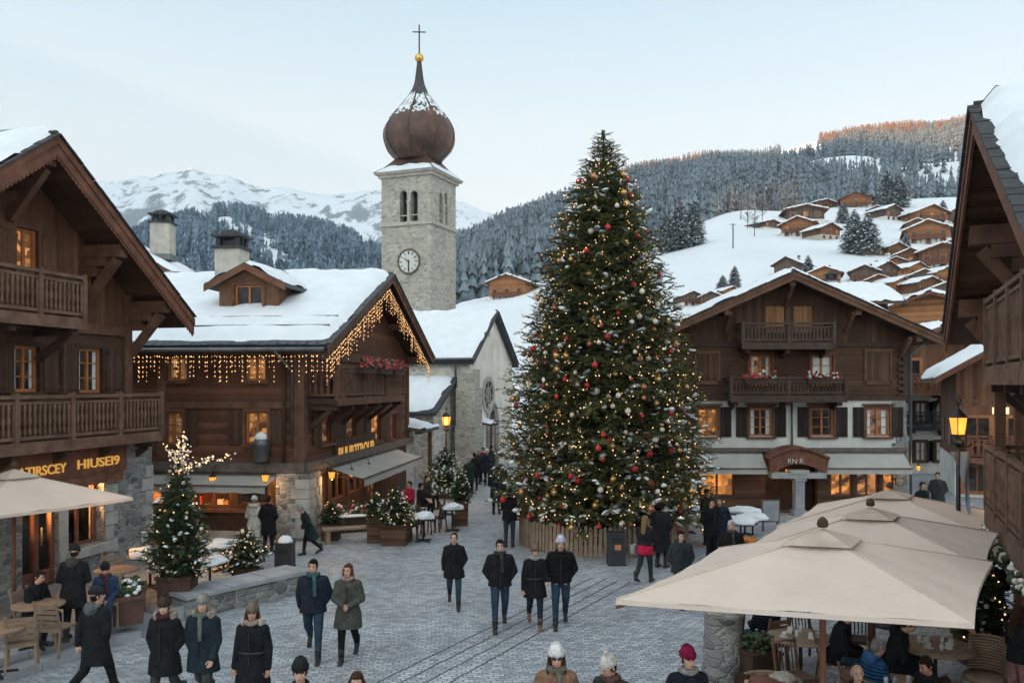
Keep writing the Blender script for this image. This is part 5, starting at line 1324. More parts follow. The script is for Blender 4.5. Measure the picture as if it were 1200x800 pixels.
# raised terrace on the left with two stone steps
T0=[(-11.2,8),(-7.35,16.3),(-6.45,17.75),(-9.6,22.6),(-14,22.6),(-14,8)]
b=MB()
def poly_slab(mb,pts,z0,z1,mi=0,ms=None):
    n=len(pts); v=[(x,y,z0) for x,y in pts]+[(x,y,z1) for x,y in pts]
    mb.add(v,[tuple(range(n,2*n))],mi); mb.add(v,[(i,(i+1)%n,n+(i+1)%n,n+i) for i in range(n)],mi if ms is None else ms)
poly_slab(b,T0,-.1,.30,0,1); tag(b.build('terrace_paving',[M['terrace'],M['slab']]),kind='structure')
b=MB(); e=Vector((3.85,8.3,0)).normalized(); nn=Vector((e.y,-e.x,0))
A=Vector((-11.2,8,0)); Bq=Vector((-7.35,16.3,0)); n=9
for j in range(n):
    p=A+(Bq-A)*(j/n)+e*.01; q=A+(Bq-A)*((j+1)/n)-e*.01
    for k,(w,z) in enumerate(((.38,.15),)):
        poly_slab(b,[(p.x,p.y),((p+nn*w).x,(p+nn*w).y),((q+nn*w).x,(q+nn*w).y),(q.x,q.y)],-.05,z+random.uniform(-.006,.006))
    poly_slab(b,[((p-nn*.3).x,(p-nn*.3).y),((p+nn*.03).x,(p+nn*.03).y),((q+nn*.03).x,(q+nn*.03).y),((q-nn*.3).x,(q-nn*.3).y)],.2,.308+random.uniform(-.003,.003))
tag(b.build('terrace_steps',M['slab']),kind='structure')
# low garden wall with slab coping
A=Vector((-6.62,17.35,0)); Bq=Vector((-4.75,19.75,0)); L=(Bq-A).length; a=math.atan2(Bq.y-A.y,Bq.x-A.x)
t=thing('low_wall','low rubble wall with flat stone slabs on top, beside the terrace steps','wall',A,a)
b=MB(); b.bx(0,L,0,.75,0,.42); b.build('masonry',M['stone'],t)
for i in range(3):
    c=MB(); c.bx(L*i/3+.01-(.05 if i==0 else 0),L*(i+1)/3-.01+(.05 if i==2 else 0),-.07,.82,.423,.50+.006*i); c.build('coping_slab',M['slab'],t)
# ================================================================ conifers with real twigs
def twig_tpl(n,seed,nl=.26,nw=.055):
    r=np.random.default_rng(seed); V=[];Fc=[]
    for i in range(n):
        f=i/(n-1); p=np.array([0,f*.92+.03,0]); side=(i%3)-1
        ang=r.uniform(35,65)*math.pi/180; up=r.uniform(-.25,.5) if side else r.uniform(.5,.9); s=side if side else r.choice([-.4,.4])
        d=np.array([s*math.sin(ang),math.cos(ang)*.8,up]); d/=np.linalg.norm(d); L=nl*(1-.35*f)*r.uniform(.75,1.25)
        w=np.cross(d,[0,0,1.0]); w/=np.linalg.norm(w)+1e-9; w=w*nw*r.uniform(.7,1.2); o=len(V)
        w2=w+np.array([0,0,r.uniform(-.02,.02)])
        V+= [p-w2,p+w2,p+d*L]; Fc.append((o,o+1,o+2))
    o=len(V); V+=[np.array([-.03,0,0]),np.array([.03,0,0]),np.array([0,1.12,0])]; Fc.append((o,o+1,o+2))
    return np.array(V),np.array(Fc)
TW1=[twig_tpl(26,i) for i in range(8)]; TW2=[twig_tpl(15,40+i,.34,.085) for i in range(6)]
def conifer(root,h,prof,seed,step,dens,twl,tpls,mat,snowfn=None,trunk_r=.2,z_lo=.9,droop=.28,snow_s=1.0,snow_all=True):
    """crown of drooping boughs; prof = [(z,radius)...]; returns list of outer twig points (local) for hanging things"""
    r=np.random.default_rng(seed); X=[a for a,_ in prof]; Y=[b for _,b in prof]
    Vs=[];Fs=[];off=0; outer=[]; br=MB(); sn=MB(); z=z_lo
    while z<h*.985:
        Rz=float(np.interp(z,X,Y)); n=int(max(5,Rz*dens+4)); a0=r.uniform(0,6.28)
        for i in range(n):
            a=a0+6.283*(i+r.uniform(-.3,.3))/n; L=Rz*r.uniform(.78,1.1)
            if r.random()<.08: L*=1.13
            z0=z+r.uniform(-.5,.5)*step; dr=droop*r.uniform(.5,1.4)
            ca,sa=math.cos(a),math.sin(a); pf=lambda t:np.array([ca*L*t,sa*L*t,z0+L*(.10*t-dr*t*t+.16*t**4)+.12*h*0])
            pts=[pf(t) for t in (0,.35,.7,1)]
            br.tube([Vector(p) for p in pts],[.012*L+.006,.009*L+.005,.005*L+.004,.002],3)
            tw_=twl*min(1.0,.42+.58*(h-z)/(h*.26)); nt_=max(3,int(L/tw_*3.0)); bsn=snow_all or r.random()<.42

            for j in range(nt_+1):
                t=.22+.78*(j+r.random()*.6)/nt_ if L>.5 else .1+.9*(j+r.random()*.6)/nt_
                t=min(t,1.0); p=pf(t); tip=(j==nt_); sd=0 if tip else (1 if j%2 else -1)
                da=sd*r.uniform(.55,1.05)+r.uniform(-.15,.15); ln=tw_*(1.15-.45*t)*r.uniform(.75,1.3)*(1.1 if tip else 1)
                el=r.uniform(-.75,.35)+.15*t
                dy=np.array([math.cos(a+da)*math.cos(el),math.sin(a+da)*math.cos(el),math.sin(el)])
                dx=np.cross(dy,[0,0,1.0]); dx/=np.linalg.norm(dx); dz=np.cross(dx,dy)
                ro=r.uniform(-.5,.5); dx2=dx*math.cos(ro)+dz*math.sin(ro); dz2=-dx*math.sin(ro)+dz*math.cos(ro)
                tv,tf=tpls[r.integers(len(tpls))]; v=(tv[:,0:1]*dx2+tv[:,1:2]*dy+tv[:,2:3]*dz2)*ln+p
                Vs.append(v);Fs.append(tf+off);off+=len(v)
                if t>.75: outer.append((p+dy*ln*.6,a,t))
                if snowfn is not None and (bsn or r.random()<.10) and r.random()<snowfn(p,a,t):
                    q=p+dy*ln*.5+np.array([0,0,.03*snow_s]); rt=Matrix.Rotation(a+da-math.pi/2,3,'Z')@Matrix.Rotation(el,3,'X')
                    s=ln*snow_s; blob(sn,q,(s*r.uniform(.13,.26),s*r.uniform(.26,.5),s*r.uniform(.08,.15)),r.integers(99),7,5,.5,0,False,rt)
        z+=step*(1-.45*z/h)
    # leader
    for k in range(5):
        tv,tf=tpls[k%len(tpls)]; a=6.28*k/5; ln=twl*.75; dy=np.array([.12*math.cos(a),.12*math.sin(a),1.0]); dy/=np.linalg.norm(dy); dx=np.cross(dy,[math.sin(a),math.cos(a),0]); dx/=np.linalg.norm(dx); dz=np.cross(dx,dy)
        v=(tv[:,0:1]*dx+tv[:,1:2]*dy+tv[:,2:3]*dz)*ln+np.array([0,0,h-ln*1.05]); Vs.append(v);Fs.append(tf+off);off+=len(v)
    np_mesh('crown',np.concatenate(Vs),np.concatenate(Fs),mat,root)
    tr=MB(); tr.tube([(0,0,0),(0.02,0,h*.3),(0,.02,h*.7),(0,0,h*.98)],[trunk_r,trunk_r*.75,trunk_r*.35,.02],8)
    o=len(tr.v); tr.v+=br.v; tr.f+=[[i+o for i in f] for f in br.f]; tr.m+=br.m; tr.sm+=br.sm
    tr.build('trunk',M['bark'],root,fix=False)
    if sn.v: sn.build('snow_clumps',M['snow'],root,fix=False)
    return outer
TREE=Vector((2.78,26.0,0))
PR=[(.9,3.02),(1.3,3.12),(2.6,2.98),(4.2,2.72),(5.6,2.38),(7.2,2.02),(8.7,1.62),(10.0,1.17),(10.9,.82),(11.7,.5),(12.55,.08)]
ct=thing('christmas_tree','tall decorated Christmas fir with baubles and snow on its boughs, inside a round picket fence','tree',TREE)
def snf(p,a,t):
    s=.07+.27*max(0,math.cos(a-.2))*(1 if p[2]<8 else .3)+.14*(p[2]<3.2)
    n=noise.noise(Vector((p[0]*.9,p[1]*.9,p[2]*.9))); return s*(1.9 if n>.12 else .35)*(t>.35)
outer=conifer(ct,12.55,PR,5,.19,8.2,.42,TW1,M['needle'],snf,.27,.95,.24,1.0,False)
# baubles: each its own thing, three kinds
def bauble_proto(name,label,mat,r,group):
    t=thing(name,label,'bauble',(0,0,0),0,group)
    b=MB(); b.ell((0,0,-r-.03),(r,r,r),14,10); b.build('ball',mat,t)
    b=MB(); b.lathe([(.025,-.045),(.025,-.02),(.008,-.015),(.006,.05)],6,(0,0,0)); b.build('cap_and_hook',M['gold'],t); return t
M['b_red']=plain('red_bauble_glass',(.50,.022,.03),.18,.1,6,.0); M['b_gold']=plain('gold_bauble',(.62,.36,.13),.28,.12,8,.0,.85); M['b_white']=plain('pearl_bauble',(.68,.60,.50),.3,.1,8,.0)
M['b_copper']=plain('copper_bauble',(.55,.20,.10),.25,.12,8,.0,.6)
kinds=[('christmas_bauble','glossy red bauble hanging on the tall Christmas tree',M['b_red'],.088,'red baubles on the Christmas tree',78),
 ('christmas_bauble','pearly cream bauble hanging on the tall Christmas tree',M['b_white'],.076,'cream baubles on the Christmas tree',92),
 ('christmas_bauble','shiny gold bauble hanging on the tall Christmas tree',M['b_gold'],.09,'gold baubles on the Christmas tree',78),
 ('christmas_bauble','coppery orange bauble hanging on the tall Christmas tree',M['b_copper'],.085,'copper baubles on the Christmas tree',44)]
rr_=random.Random(3); cand=[(p,a) for p,a,t in outer if (math.sin(a)<.35) and p[2]<11.6 and t<.93]; rr_.shuffle(cand); used=[]; ci=0
for nm,lab,mt,rad,grp,cnt in kinds:
    pr=bauble_proto(nm,lab,mt,rad,grp); first=True
    while cnt and ci<len(cand):
        p,a=cand[ci]; ci+=1; rp=math.hypot(p[0],p[1]); P=TREE+Vector((p[0]*1.02,p[1]*1.02,p[2]-.02))
        if any((P-q).length<.27 for q in used): continue
        used.append(P); s=rr_.uniform(.75,1.2)
        if first: pr.location=P; pr.scale=(s,)*3; first=False
        else: dup(pr,P,rr_.uniform(0,6.28),None,s)
        cnt-=1
# fairy lights wound through the boughs
fl=thing('fairy_lights','strings of tiny warm bulbs wound all over the tall Christmas tree','string lights',TREE)
b=MB(); w_=MB(); prev=None
for i in range(620):
    z=1.0+11.2*(i/620); a=i*.42; rad=float(np.interp(z,[q for q,_ in PR],[q for _,q in PR]))*.86; p=Vector((rad*math.cos(a),rad*math.sin(a),z-.1))
    if prev is not None and i%1==0: w_.tube([prev,p],.008,3)
    prev=p
w_.build('wire',M['needle_small'],fl)
oo=[p for p,a,t in outer if math.sin(a)<.55]
for i in range(1300):
    p=oo[rr_.randrange(len(oo))]; s=rr_.uniform(.011,.022); b.ell(Vector(p)*1.0+Vector((rr_.gauss(0,.05),rr_.gauss(0,.05),rr_.gauss(0,.05))),(s,s,s),5,4)
bb=b.build('bulbs',M['bulb_small'],fl); bb['kind']='stuff'
# picket fence round the tree
FR=2.55; t=thing('picket_fence','round low fence of split wooden pickets around the Christmas tree','fence',TREE+Vector((0,.1,0)))
b=MB(); n=118
for i in range(n):
    a=2*math.pi*i/n; h=.80+random.uniform(-.05,.05); w=random.uniform(.04,.055); tl=random.uniform(-.03,.03); p=Vector((FR*math.cos(a),FR*math.sin(a),0)); rt=Matrix.Rotation(a,3,'Z')@Matrix.Rotation(tl,3,'X')
    b.box(p+Vector((0,0,h/2)),(.028,w*2,h),0,rt); tp=p+Vector((0,0,h))
    b.add([tp+rt@Vector((-.014,-w,0)),tp+rt@Vector((.014,-w,0)),tp+rt@Vector((.014,w,0)),tp+rt@Vector((-.014,w,0)),tp+rt@Vector((0,0,.06))],[(0,1,4),(1,2,4),(2,3,4),(3,0,4)],0)
b.build('pickets',M['bench_wood'],t)
for z in (.22,.62):
    b=MB(); b.tube([((FR-.04)*math.cos(2*math.pi*i/48),(FR-.04)*math.sin(2*math.pi*i/48),z) for i in range(49)],.03,5); b.build('rail',M['bench_wood'],t)
b=MB()
blob(b,TREE+Vector((.0,0,.0)),(2.3,2.3,.3),4,40,8,.12); o=tag(b.build('snow_mound',M['snow']),'low mound of snow around the foot of the Christmas tree inside the fence','snow mound')
# floodlights and boxes standing inside the fence, dark shapes under the boughs
for i,(dx,dy,lab) in enumerate(((-1.5,-1.1,'dark floodlight box inside the fence, at the left under the boughs'),(-.55,-1.5,'dark floodlight box inside the fence, left of the trunk'),(.9,-1.5,'dark floodlight box inside the fence, right of the trunk'))):
    t=thing('floodlight',lab,'floodlight',TREE+Vector((dx,dy,.2)),random.uniform(-.6,.6),'floodlights under the Christmas tree')
    b=MB(); b.box((0,0,.42),(.5,.22,.34),0,Matrix.Rotation(-.5,3,'X')); b.build('housing',M['iron'],t); b=MB(); b.tube([(-.28,0,0),(-.28,0,.45)],.025,6); b.tube([(.28,0,0),(.28,0,.45)],.025,6); b.box((0,0,.02),(.62,.3,.04)); b.build('yoke',M['iron'],t)
def bin_(label,P,s=1.0,snow=False,sq=True,sticker=False):
    t=thing('litter_bin',label,'litter bin',P,0); b=MB(); q=.27*s
    b.box((0,0,.48*s),(q*2,q*2,.96*s),0,None,.96); b.box((0,0,.985*s),(q*2.1,q*2.1,.06*s)); b.box((0,0,.03),(q*2.06,q*2.06,.06)); b.build('body',M['bin'],t)
    b=MB(); b.box((0,-q*.985,.80*s),(q*1.3,.015,.16*s)); b.build('slot',M['iron'],t)
    if sticker: b=MB(); b.box((.02,-q*1.0,.58*s),(.16,.012,.14)); b.build('sticker',plain('orange_sticker',(.55,.2,.09),.6),t)
    if snow: b=MB(); blob(b,(0,0,1.02*s),(q*.9,q*.9,.16),9); b.build('snow_cap',M['snow'],t)
    return t
bin_('dark square litter bin with orange sticker in front of the picket fence',gpt(722,661),.85,sticker=True)
bin_('dark litter bin with a cap of snow near the low stone wall',gpt(334,672),.8,True)
# ---------------------------------------------------------------- potted, decorated trees
def planter(par,w,h,mat,taper=1.12,rim=True):
    b=MB(); b.box((0,0,h/2),(w,w,h),0,None,taper)
    if rim: b.box((0,0,h-.02),(w*taper+.05,w*taper+.05,.05))
    return b.build('planter',mat,par)
def potted(label,P,h,rad,seed,pw,ph,mat,snow=.12,pale=True,twl=.22,dens=13,lights=40,z=None,cat='potted tree',baub=10):
    t=thing('potted_fir',label,cat,P,random.uniform(-.2,.2)); planter(t,pw,ph,mat)
    sub=bpy.data.objects.new('fir',None); 
    bpy.data.objects.remove(sub)
    pr=[(ph,rad*.72),(ph+.12*(h-ph),rad),(ph+.5*(h-ph),rad*.66),(h,.03)]
    out=conifer(t,h,pr,seed,.13,dens/rad*.9,twl,TW2,M['needle_small'],lambda p,a,tt:snow*(tt>.5),.05,ph+.03,.15,.9)
    r=random.Random(seed); b=MB()
    for i in range(lights):
        p=out[r.randrange(len(out))][0]; s=r.uniform(.013,.02); b.ell(p,(s,s,s),5,4)
    o=b.build('fairy_bulbs',M['bulb_small'],t); o['kind']='stuff'
    b=MB()
    for i in range(baub*3):
        p=out[r.randrange(len(out))][0]; s=r.uniform(.025,.045); b.ell(p,(s,s,s),8,6,r.choice([0,0,1,2]))
    o=b.build('ornaments',[M['b_white'],M['b_gold'],M['flower_white']],t); o['kind']='stuff'
    return t
potted('tall fir in a square planter with pale ornaments, in front of the rubble pier',Vector((-7.05,18.0,.3)),2.95,.66,71,.62,.5,M['terracotta'],.10,lights=34,baub=26)
# pale blossom branch rising out of it
t=thing('blossom_branch','tall arching branch of pale decorative blossoms rising above the tall potted fir','branch',Vector((-7.05,18.05,2.6)))
b=MB(); f=MB(); r=random.Random(4)
for k in range(9):
    a=r.uniform(0,6.28); L=r.uniform(.7,1.35); pts=[Vector((0,0,0))]
    dx,dy=.28*math.cos(a),.28*math.sin(a)
    if k<2: dx,dy,L=.95,-.1,1.25
    for i in range(1,7): q=i/6; pts.append(Vector((dx*q*q*1.2,dy*q*q,L*(q-.35*q*q*(1.3 if k<2 else .4)))))
    b.tube(pts,[.016-.002*i for i in range(7)],5)
    for p0,p1 in zip(pts[2:-1],pts[3:]):
        for j in range(7):
            p=p0.lerp(p1,r.random())+Vector((r.gauss(0,.05),r.gauss(0,.05),r.gauss(0,.05))); s=r.uniform(.012,.026); f.ell(p,(s,s,s),6,4,r.choice([0,0,1]))
b.build('stems',M['bark'],t); o=f.build('blossoms',[M['flower_white'],M['bulb_small']],t); o['kind']='stuff'
potted('small bushy fir in a brown planter, behind the low rubble wall',gpt(288,684),1.35,.5,72,.5,.42,M['terracotta'],.15,lights=34,baub=10)
potted('leafy little tree with lights in a wooden planter, beside the shop bench',Vector(gpt(464,637)),1.75,.55,73,.72,.62,M['planter_wood'],.12,lights=60,baub=12)
potted('fir with snowy tips beside the street lamp in front of the church',gpt(521,583),2.15,.95,74,.6,.4,M['terracotta'],.22,lights=30,baub=6)
potted('small green shrub in a wooden planter, left of the shop bench',gpt(388,632),1.15,.34,75,.5,.5,M['planter_wood'],.02,lights=8,baub=0)
potted('narrow evergreen in a tall tapered planter, beyond the dark café chairs',gpt(541,615),1.75,.34,76,.42,.85,M['planter_wood'],.04,lights=10,baub=4)
potted('slim evergreen in a tall wooden box between bench and lit tree',gpt(440,635),1.45,.26,77,.42,.75,M['planter_wood'],.04,lights=6,baub=3)
potted('dark bushy shrub with small lights at the foot of the right balcony',Vector((8.05,14.6,0)),1.75,.5,78,.6,.5,M['terracotta'],.05,lights=30,baub=6)
# ---------------------------------------------------------------- big conifers standing on the hill
def hill_tree(label,u,v,hpx,wpx,seed,D=None,name='conifer',dn=6,mat=None):
    D=D or find_D(u,v); s=D/F; h=hpx*s; rad=wpx*s/2
    t=thing(name,label,'tree',Vector(((u-600)/F*D,D,zat(v,D)-.2)),0,'conifers on the snowy hill')
    conifer(t,h,[(h*.04,rad*.8),(h*.15,rad),(h*.5,rad*.72),(h*.8,rad*.34),(h,.05)],seed,h*.05,dn/rad*2.2,h*.105,TW2,mat or M['needle_hill'],lambda p,a,tt:.16*(tt>.4),h*.014,h*.05,.3,1.0); return t
for i,(u,v,hp,wp,lab) in enumerate((
 (1001,297,52,30,'left of the pair of dark snowy firs in the middle of the hill chalets'),
 (1017,299,50,30,'right of the pair of dark snowy firs in the middle of the hill chalets'),
 (1040,243,44,26,'dark fir standing behind the grey weathered barn on the hill, left one'),
 (1054,243,40,24,'dark fir standing behind the grey weathered barn on the hill, right one'),
 (781,296,48,26,'dark forest edge tree, left one of the clump right of the Christmas tree'),
 (797,292,58,30,'tallest dark tree in the clump right of the Christmas tree, on the forest edge'),
 (813,288,50,26,'dark forest edge tree, right one of the clump right of the Christmas tree'),
 (988,262,26,15,'small fir left of the pair of dark firs on the hill'),
 (861,340,30,14,'slim dark fir just above the left roof slope of the tall dark chalet'),
 (847,343,22,18,'low spreading fir next to the slim one above the roof slope'),
 (947,330,32,13,'thin snowy fir beside the ridge of the tall dark chalet'),
 (1062,295,24,10,'thin snowy conifer standing alone in front of the wide honey chalet'),
 (1105,256,22,13,'pale frosted conifer right of the dark firs near the top of the hill'))):
    hill_tree(lab,u,v,hp,wp,100+i)
# leafless frosted trees on the edge of the snowfield
def bare_tree(label,u,v,hpx,seed):
    D=find_D(u,v); h=hpx*D/F; t=thing('bare_tree',label,'tree',Vector(((u-600)/F*D,D,zat(v,D)-.1)),0,'bare trees on the forest edge'); r=random.Random(seed); b=MB()
    b.tube([(0,0,0),(.02*h,0,h*.5),(0,0,h)],[h*.014,h*.009,h*.002],5); b.build('trunk',M['bark'],t); b=MB()
    for i in range(46):
        z=h*r.uniform(.25,.95); a=r.uniform(0,6.28); L=h*.26*(1.15-z/h)*r.uniform(.6,1.2); p=Vector((0,0,z)); q=p+Vector((math.cos(a)*L,math.sin(a)*L,L*.8)); b.tube([p,q],[h*.005,h*.0015],3)
        for k in range(6):
            f=r.uniform(.35,1); s=p.lerp(q,f); aa=a+r.uniform(-1,1); l=L*.45; b.tube([s,s+Vector((math.cos(aa)*l,math.sin(aa)*l,l*.7))],[h*.0028,h*.001],3)
    b.build('crown',M['bare'],t)
for i,(u,v,hp,lab) in enumerate(((876,268,30,'bare frosted tree first from the left on the snowfield edge'),(884,277,34,'bare frosted tree standing lowest on the snowfield edge'),(893,262,32,'bare frosted tree third along the snowfield edge'),(868,257,36,'bare brownish tree at the left end of the snowfield edge'),(903,256,30,'bare frosted tree nearest the upper honey chalet'))): bare_tree(lab,u,v,hp,200+i)
D=find_D(859,291); t=thing('utility_pole','lone wooden utility pole on the open snow slope','pole',Vector(((859-600)/F*D,D,zat(291,D))),0)
b=MB(); b.tube([(0,0,-.3),(0,0,29*D/F)],.16,6); b.build('mast',M['bark'],t); b=MB(); b.box((0,0,28*D/F),(1.8,.12,.14)); b.build('crossarm',M['bark'],t)
# ================================================================ people
PENDING=[]                                           # (object, extras) remeshed together at the end
M['skin2']=plain('skin_tan',(.40,.215,.15),.55,.1,8,.05); M['sole']=plain('boot_leather',(.016,.013,.012),.55,.2,9,.1); M['sole_brown']=plain('boot_brown',(.16,.07,.04),.6,.2,9,.1)
HAIRM={k:cloth('hair_'+k,c,.6,30,0,.8) for k,c in dict(black=(.012,.010,.009),dark=(.03,.018,.012),brown=(.075,.038,.02),auburn=(.13,.05,.025),blond=(.30,.19,.09),grey=(.28,.27,.26),white=(.55,.54,.52)).items()}
M['fur']=cloth('hood_fur',(.38,.31,.25),.95,25,0,1.0); M['fur_white']=cloth('pale_fur',(.58,.53,.47),.95,22,0,1.0); M['shades']=plain('sunglass_lens',(.012,.012,.012),.1,.1,8,0)
def remesh(mb,name,mat,par,vox,smooth=3,extra=None):
    me=mb.mesh(name,mat); o=link(name,me,par)
    m=o.modifiers.new('r','REMESH'); m.mode='VOXEL'; m.voxel_size=vox; m.use_smooth_shade=True
    if smooth: m=o.modifiers.new('s','SMOOTH'); m.iterations=smooth; m.factor=.5
    PENDING.append((o,extra)); return o
def rotx(p,a,o=(0,0,0)):
    p=Vector(p)-Vector(o); c,s=math.cos(a),math.sin(a); return Vector((p.x,p.y*c-p.z*s,p.y*s+p.z*c))+Vector(o)
def finish_people():
    dg=bpy.context.evaluated_depsgraph_get(); dg.update(); done=[]
    for o,ex in PENDING:
        me=bpy.data.meshes.new_from_object(o.evaluated_get(dg)); done.append((o,ex,me))
    for o,ex,me in done:
        o.modifiers.clear(); old=o.data; mats=list(old.materials); o.data=me
        if not len(me.materials):
            for m in mats: me.materials.append(m)
        if ex is not None and ex.v:
            bm=bmesh.new(); bm.from_mesh(me); base=len(bm.verts)
            vs=[bm.verts.new(p) for p in ex.v]
            for f,mi in zip(ex.f,ex.m):
                try:
                    fc=bm.faces.new([vs[i] for i in f]); fc.material_index=mi; fc.smooth=True
                except ValueError: pass
            bm.to_mesh(me); bm.free()
        me.name=o.name
NP=0
def person(label,P,h=1.72,face=0,pose='walk',arms='pocket',coat=(.02,.022,.026),hem=.82,quilt=0,pants=(.03,.045,.07),boots='dark',hair='dark',hairlen='short',hat=None,pom=False,scarf=None,fur=None,yaw=0,tilt=0,
           lean=0,phase=1.0,fem=False,glasses=False,vox=.016,skin=0,bag=None,pantw=1.0,seat=.47,hood=None,shorts=False,belt=False,group=None,collar=True):
    global NP; NP+=1; s=h/1.75; rnd=random.Random(NP*17+3)
    t=thing('person',label,'person',P,R(face),group)
    bd=MB(); ex=MB(); ct=MB(); tr=MB()
    sit=pose=='sit'
    w=.93 if fem else 1.0
    hz=.93
    legs=[]
    if sit:
        hz=seat+.09
        for sg in (-1,1):
            hip=Vector((sg*.095,0,hz)); a=R(86+rnd.uniform(-4,3)); sp=sg*rnd.uniform(.02,.06)
            kn=hip+Vector((sp,-.44*math.sin(a),-.44*math.cos(a))); q=rnd.uniform(-.06,.12); an=kn+Vector((0,q,-(kn.z-.09))); legs.append([hip,kn,an,0])
    else:
        sw={'walk':(26*phase,-22*phase),'stand':(3*phase,-3*phase)}[pose]
        for sg,a in zip((-1,1),sw):
            b=34 if (a<0 and pose=='walk') else 6; hip=Vector((sg*.092,0,hz)); a=R(a); bb=R(b)
            kn=hip+Vector((sg*.01,-.43*math.sin(a),-.43*math.cos(a))); an=kn+Vector((0,-.42*math.sin(a-bb),-.42*math.cos(a-bb))); legs.append([hip,kn,an,(a-bb)])
        dz=.09-min(l[2].z for l in legs)
        for l in legs:
            for i in range(3): l[i].z+=dz
        hz+=dz
    for hip,kn,an,fa in legs:
        pit=0 if abs(an.z-.09)<.03 else min(.7,max(0,(an.z-.09)*3))
        toe=an+Vector((0,-.16*math.cos(pit),-.055-.16*math.sin(pit))); heel=an+Vector((0,.045,-.045))
        bd.cap(hip,kn,.08*w,.045,10); bd.cap(kn,an,.045,.03,10); bd.cap(heel,toe,.035,.03,8)
        pw=pantw
        tr.cap(hip,kn,.105*w*pw,.075*pw,10); tr.cap(kn,an+Vector((0,0,.03)),.072*pw,.062*pw if pw>1 else .055,10)
        bo=MB(); bo.cap(heel+Vector((0,0,.005)),toe+Vector((0,0,.005)),.047,.04,8); bo.cap(an+Vector((0,.005,.12)),an+Vector((0,.01,-.03)),.062,.055,8)
        bo.box(((heel+toe)/2)+Vector((0,-.01,-.035)),(.085,.27,.03),0,Matrix.Rotation(pit,3,'X'))
        remesh(bo,'boot',M['sole'] if boots=='dark' else M['sole_brown'],t,vox,2)
    tr.cap((-.06,0,hz+.02),(.06,0,hz+.02),.125*w,.125*w,10)
    remesh(tr,'trousers',CM(pants),t,vox,3)
    La=R(lean); H0=Vector((0,0,hz))
    L=lambda p: rotx(Vector(p)+H0-Vector((0,0,.93)),La,H0)      # upper body point given for a standing figure
    bd.cap(L((-.06,0,.95)),L((.06,0,.95)),.12*w,.12*w); bd.cap(L((0,0,1.0)),L((0,.0,1.3)),.125*w,.14*w); bd.cap(L((-.14*w,.01,1.375)),L((.14*w,.01,1.375)),.06,.06); bd.cap(L((0,.01,1.38)),L((0,-.01,1.54)),.056,.05)
    sh=[L((sg*.185*w,.01,1.385)) for sg in (-1,1)]
    A={'pocket':((.285,.055,1.13),(.15,-.035,.95)),'hang':((.25,.03,1.11),(.25,-.05,.84)),'clasp':((.27,.0,1.12),(.045,-.215,1.03)),'table':((.25,-.12,1.12),(.13,-.36,1.14)),'phone':((.23,-.12,1.12),(.05,-.27,1.33)),'lap':((.25,-.03,1.13),(.09,-.25,1.0)),'back':((.27,.1,1.13),(.1,.17,1.0)),'arm':((.25,.0,1.12),(.24,-.17,1.02))}
    aa=arms if isinstance(arms,tuple) else (arms,arms); hands=[]
    for i,sg in enumerate((-1,1)):
        if aa[i]=='swing':
            f=phase*(1 if i else -1)*-1; e=(.245,.07-.1*f if f>0 else .07+.0,1.11); e=(.25,.02-.09*f,1.12); hn=(.235,-.05-.22*f,.87+.05*abs(f))
        else: e,hn=A[aa[i]]
        E=L((sg*e[0]*w,e[1],e[2])); Hn=L((sg*hn[0],hn[1],hn[2])); S_=sh[i]
        bd.cap(S_,E,.05,.04); bd.cap(E,Hn,.04,.028); d=(Hn-E).normalized(); pl_=Hn+d*.075; bd.cap(Hn,pl_,.03,.034)
        ct.cap(S_+Vector((0,0,0)),S_*.5+L((0,.005,1.395))*.5,.086*w,.088,10); ct.cap(S_,E,.084*w,.068,10); ct.cap(E,Hn-d*.0,.066,.055,10)
        sd=d.cross(Vector((0,1,0) if abs(d.y)<.8 else (0,0,1))).normalized(); dn=d.cross(sd); cl=-1 if dn.y>0 else 1; dn=dn*cl
        for k,(off,ln) in enumerate(((-.027,.062),(-.009,.075),(.009,.072),(.026,.055))):
            p0=pl_+sd*off; p1=p0+d*ln*.6+dn*.012; p2=p1+(d*.5+dn*.7)*ln*.6; ex.tube([p0-d*.02,p0,p1,p2],[.010,.0095,.009,.007],6,0)
        th=Hn+d*.03-sd*.03*sg; ex.tube([th,th+d*.04-sd*.028*sg+dn*.01,th+d*.07-sd*.022*sg+dn*.03],[.013,.011,.008],6,0)
    # head
    hc=Vector((0,-.015,1.625)); yw=R(yaw); ti=R(tilt); NK=Vector((0,0,1.5))
    def Hd(p):
        p=Vector(p); p=rotx(p,ti,(0,0,-.12)); c,s_=math.cos(yw),math.sin(yw); p=Vector((p.x*c-p.y*s_,p.x*s_+p.y*c,p.z)); return L(p+hc)
    rt=Matrix.Rotation(La,3,'X')@Matrix.Rotation(yw,3,'Z')@Matrix.Rotation(ti,3,'X')
    bd.ell(Hd((0,.012,.025)),(.074,.094,.095),14,10,0,rt); bd.ell(Hd((0,-.03,-.05)),(.057,.062,.068),12,8,0,rt); bd.cap(Hd((0,-.085,.01)),Hd((0,-.108,-.022)),.011,.016,8)
    for sg in (-1,1): bd.ell(Hd((sg*.076,.015,-.005)),(.012,.022,.032),8,6,0,rt); bd.ell(Hd((sg*.035,-.062,-.02)),(.028,.022,.026),8,6,0,rt)
    for sg in (-1,1):
        ex.ell(Hd((sg*.031,-.083,.012)),(.0125,.008,.007),8,5,1,rt); ex.ell(Hd((sg*.031,-.087,.034)),(.02,.007,.0055),8,4,1,rt)
    ex.ell(Hd((0,-.0905,-.06)),(.024,.009,.009),8,5,2,rt)
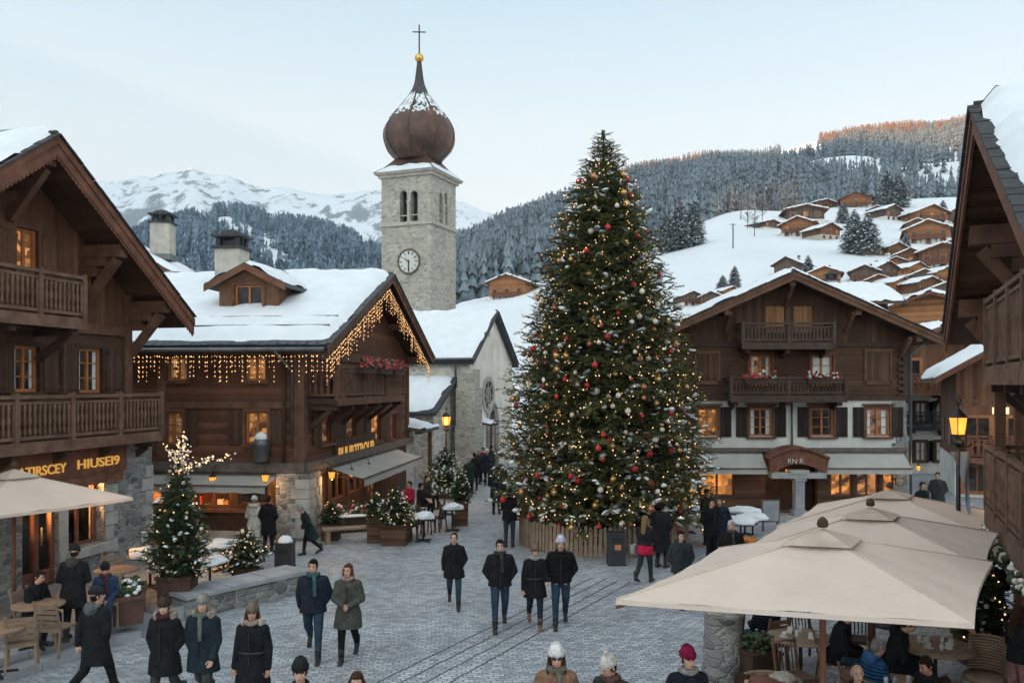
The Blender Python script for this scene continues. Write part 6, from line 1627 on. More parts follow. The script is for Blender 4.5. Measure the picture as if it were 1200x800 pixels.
    remesh(bd,'body_tmp',[M['skin2'] if skin else M['skin'],HAIRM['dark'] if hair not in ('white','grey') else HAIRM['grey'],M['lip']],t,min(vox,.014),2,ex)
    bo_=PENDING[-1][0]; bo_.name='body'
    # coat
    hemz=hem; fl=1.12 if fem else 1.04
    prof=[(.10,1.475),(.135,1.44),(.205,1.405),(.235*.98,1.33),(.225,1.2),(.205 if fem else .215,1.08),(.215,.98),(.225*fl,.88)]
    if sit: prof=[p for p in prof if p[1]>.93]+[(.225,.90),(.21,.84)]
    else: 
        prof=[p for p in prof if p[1]>hemz+.04]+[((.225+.10*(.9-hemz))*fl if hemz<.88 else .222,hemz)]
    prof=prof[::-1]; rings=[]
    n=20; vs=[];fs=[]
    for r_,z in prof:
        for j in range(n):
            a=2*math.pi*j/n; dp=.64 if z>1.0 else .70; wob=1+.03*math.sin(3*a+NP+z*9)*(z<1.1)
            vs.append(L((r_*w*math.cos(a)*wob,r_*dp*math.sin(a)*wob+.005,z)))
    k=len(prof)
    for i in range(k-1):
        for j in range(n): fs.append((i*n+j,i*n+(j+1)%n,(i+1)*n+(j+1)%n,(i+1)*n+j))
    fs.append(tuple(range(n-1,-1,-1))); fs.append(tuple((k-1)*n+j for j in range(n))); ct.add(vs,fs)
    if collar:
        ct.tube([L((.078*math.cos(a),.075*math.sin(a)+.0,1.475+.02*math.sin(a))) for a in [2*math.pi*i/12 for i in range(13)]],.034,8)
    cm=CM(coat,quilt)
    ct_=remesh(ct,'coat',cm,t,vox,2)
    b=MB(); b.beam(L((0,-.158,1.36)),L((0,-.162,max(hemz,.86) if not sit else .95)),.018,.012); b.build('zip',M['iron'],t)
    if belt:
        b=MB(); b.tube([L((.222*w*math.cos(a),.15*math.sin(a),1.06)) for a in [2*math.pi*i/20 for i in range(21)]],.02,6); b.build('belt',M['iron'],t)
    if hood:
        b=MB(); b.ell(L((0,.10,1.45)),(.125,.085,.11),12,8); b.tube([L((.11*math.cos(a),.05+.075*math.sin(a),1.50)) for a in [math.pi*(i/10)*1.15-.2 for i in range(11)]],.035,6); remesh(b,'hood',CM(hood) if isinstance(hood,tuple) else cm,t,vox,3)
    if fur:
        b=MB()
        for i in range(110):
            a=R(-30+240*i/110); p=L((.145*math.cos(a),.03+.115*math.sin(a)+rnd.uniform(-.02,.02),1.475+rnd.uniform(-.02,.05))); q=rnd.uniform(.032,.05); b.ell(p,(q,q,q),6,4)
        remesh(b,'fur_trim',M[fur],t,.012,1)
    if scarf:
        b=MB(); b.tube([L((.088*math.cos(a),-.012+.082*math.sin(a),1.485+.018*math.cos(a*2)-.02*math.sin(a))) for a in [2*math.pi*i/16 for i in range(17)]],.042,8)
        if not fem or rnd.random()<.6: b.cap(L((.03,-.14,1.44)),L((.045,-.168,1.16)),.036,.03)
        remesh(b,'scarf',CM(scarf),t,vox,2)
    # hair and hat
    hm=HAIRM[hair]
    if hairlen!='bald' or hat is None and hair!='none':
        b=MB()
        if hat:
            b.ell(Hd((0,.045,-.015)),(.076,.062,.07),12,8,0,rt)
            for sg in (-1,1): b.ell(Hd((sg*.068,.012,.0)),(.016,.04,.045),8,6,0,rt)
        elif hairlen=='bald':
            b.ell(Hd((0,.055,-.02)),(.076,.06,.06),12,8,0,rt)
        else:
            b.ell(Hd((0,.030,.044)),(.083,.093,.094),14,10,0,rt); b.ell(Hd((0,.055,-.01)),(.074,.062,.085),12,8,0,rt)
            for sg in (-1,1): b.ell(Hd((sg*.068,.01,.03)),(.018,.05,.06),8,6,0,rt)
            if hairlen=='short': b.ell(Hd((.01,-.055,.092)),(.06,.04,.028),10,6,0,rt)
        if hairlen=='long':
            for sg in (-1,1):
                b.cap(Hd((sg*.078,.0,.02)),Hd((sg*.092,-.005,-.15)),.028,.034,8); b.cap(Hd((sg*.088,.01,-.12)),L((sg*.105,-.07,1.36)),.034,.024,8)
            b.cap(Hd((0,.07,.0)),L((0,.11,1.33)),.075,.07,10)
            b.ell(Hd((0,-.045,.098 if not hat else .03)),(.066,.05,.022) if not hat else (.05,.03,.02),10,6,0,rt)
        if hairlen=='tail': b.cap(Hd((0,.11,.02)),L((0,.16,1.38)),.035,.02,8)
        remesh(b,'hair',hm,t,.012,1)
    if hat:
        b=MB(); pr_=[(.088,.03),(.098,.035),(.1,.06),(.095,.075),(.093,.09),(.086,.125),(.062,.155),(.03,.17),(.0,.172)]
        vs=[];n=16
        for r_,z in pr_:
            for j in range(n):
                a=2*math.pi*j/n; vs.append(Hd((r_*.92*math.cos(a),r_*1.08*math.sin(a)+.014,z+.012*math.sin(a))))
        fs=[(i*n+j,i*n+(j+1)%n,(i+1)*n+(j+1)%n,(i+1)*n+j) for i in range(len(pr_)-1) for j in range(n)]; b.add(vs,fs,0,True)
        for i in range(24):
            a=2*math.pi*i/24; b.cap(Hd((.092*math.cos(a),.108*math.sin(a)+.014,.034+.012*math.sin(a))),Hd((.094*math.cos(a),.110*math.sin(a)+.014,.074+.012*math.sin(a))),.008,.008,6)
        if pom: b.ell(Hd((0,.02,.195)),(.035,.035,.035),10,8)
        b.build('hat',CM(hat),t,fix=False)
    if glasses:
        b=MB()
        for sg in (-1,1): b.ell(Hd((sg*.033,-.092,.012)),(.03,.012,.022),10,6,0,rt)
        b.tube([Hd((-.075,.0,.018)),Hd((-.06,-.08,.016)),Hd((0,-.098,.018)),Hd((.06,-.08,.016)),Hd((.075,.0,.018))],.005,5); b.build('sunglasses',M['shades'],t)
    if bag:
        b=MB(); b.box(L((.30,.02,.86)),(.12,.26,.22),0); b.tube([L((.19,.0,1.42)),L((.27,-.07,1.15)),L((.30,-.08,.97))],.012,5); b.build('shoulder_bag',CM(bag),t)
    t.scale=(s,s,s); return t
BK=(.014,.014,.016); NV=(.016,.022,.036); DG=(.035,.038,.038); OL=(.045,.045,.036); JE=(.03,.055,.085); JD=(.018,.03,.048)
# walking towards us in the middle of the square
person('woman walking alone across the square in a black parka and blue jeans, white earmuff band',gpt(532,712),1.62,4,'walk',('swing','pocket'),BK,.72,0,JE,'dark','dark','tail',None,False,None,None,-8,0,0,-.7,True,vox=.014)
person('man with short black hair in black jacket and jeans, leftmost of the three walking abreast',gpt(586,737),1.77,3,'walk','pocket',BK,.86,0,JE,'dark','black','short',scarf=DG,phase=.6,vox=.013)
person('woman in black belted parka, grey scarf and brown boots, middle of the three walking abreast',gpt(627,735),1.62,2,'walk',('hang','arm'),BK,.66,0,JD,'brown','brown','short',(.16,.10,.08),False,(.30,.29,.28),None,0,0,0,-.5,True,vox=.013,belt=True)
person('man in pale lilac beanie, black jacket and jeans, rightmost of the three walking abreast',gpt(657,734),1.78,-2,'walk','pocket',BK,.88,70,JE,'dark','dark','short',(.46,.44,.56),vox=.013,phase=.5)
person('man with dark teal scarf and navy jacket striding beside the woman in the grey coat',gpt(367,771),1.76,8,'walk',('swing','pocket'),NV,.84,0,JE,'dark','black','short',None,False,(.045,.10,.11),None,-10,0,0,-.9,False,vox=.012)
person('long haired woman in grey green coat, hands clasped, beside the teal scarf man',gpt(408,773),1.68,2,'walk','clasp',(.07,.07,.06),.60,0,BK,'dark','auburn','long',None,False,(.28,.20,.16),None,-14,0,0,.5,True,vox=.012)
# three at lower left
person('woman in black with wine red scarf, left of the three passing the low wall',upt(193,12.45),1.68,-6,'walk','pocket',BK,.62,0,(.05,.05,.055),'dark','dark','short',(.05,.035,.03),True,(.06,.022,.03),'fur',14,0,0,.5,True,vox=.011)
person('man in grey beanie and teal parka, middle of the three passing the low wall',upt(238,12.4),1.72,-10,'walk',('pocket','swing'),(.016,.026,.034),.66,0,(.05,.05,.055),'dark','grey','short',(.22,.21,.19),False,(.12,.13,.11),'fur',22,-6,0,-.5,False,vox=.011,skin=0)
person('woman with pale fur hood and long black coat, right of three passing the low wall',upt(296,12.15),1.68,-4,'walk','hang',(.013,.014,.018),.42,0,BK,'dark','brown','long',(.15,.12,.09),False,(.30,.22,.18),'fur_white',16,0,0,.6,True,vox=.011,belt=True,skin=1)
person('man seen from behind in black coat and dark beanie, walking up to the terrace steps',upt(113,12.9),1.76,155,'walk',('pocket','swing'),BK,.62,0,BK,'dark','dark','short',(.028,.029,.033),False,None,None,-25,0,0,.8,False,vox=.011,hood=(.10,.105,.115))
# people at the lower edge
person('man in black knitted beanie, only his head showing at the lower edge of the square',upt(352,9.55),1.70,4,'stand','pocket',BK,.8,0,JD,'dark','dark','short',(.016,.018,.02),vox=.010,yaw=4,skin=0)
person('woman with long brown hair at the lower edge, beside the black beanie man',upt(418,9.35),1.64,16,'stand','pocket',DG,.8,0,JD,'dark','brown','long',vox=.010,fem=True,yaw=-12,tilt=4)
person('woman in tall white beanie, sunglasses and camel coat at the lower edge',upt(652,10.0),1.72,0,'stand','pocket',(.23,.125,.08),.6,0,JD,'dark','brown','long',(.62,.60,.60),False,(.12,.115,.09),None,0,0,0,.5,True,True,vox=.010)
person('woman in cream ribbed bobble hat looking down, right of the woman with sunglasses',upt(718,9.9),1.66,-30,'stand','lap',(.035,.035,.038),.8,0,JD,'dark','dark','short',(.55,.50,.46),True,(.10,.05,.045),None,-28,16,4,.5,True,vox=.010,skin=1)
person('woman in crimson beanie with grey scarf and navy coat near the stone bollard',upt(806,10.0),1.70,6,'stand','pocket',(.014,.018,.026),.6,0,JD,'dark','dark','short',(.21,.012,.05),False,(.26,.24,.225),None,6,0,0,.5,True,vox=.010)
# left: by the shops
person('person in pale fur coat and white hat looking into the lit shop window',upt(298,24.4),1.58,172,'stand','clasp',(.50,.45,.39),.45,0,(.30,.27,.25),'brown','blond','short',(.58,.55,.5),False,None,'fur_white',0,0,0,.5,True,vox=.018)
person('person in black coat beside the pale fur coat at the lit shop window',upt(315,24.3),1.62,165,'stand','pocket',BK,.55,0,BK,'dark','dark','short',vox=.018)
person('person in dark green cape with grey hood stooping forward near the stone pier',upt(362,24.0),1.45,-60,'walk','clasp',(.02,.03,.032),.5,0,BK,'dark','grey','short',(.26,.25,.26),False,None,None,0,18,20,.5,True,vox=.018)
person('person standing with back turned in black hooded coat among the terrace tables',Vector(((86-600)/F*15.1,15.1,.3)),1.62,186,'stand','clasp',BK,.60,0,BK,'dark','dark','short',(.02,.02,.022),False,None,None,0,6,4,.5,False,vox=.013,hood=(.055,.05,.045))
person('seated woman in blue coat with dark hat facing the square from a terrace table',Vector(((124-600)/F*15.9,15.9,.3)),1.50,18,'sit','lap',(.03,.05,.10),.8,0,(.03,.05,.10),'dark','dark','short',(.022,.02,.022),False,(.09,.03,.04),None,0,6,6,.5,True,vox=.013,skin=0)
person('diner in black seen from the side at the terrace table by the shop door',Vector(((38-600)/F*14.9,14.9,.3)),1.62,80,'sit','table',BK,.8,0,BK,'dark','dark','short',None,False,None,None,0,8,10,.5,False,vox=.014)
# round the Christmas tree
person('man in black jacket holding up a phone at the left end of the picket fence',upt(597,25.2),1.70,172,'stand','phone',BK,.80,0,(.035,.04,.05),'dark','dark','short',vox=.018)
person('blond woman with bright pink jacket tied at her waist near the litter bin',gpt(756,682),1.62,150,'walk','phone',(.02,.02,.024),.98,0,(.028,.04,.045),'dark','blond','long',None,False,None,None,0,0,0,.5,True,vox=.016,bag=(.28,.27,.28))
pk=bpy.data.objects[-1]
person('figure in long black coat standing under the right boughs of the Christmas tree',upt(776,22.4),1.70,140,'stand','pocket',BK,.42,0,BK,'dark','black','short',vox=.018)
person('man in dark slate jacket walking towards the front parasol, partly hidden by it',upt(798,18.6),1.66,4,'walk','pocket',(.03,.036,.042),.80,0,JD,'dark','black','short',vox=.014,hood=(.03,.036,.042))
person('white haired man in black coat beyond the edge of the second parasol',upt(857,19.4),1.70,-8,'stand','pocket',BK,.7,0,BK,'dark','white','short',None,False,(.05,.05,.045),None,0,0,0,.5,False,vox=.014)
person('person in black puffer coat, left of two standing by the snowy tables',upt(833,23.2),1.68,30,'stand','pocket',BK,.7,60,BK,'dark','dark','short',vox=.018)
person('person in dark blue coat, right of two standing by the snowy tables',upt(843,23.4),1.70,-20,'stand','pocket',NV,.65,0,JD,'dark','brown','short',vox=.018)
person('person in dark jacket carrying a red bag behind the two by the snowy tables',upt(829,25.5),1.66,40,'stand','hang',(.03,.025,.025),.8,0,BK,'dark','dark','short',vox=.02,bag=(.25,.03,.03))
# in front of the church
for u,D,h,fc,lab,c,hr,hl,ht in ((582,31.6,1.72,170,'tall person in dark blue coat with a dark cap between tree and church',NV,'dark','short',(.03,.02,.03)),
  (587,33.5,1.66,20,'person in black behind the tall one in blue between tree and church',BK,'dark','long',None),
  (556,38.5,1.70,186,'person in long black coat before the church buttress',BK,'dark','short',None),
  (561,41,1.66,30,'person in grey jacket near the church door',DG,'brown','short',(.3,.3,.32)),
  (566,42,1.68,-30,'person in dark red jacket near the church door',(.12,.02,.03),'dark','short',None),
  (571,40.5,1.70,15,'person in navy jacket and pale hat near the church door',NV,'dark','short',(.5,.5,.5)),
  (576,43,1.7,100,'person in black jacket closest to the church portal',BK,'black','short',None),
  (550,37,1.62,200,'short person in dark green coat left of the church portal group',(.02,.035,.03),'grey','short',None)):
    person(lab,upt(u,D),h,fc,'stand','pocket',c,.6,0,BK,'dark',hr,hl,ht,vox=.024)
for u,D,fc,lab,c in ((493,30.5,120,'seated person in black at the dark café chairs beside the church',BK),(480,31,-40,'person in crimson jacket sitting behind the lit little tree',(.32,.02,.06)),(500,33,60,'seated person in dark coat furthest along the café chairs',DG)):
    person(lab,upt(u,D),1.62,fc,'sit','lap',c,.8,0,BK,'dark','dark','short',vox=.024)
person('dark figure in a coat at the mouth of the alley under the street lamp',upt(1081,27),1.70,20,'stand','pocket',BK,.6,0,BK,'dark','dark','short',vox=.022)
person('second dark figure deeper in the alley, right of the first',upt(1099,30),1.70,-30,'stand','pocket',DG,.6,0,BK,'dark','dark','short',vox=.024)
# under the parasols
person('person in navy puffer jacket with back turned at the back table under the parasol',Vector((4.35,14.4,0)),1.68,200,'sit','table',NV,.8,60,JE,'dark','dark','short',(.015,.015,.017),vox=.014,lean=8)
person('man in black hunched over the far round table under the front parasol',Vector((5.05,13.35,0)),1.72,75,'sit','table',BK,.8,0,JE,'dark','black','short',vox=.014,lean=16,tilt=10)
person('grey haired man in bright blue jacket seated at the near table under the front parasol',Vector((4.92,11.75,0)),1.66,100,'sit','table',(.025,.085,.22),.8,60,JD,'dark','grey','short',vox=.012,lean=10,hood=(.04,.11,.26),tilt=8,skin=1)
person('person in black hooded jacket leaning over the round table with cups',Vector((5.72,12.9,0)),1.74,70,'sit','table',(.012,.016,.016),.8,0,BK,'dark','dark','short',None,False,None,None,0,16,18,.5,False,vox=.012,hood=(.012,.018,.018))
person('dark haired person in black leaning on the near table from its right',Vector((5.55,11.15,0)),1.64,-70,'sit','table',BK,.8,0,BK,'dark','dark','short',vox=.012,lean=14,tilt=10,skin=1)
person('bald elderly man looking out from the near table under the front parasol',Vector((4.35,10.75,0)),1.62,-12,'sit','table',BK,.8,0,BK,'dark','grey','bald',vox=.010,skin=0)
person('person with brown hair whose head shows above the basket by the bollard',Vector((2.80,10.4,0)),1.62,60,'sit','table',DG,.8,0,BK,'dark','brown','short',vox=.011)
person('person with dark hair at the lower right edge, right of the near table',Vector((5.25,10.35,0)),1.60,-30,'sit','table',BK,.8,0,BK,'dark','dark','short',vox=.011,tilt=14)
person('man in dark jacket and pale trousers standing by the shrub at the right chalet',Vector((8.72,15.5,0)),1.72,178,'stand','clasp',(.02,.024,.022),.85,0,(.44,.35,.29),'dark','dark','short',vox=.014,pantw=1.12)
person('woman in pink trousers and black coat standing at the right edge by the shrub',Vector((7.25,12.2,0)),1.62,100,'stand','lap',(.018,.018,.02),.9,0,(.33,.16,.16),'dark','brown','long',vox=.012,fem=True)
person('person in blue jacket behind the parasols near the amber lantern',Vector((8.9,17.6,0)),1.70,150,'stand','pocket',(.06,.12,.30),.8,0,BK,'dark','dark','short',vox=.018)
# pink jacket round the waist of the blond woman
bw=[o for o in bpy.data.objects if o.get('label','').startswith('blond woman with bright pink')][0]
b=MB(); b.lathe([(.20,.74),(.215,.80),(.21,.92),(.19,1.0)],18,(0,0,.0),0,True,1,.78); o=remesh(b,'tied_jacket',CM((.55,.02,.07)),bw,.016,2)
finish_people()
# ================================================================ parasols, café furniture, lamps
def parasol(label,L,Rr,BLc,BR,za,pole,group,vent=True):
    c=Vector(((L[0]+BR[0])/2,(L[1]+BR[1])/2,0)); t=thing('parasol',label,'parasol',(pole[0],pole[1],0),0,group); o=Vector((pole[0],pole[1],0))
    cs=[Vector(p)-o for p in (L,Rr,BR,BLc)]; ap=Vector((c.x,c.y,za))-o; b=MB(); n=14
    for i in range(4):
        A=cs[i];Bq=cs[(i+1)%4]; rows=[]
        for k in range(n+1):
            f=k/n; row=[]
            for j in range(17):
                g=j/16; e=A.lerp(Bq,g); m=(A+Bq)/2
                e=e+(Vector((ap.x,ap.y,e.z))-e)*(.035*math.sin(math.pi*g)); e.z-=.02*math.sin(math.pi*g)
                P=ap.lerp(e,f); P.z-= .035*math.sin(math.pi*f)*(math.sin(math.pi*g))+.012*math.sin(g*21+f*6+i)*f*math.sin(math.pi*g)
                row.append(P)
            rows.append(row)
        b.grid(rows)
        hem=[A.lerp(Bq,j/16)+(Vector((ap.x,ap.y,A.lerp(Bq,j/16).z))-A.lerp(Bq,j/16))*(.035*math.sin(math.pi*j/16))+Vector((0,0,-.02*math.sin(math.pi*j/16))) for j in range(17)]
        b.grid([hem,[p+Vector((0,0,-.055)) for p in hem]])
    cn=b.build('canopy',M['parasol'],t,fix=False)
    b=MB()
    for i in range(4):
        A=ap.lerp(cs[i],.22)+Vector((0,0,.035)); Bq=ap.lerp(cs[(i+1)%4],.22)+Vector((0,0,.035)); top=ap+Vector((0,0,.075)); rows=[]
        for k in range(5):
            f=k/4; rows.append([top.lerp(A.lerp(Bq,j/6),f)+Vector((0,0,-.015*math.sin(math.pi*f)*math.sin(math.pi*j/6))) for j in range(7)])
        b.grid(rows)
    b.build('vent_cap',M['parasol2'],t,fix=False)
    b=MB()
    for q in cs: b.tube([ap.lerp(q,f/10)+Vector((0,0,.006)) for f in range(2,11)],.011,4)
    b.build('seams',M['parasol_seam'],t)
    b=MB(); b.lathe([(.05,0),(.07,.03),(.06,.08),(.02,.12),(0,.125)],10,ap+Vector((0,0,.09))); b.build('finial',M['beam_dark'],t)
    for i in range(4):
        m=(cs[i]+cs[(i+1)%4])/2
        for e in (cs[i],ap+(m-ap)*.96):
            b=MB(); b.beam(ap+Vector((0,0,-.10)),e+Vector((0,0,-.085)),.022,.03); b.build('rib',M['beam_red'],t)
            b=MB(); b.beam(Vector((ap.x,ap.y,ap.z-.75)),ap.lerp(e,.5)+Vector((0,0,-.09)),.02,.025); b.build('strut',M['beam_red'],t)
    b=MB(); b.tube([(0,0,.05),(ap.x,ap.y,ap.z+.02)],.038,12); b.build('pole',M['beam_red'],t)
    b=MB(); b.lathe([(.36,0),(.36,.07),(.1,.1),(.06,.32)],20); b.build('base',M['iron'],t); return t
M['parasol_seam']=plain('parasol_seam_cloth',(.60,.50,.42),.85,.1,4,.1); M['parasol2']=plain('parasol_vent_cloth',(.46,.37,.31),.85,.15,4,.2)
v2=lambda p,z:(p[0],p[1],z)
L1=gpt(722,702,2.5);R1=gpt(1142,730,2.5);BL1=gpt(842,642,2.5);BR1=R1+BL1-L1
grp='big cream parasols over the café tables'
ce=(R1+BL1)/2
parasol('nearest of the three big cream parasols, its front edge above the diners',L1,R1,BR1,BR1*0+BL1 if False else BL1,3.02,(ce.x,ce.y),grp) if False else None
def par_at(label,dx,dy,dz,za):
    d=Vector((dx,dy,dz)); c=(R1+BL1)/2+d
    return parasol(label,L1+d,R1+d,BL1+d,BR1+d,za,(c.x,c.y),grp)
par_at('nearest of the three big cream parasols, its front edge above the diners',0,0,0,3.02)
par_at('middle one of the three big cream parasols in a row',1.95,3.3,-.2,2.80)
par_at('rearmost of the three big cream parasols, next to the amber street lamp',3.85,6.9,-.36,2.64)
Tp=gpt(156,583,2.5); N=Vector((-9.25,14.6,2.5)); Bk=Vector((-9.95,18.3,2.5)); BB=N+Bk-Tp
c=(N+Bk)/2; parasol('cream parasol over the terrace tables in front of the lit shop with gold letters',Tp,Bk,N,BB,3.10,(c.x,c.y),None)
def round_table(label,P,r=.42,h=.75,mat=None,group='café tables',snow=False,items=0,seed=0):
    t=thing('round_table',label,'table',P,0,group); b=MB(); b.lathe([(r-.01,h-.035),(r,h-.03),(r,h-.005),(r-.01,h)],28); b.build('tabletop',mat or M['table_wood'],t)
    b=MB(); b.tube([(0,0,.03),(0,0,h-.03)],.03,8); 
    for k in range(4): a=R(90*k+45); b.beam((0,0,.05),(.3*math.cos(a),.3*math.sin(a),.02),.05,.035)
    b.build('pedestal',M['iron'],t)
    if snow: b=MB(); blob(b,(0,0,h+.03),(r*1.0,r*1.0,.15),seed,22,9,.38); b.build('snow_cap',M['snow'],t)
    return t
def tableware(P,z,n,seed,tb):
    r=random.Random(seed)
    for i in range(n):
        a=6.28*i/n+r.uniform(-.3,.3); d=r.uniform(.12,.3); q=Vector((P[0]+d*math.cos(a),P[1]+d*math.sin(a),z))
        k=i%3
        if k==0:
            t=thing('coffee_cup','white coffee cup on a saucer on '+tb,'cup',q,a,'cups on '+tb); b=MB(); b.lathe([(.07,0),(.075,.008),(.03,.012)],14); b.build('saucer',M['stucco'],t); b=MB(); b.lathe([(.022,.012),(.036,.03),(.04,.075),(.034,.075),(.03,.03)],14); b.tube([(.038,0,.06),(.058,0,.05),(.036,0,.03)],.006,5); b.build('cup',M['stucco'],t)
        elif k==1:
            t=thing('drinking_glass','clear drinking glass on '+tb,'glass',q,a,'glasses on '+tb); b=MB(); b.lathe([(.024,0),(.032,.12),(.029,.12),(.022,.008)],14); b.build('glass',M['glass_obj'],t)
        else:
            t=thing('menu_card','small folded card standing on '+tb,'card',q,a,'cards on '+tb); b=MB(); b.prism([(-.05,-.03,0),(.05,-.03,0),(.05,0,.1),(-.05,0,.1)],(0,.003,0)); b.prism([(-.05,.035,0),(.05,.035,0),(.05,.004,.1),(-.05,.004,.1)],(0,.003,0)); b.build('card',M['paper'],t)
t=NT('tumbler_glass'); t.fin((.75,.8,.82),.05,None,Alpha=.45); M['glass_obj']=t.mat
def chair(label,P,face,mat=None,group='slatted wooden café chairs',kind='slat',seatm=None):
    mat=mat or M['chair_wood']; t=thing('cafe_chair',label,'chair',P,R(face),group)
    b=MB()
    for i in range(5): b.bx(-.21,.21,-.21+.085*i,-.21+.085*i+.072,.44,.46)
    b.bx(-.21,.21,-.215,-.19,.40,.44); b.bx(-.21,.21,.19,.215,.40,.44); b.build('seat',mat,t)
    b=MB(); bk=Matrix.Rotation(R(-10),3,'X')
    if kind=='slat':
        for i in range(4): b.box((0,.235+.02*i,.56+.095*i),(.40,.018,.07),0,bk)
    else:
        for i in range(7): b.tube([(-.18+.06*i,.225,.46),(-.18+.06*i,.285,.86)],.012,5)
        b.tube([(-.21,.285,.87),(0,.30,.9),(.21,.285,.87)],.022,6)
    b.build('backrest',mat,t)
    for sx in (-1,1):
        b=MB(); b.beam((sx*.20,-.19,.44),(sx*.21,-.22,0),.035,.035); b.build('leg',mat,t)
        b=MB(); b.beam((sx*.20,.2,.44),(sx*.21,.26,0),.035,.035); b.beam((sx*.20,.2,.44),(sx*.2,.315,.93),.035,.03); b.build('leg',mat,t)
    return t
# left terrace
T=.3
tl=[((42,661),14.4),((136,664),17.2),((103,668),16.6)]
round_table('round wooden table by the lit shop door on the left terrace',Vector(((45-600)/F*14.6,14.6,T)),.42,.75)
round_table('round wooden table below the shop window on the left terrace',Vector(((137-600)/F*17.2,17.2,T)),.42,.78)
round_table('round wooden table nearest the terrace steps at the picture edge',Vector(((-4-600)/F*13.2,13.2,T)),.42,.74)
chair('slatted chair with its back to us beside the seated diner in black on the terrace',Vector(((68-600)/F*14.3,14.3,T)),170)
chair('wooden chair nearest the terrace steps, at the left picture edge',Vector(((26-600)/F*13.5,13.5,T)),205,None,'slatted wooden café chairs','slat')
chair('wooden chair standing behind the table below the shop window',Vector(((128-600)/F*17.8,17.8,T)),15)
chair('wooden chair under the diner in black at the terrace',Vector(((38-600)/F*14.9,14.95,T)),80)
chair('wooden chair under the seated woman in blue on the terrace',Vector(((124-600)/F*15.9,15.95,T)),18)
round_table('snow capped round table between rubble pier and tall potted fir',Vector(((176-600)/F*18.9,18.9,T)),.48,.72,M['iron'],'snow covered tables',True,0,1)
round_table('snow capped round table right of the tall potted fir',gpt(246,690),.40,.62,M['iron'],'snow covered tables',True,0,2)
round_table('snow capped table behind the small bushy fir, nearest the long awning',gpt(262,668),.50,.62,M['iron'],'snow covered tables',True,0,3)
for i,(u,D,lab) in enumerate(((150,16.2,'square brown planter box at the corner of the terrace, front one'),(153,17.0,'square brown planter box at the corner of the terrace, rear one'))):
    t=thing('planter_box',lab,'planter',Vector(((u-600)/F*D,D,T)),R(25),'planter boxes on the terrace'); planter(t,.52,.5,M['terracotta'],1.08)
    b=MB(); r=random.Random(i)
    for k in range(60): a=r.uniform(0,6.28); q=r.uniform(0,.24); b.ell((q*math.cos(a),q*math.sin(a),.5+r.uniform(0,.12)),(.05,.05,.04),6,4,r.choice([0,0,0,1]))
    b.build('heather',[M['needle_small'],M['snow']],t)
# shop bench, flower display, boxes in front of the log chalet
t=thing('bench','pale wooden backless bench in front of the flower display of the log chalet','bench',gpt(413,635),SC.rz-R(62))
for y in (-.16,0,.16):
    b=MB(); b.bx(-.9,.9,y-.07,y+.07,.42,.47); b.build('seat_plank',M['bench_wood'],t)
for x in (-.75,.75):
    b=MB(); b.bx(x-.06,x+.06,-.2,.2,0,.42); b.build('leg',M['bench_wood'],t)
P=gpt(411,622); t=thing('flower_stand','long trough of red and white flowers with snowy rim behind the pale bench','flower stand',P,SC.rz-R(62))
b=MB(); b.bx(-1.0,1.0,-.3,.3,0,.55); b.build('trough',M['beam_dark'],t); b=MB(); r=random.Random(8)
for k in range(420): b.ell((r.uniform(-1,1),r.uniform(-.32,.3),.5+abs(r.gauss(.12,.14))),(r.uniform(.03,.06),)*3,6,4,r.choice([0,0,0,0,1,2,2,3]))
o=b.build('flowers',[M['needle_small'],M['flower_red'],M['flower_white'],M['flower_pink']],t); o['kind']='stuff'
b=MB(); blob(b,(0,-.31,.52),(1.0,.09,.07),4,24,6,.2); b.build('snow_rim',M['snow'],t)
for i,(u,v,fc,lab) in enumerate(((478,632,70,'dark café chair nearest the lit little tree'),(488,628,200,'dark café chair with snow on its back rail, second from the lit little tree'),(500,625,80,'dark café chair in the middle of the row towards the church'),(512,622,240,'dark café chair next to the last small snowy table'),(525,618,100,'dark café chair beside the tall tapered planter'))):
    chair(lab,gpt(u,v),fc,M['rail_dark'],'dark café chairs before the church','spindle')
round_table('small dark café table with snow beside the tall tapered planter',gpt(530,622),.38,.74,M['iron'],'snow covered tables',True,0,7)
round_table('small dark café table with snow in the middle of the dark chairs',gpt(496,634),.38,.72,M['iron'],'snow covered tables',True,0,8)
t=thing('wreath_stand','round fir wreath on a stand beside the tall tapered planter','wreath',upt(521,31.5),.2); b=MB(); r=random.Random(5)
for i in range(260): a=r.uniform(0,6.28); b.ell((.42*math.cos(a)+r.gauss(0,.06),r.gauss(0,.06),1.25+.42*math.sin(a)+r.gauss(0,.06)),(.05,.05,.05),5,4,r.choice([0,0,1]))
b.build('wreath',[M['needle_small'],M['flower_white']],t); b=MB(); b.tube([(0,.05,0),(0,.05,.85)],.03,6); b.lathe([(.22,0),(.22,.03)],12); b.build('stand',M['iron'],t)
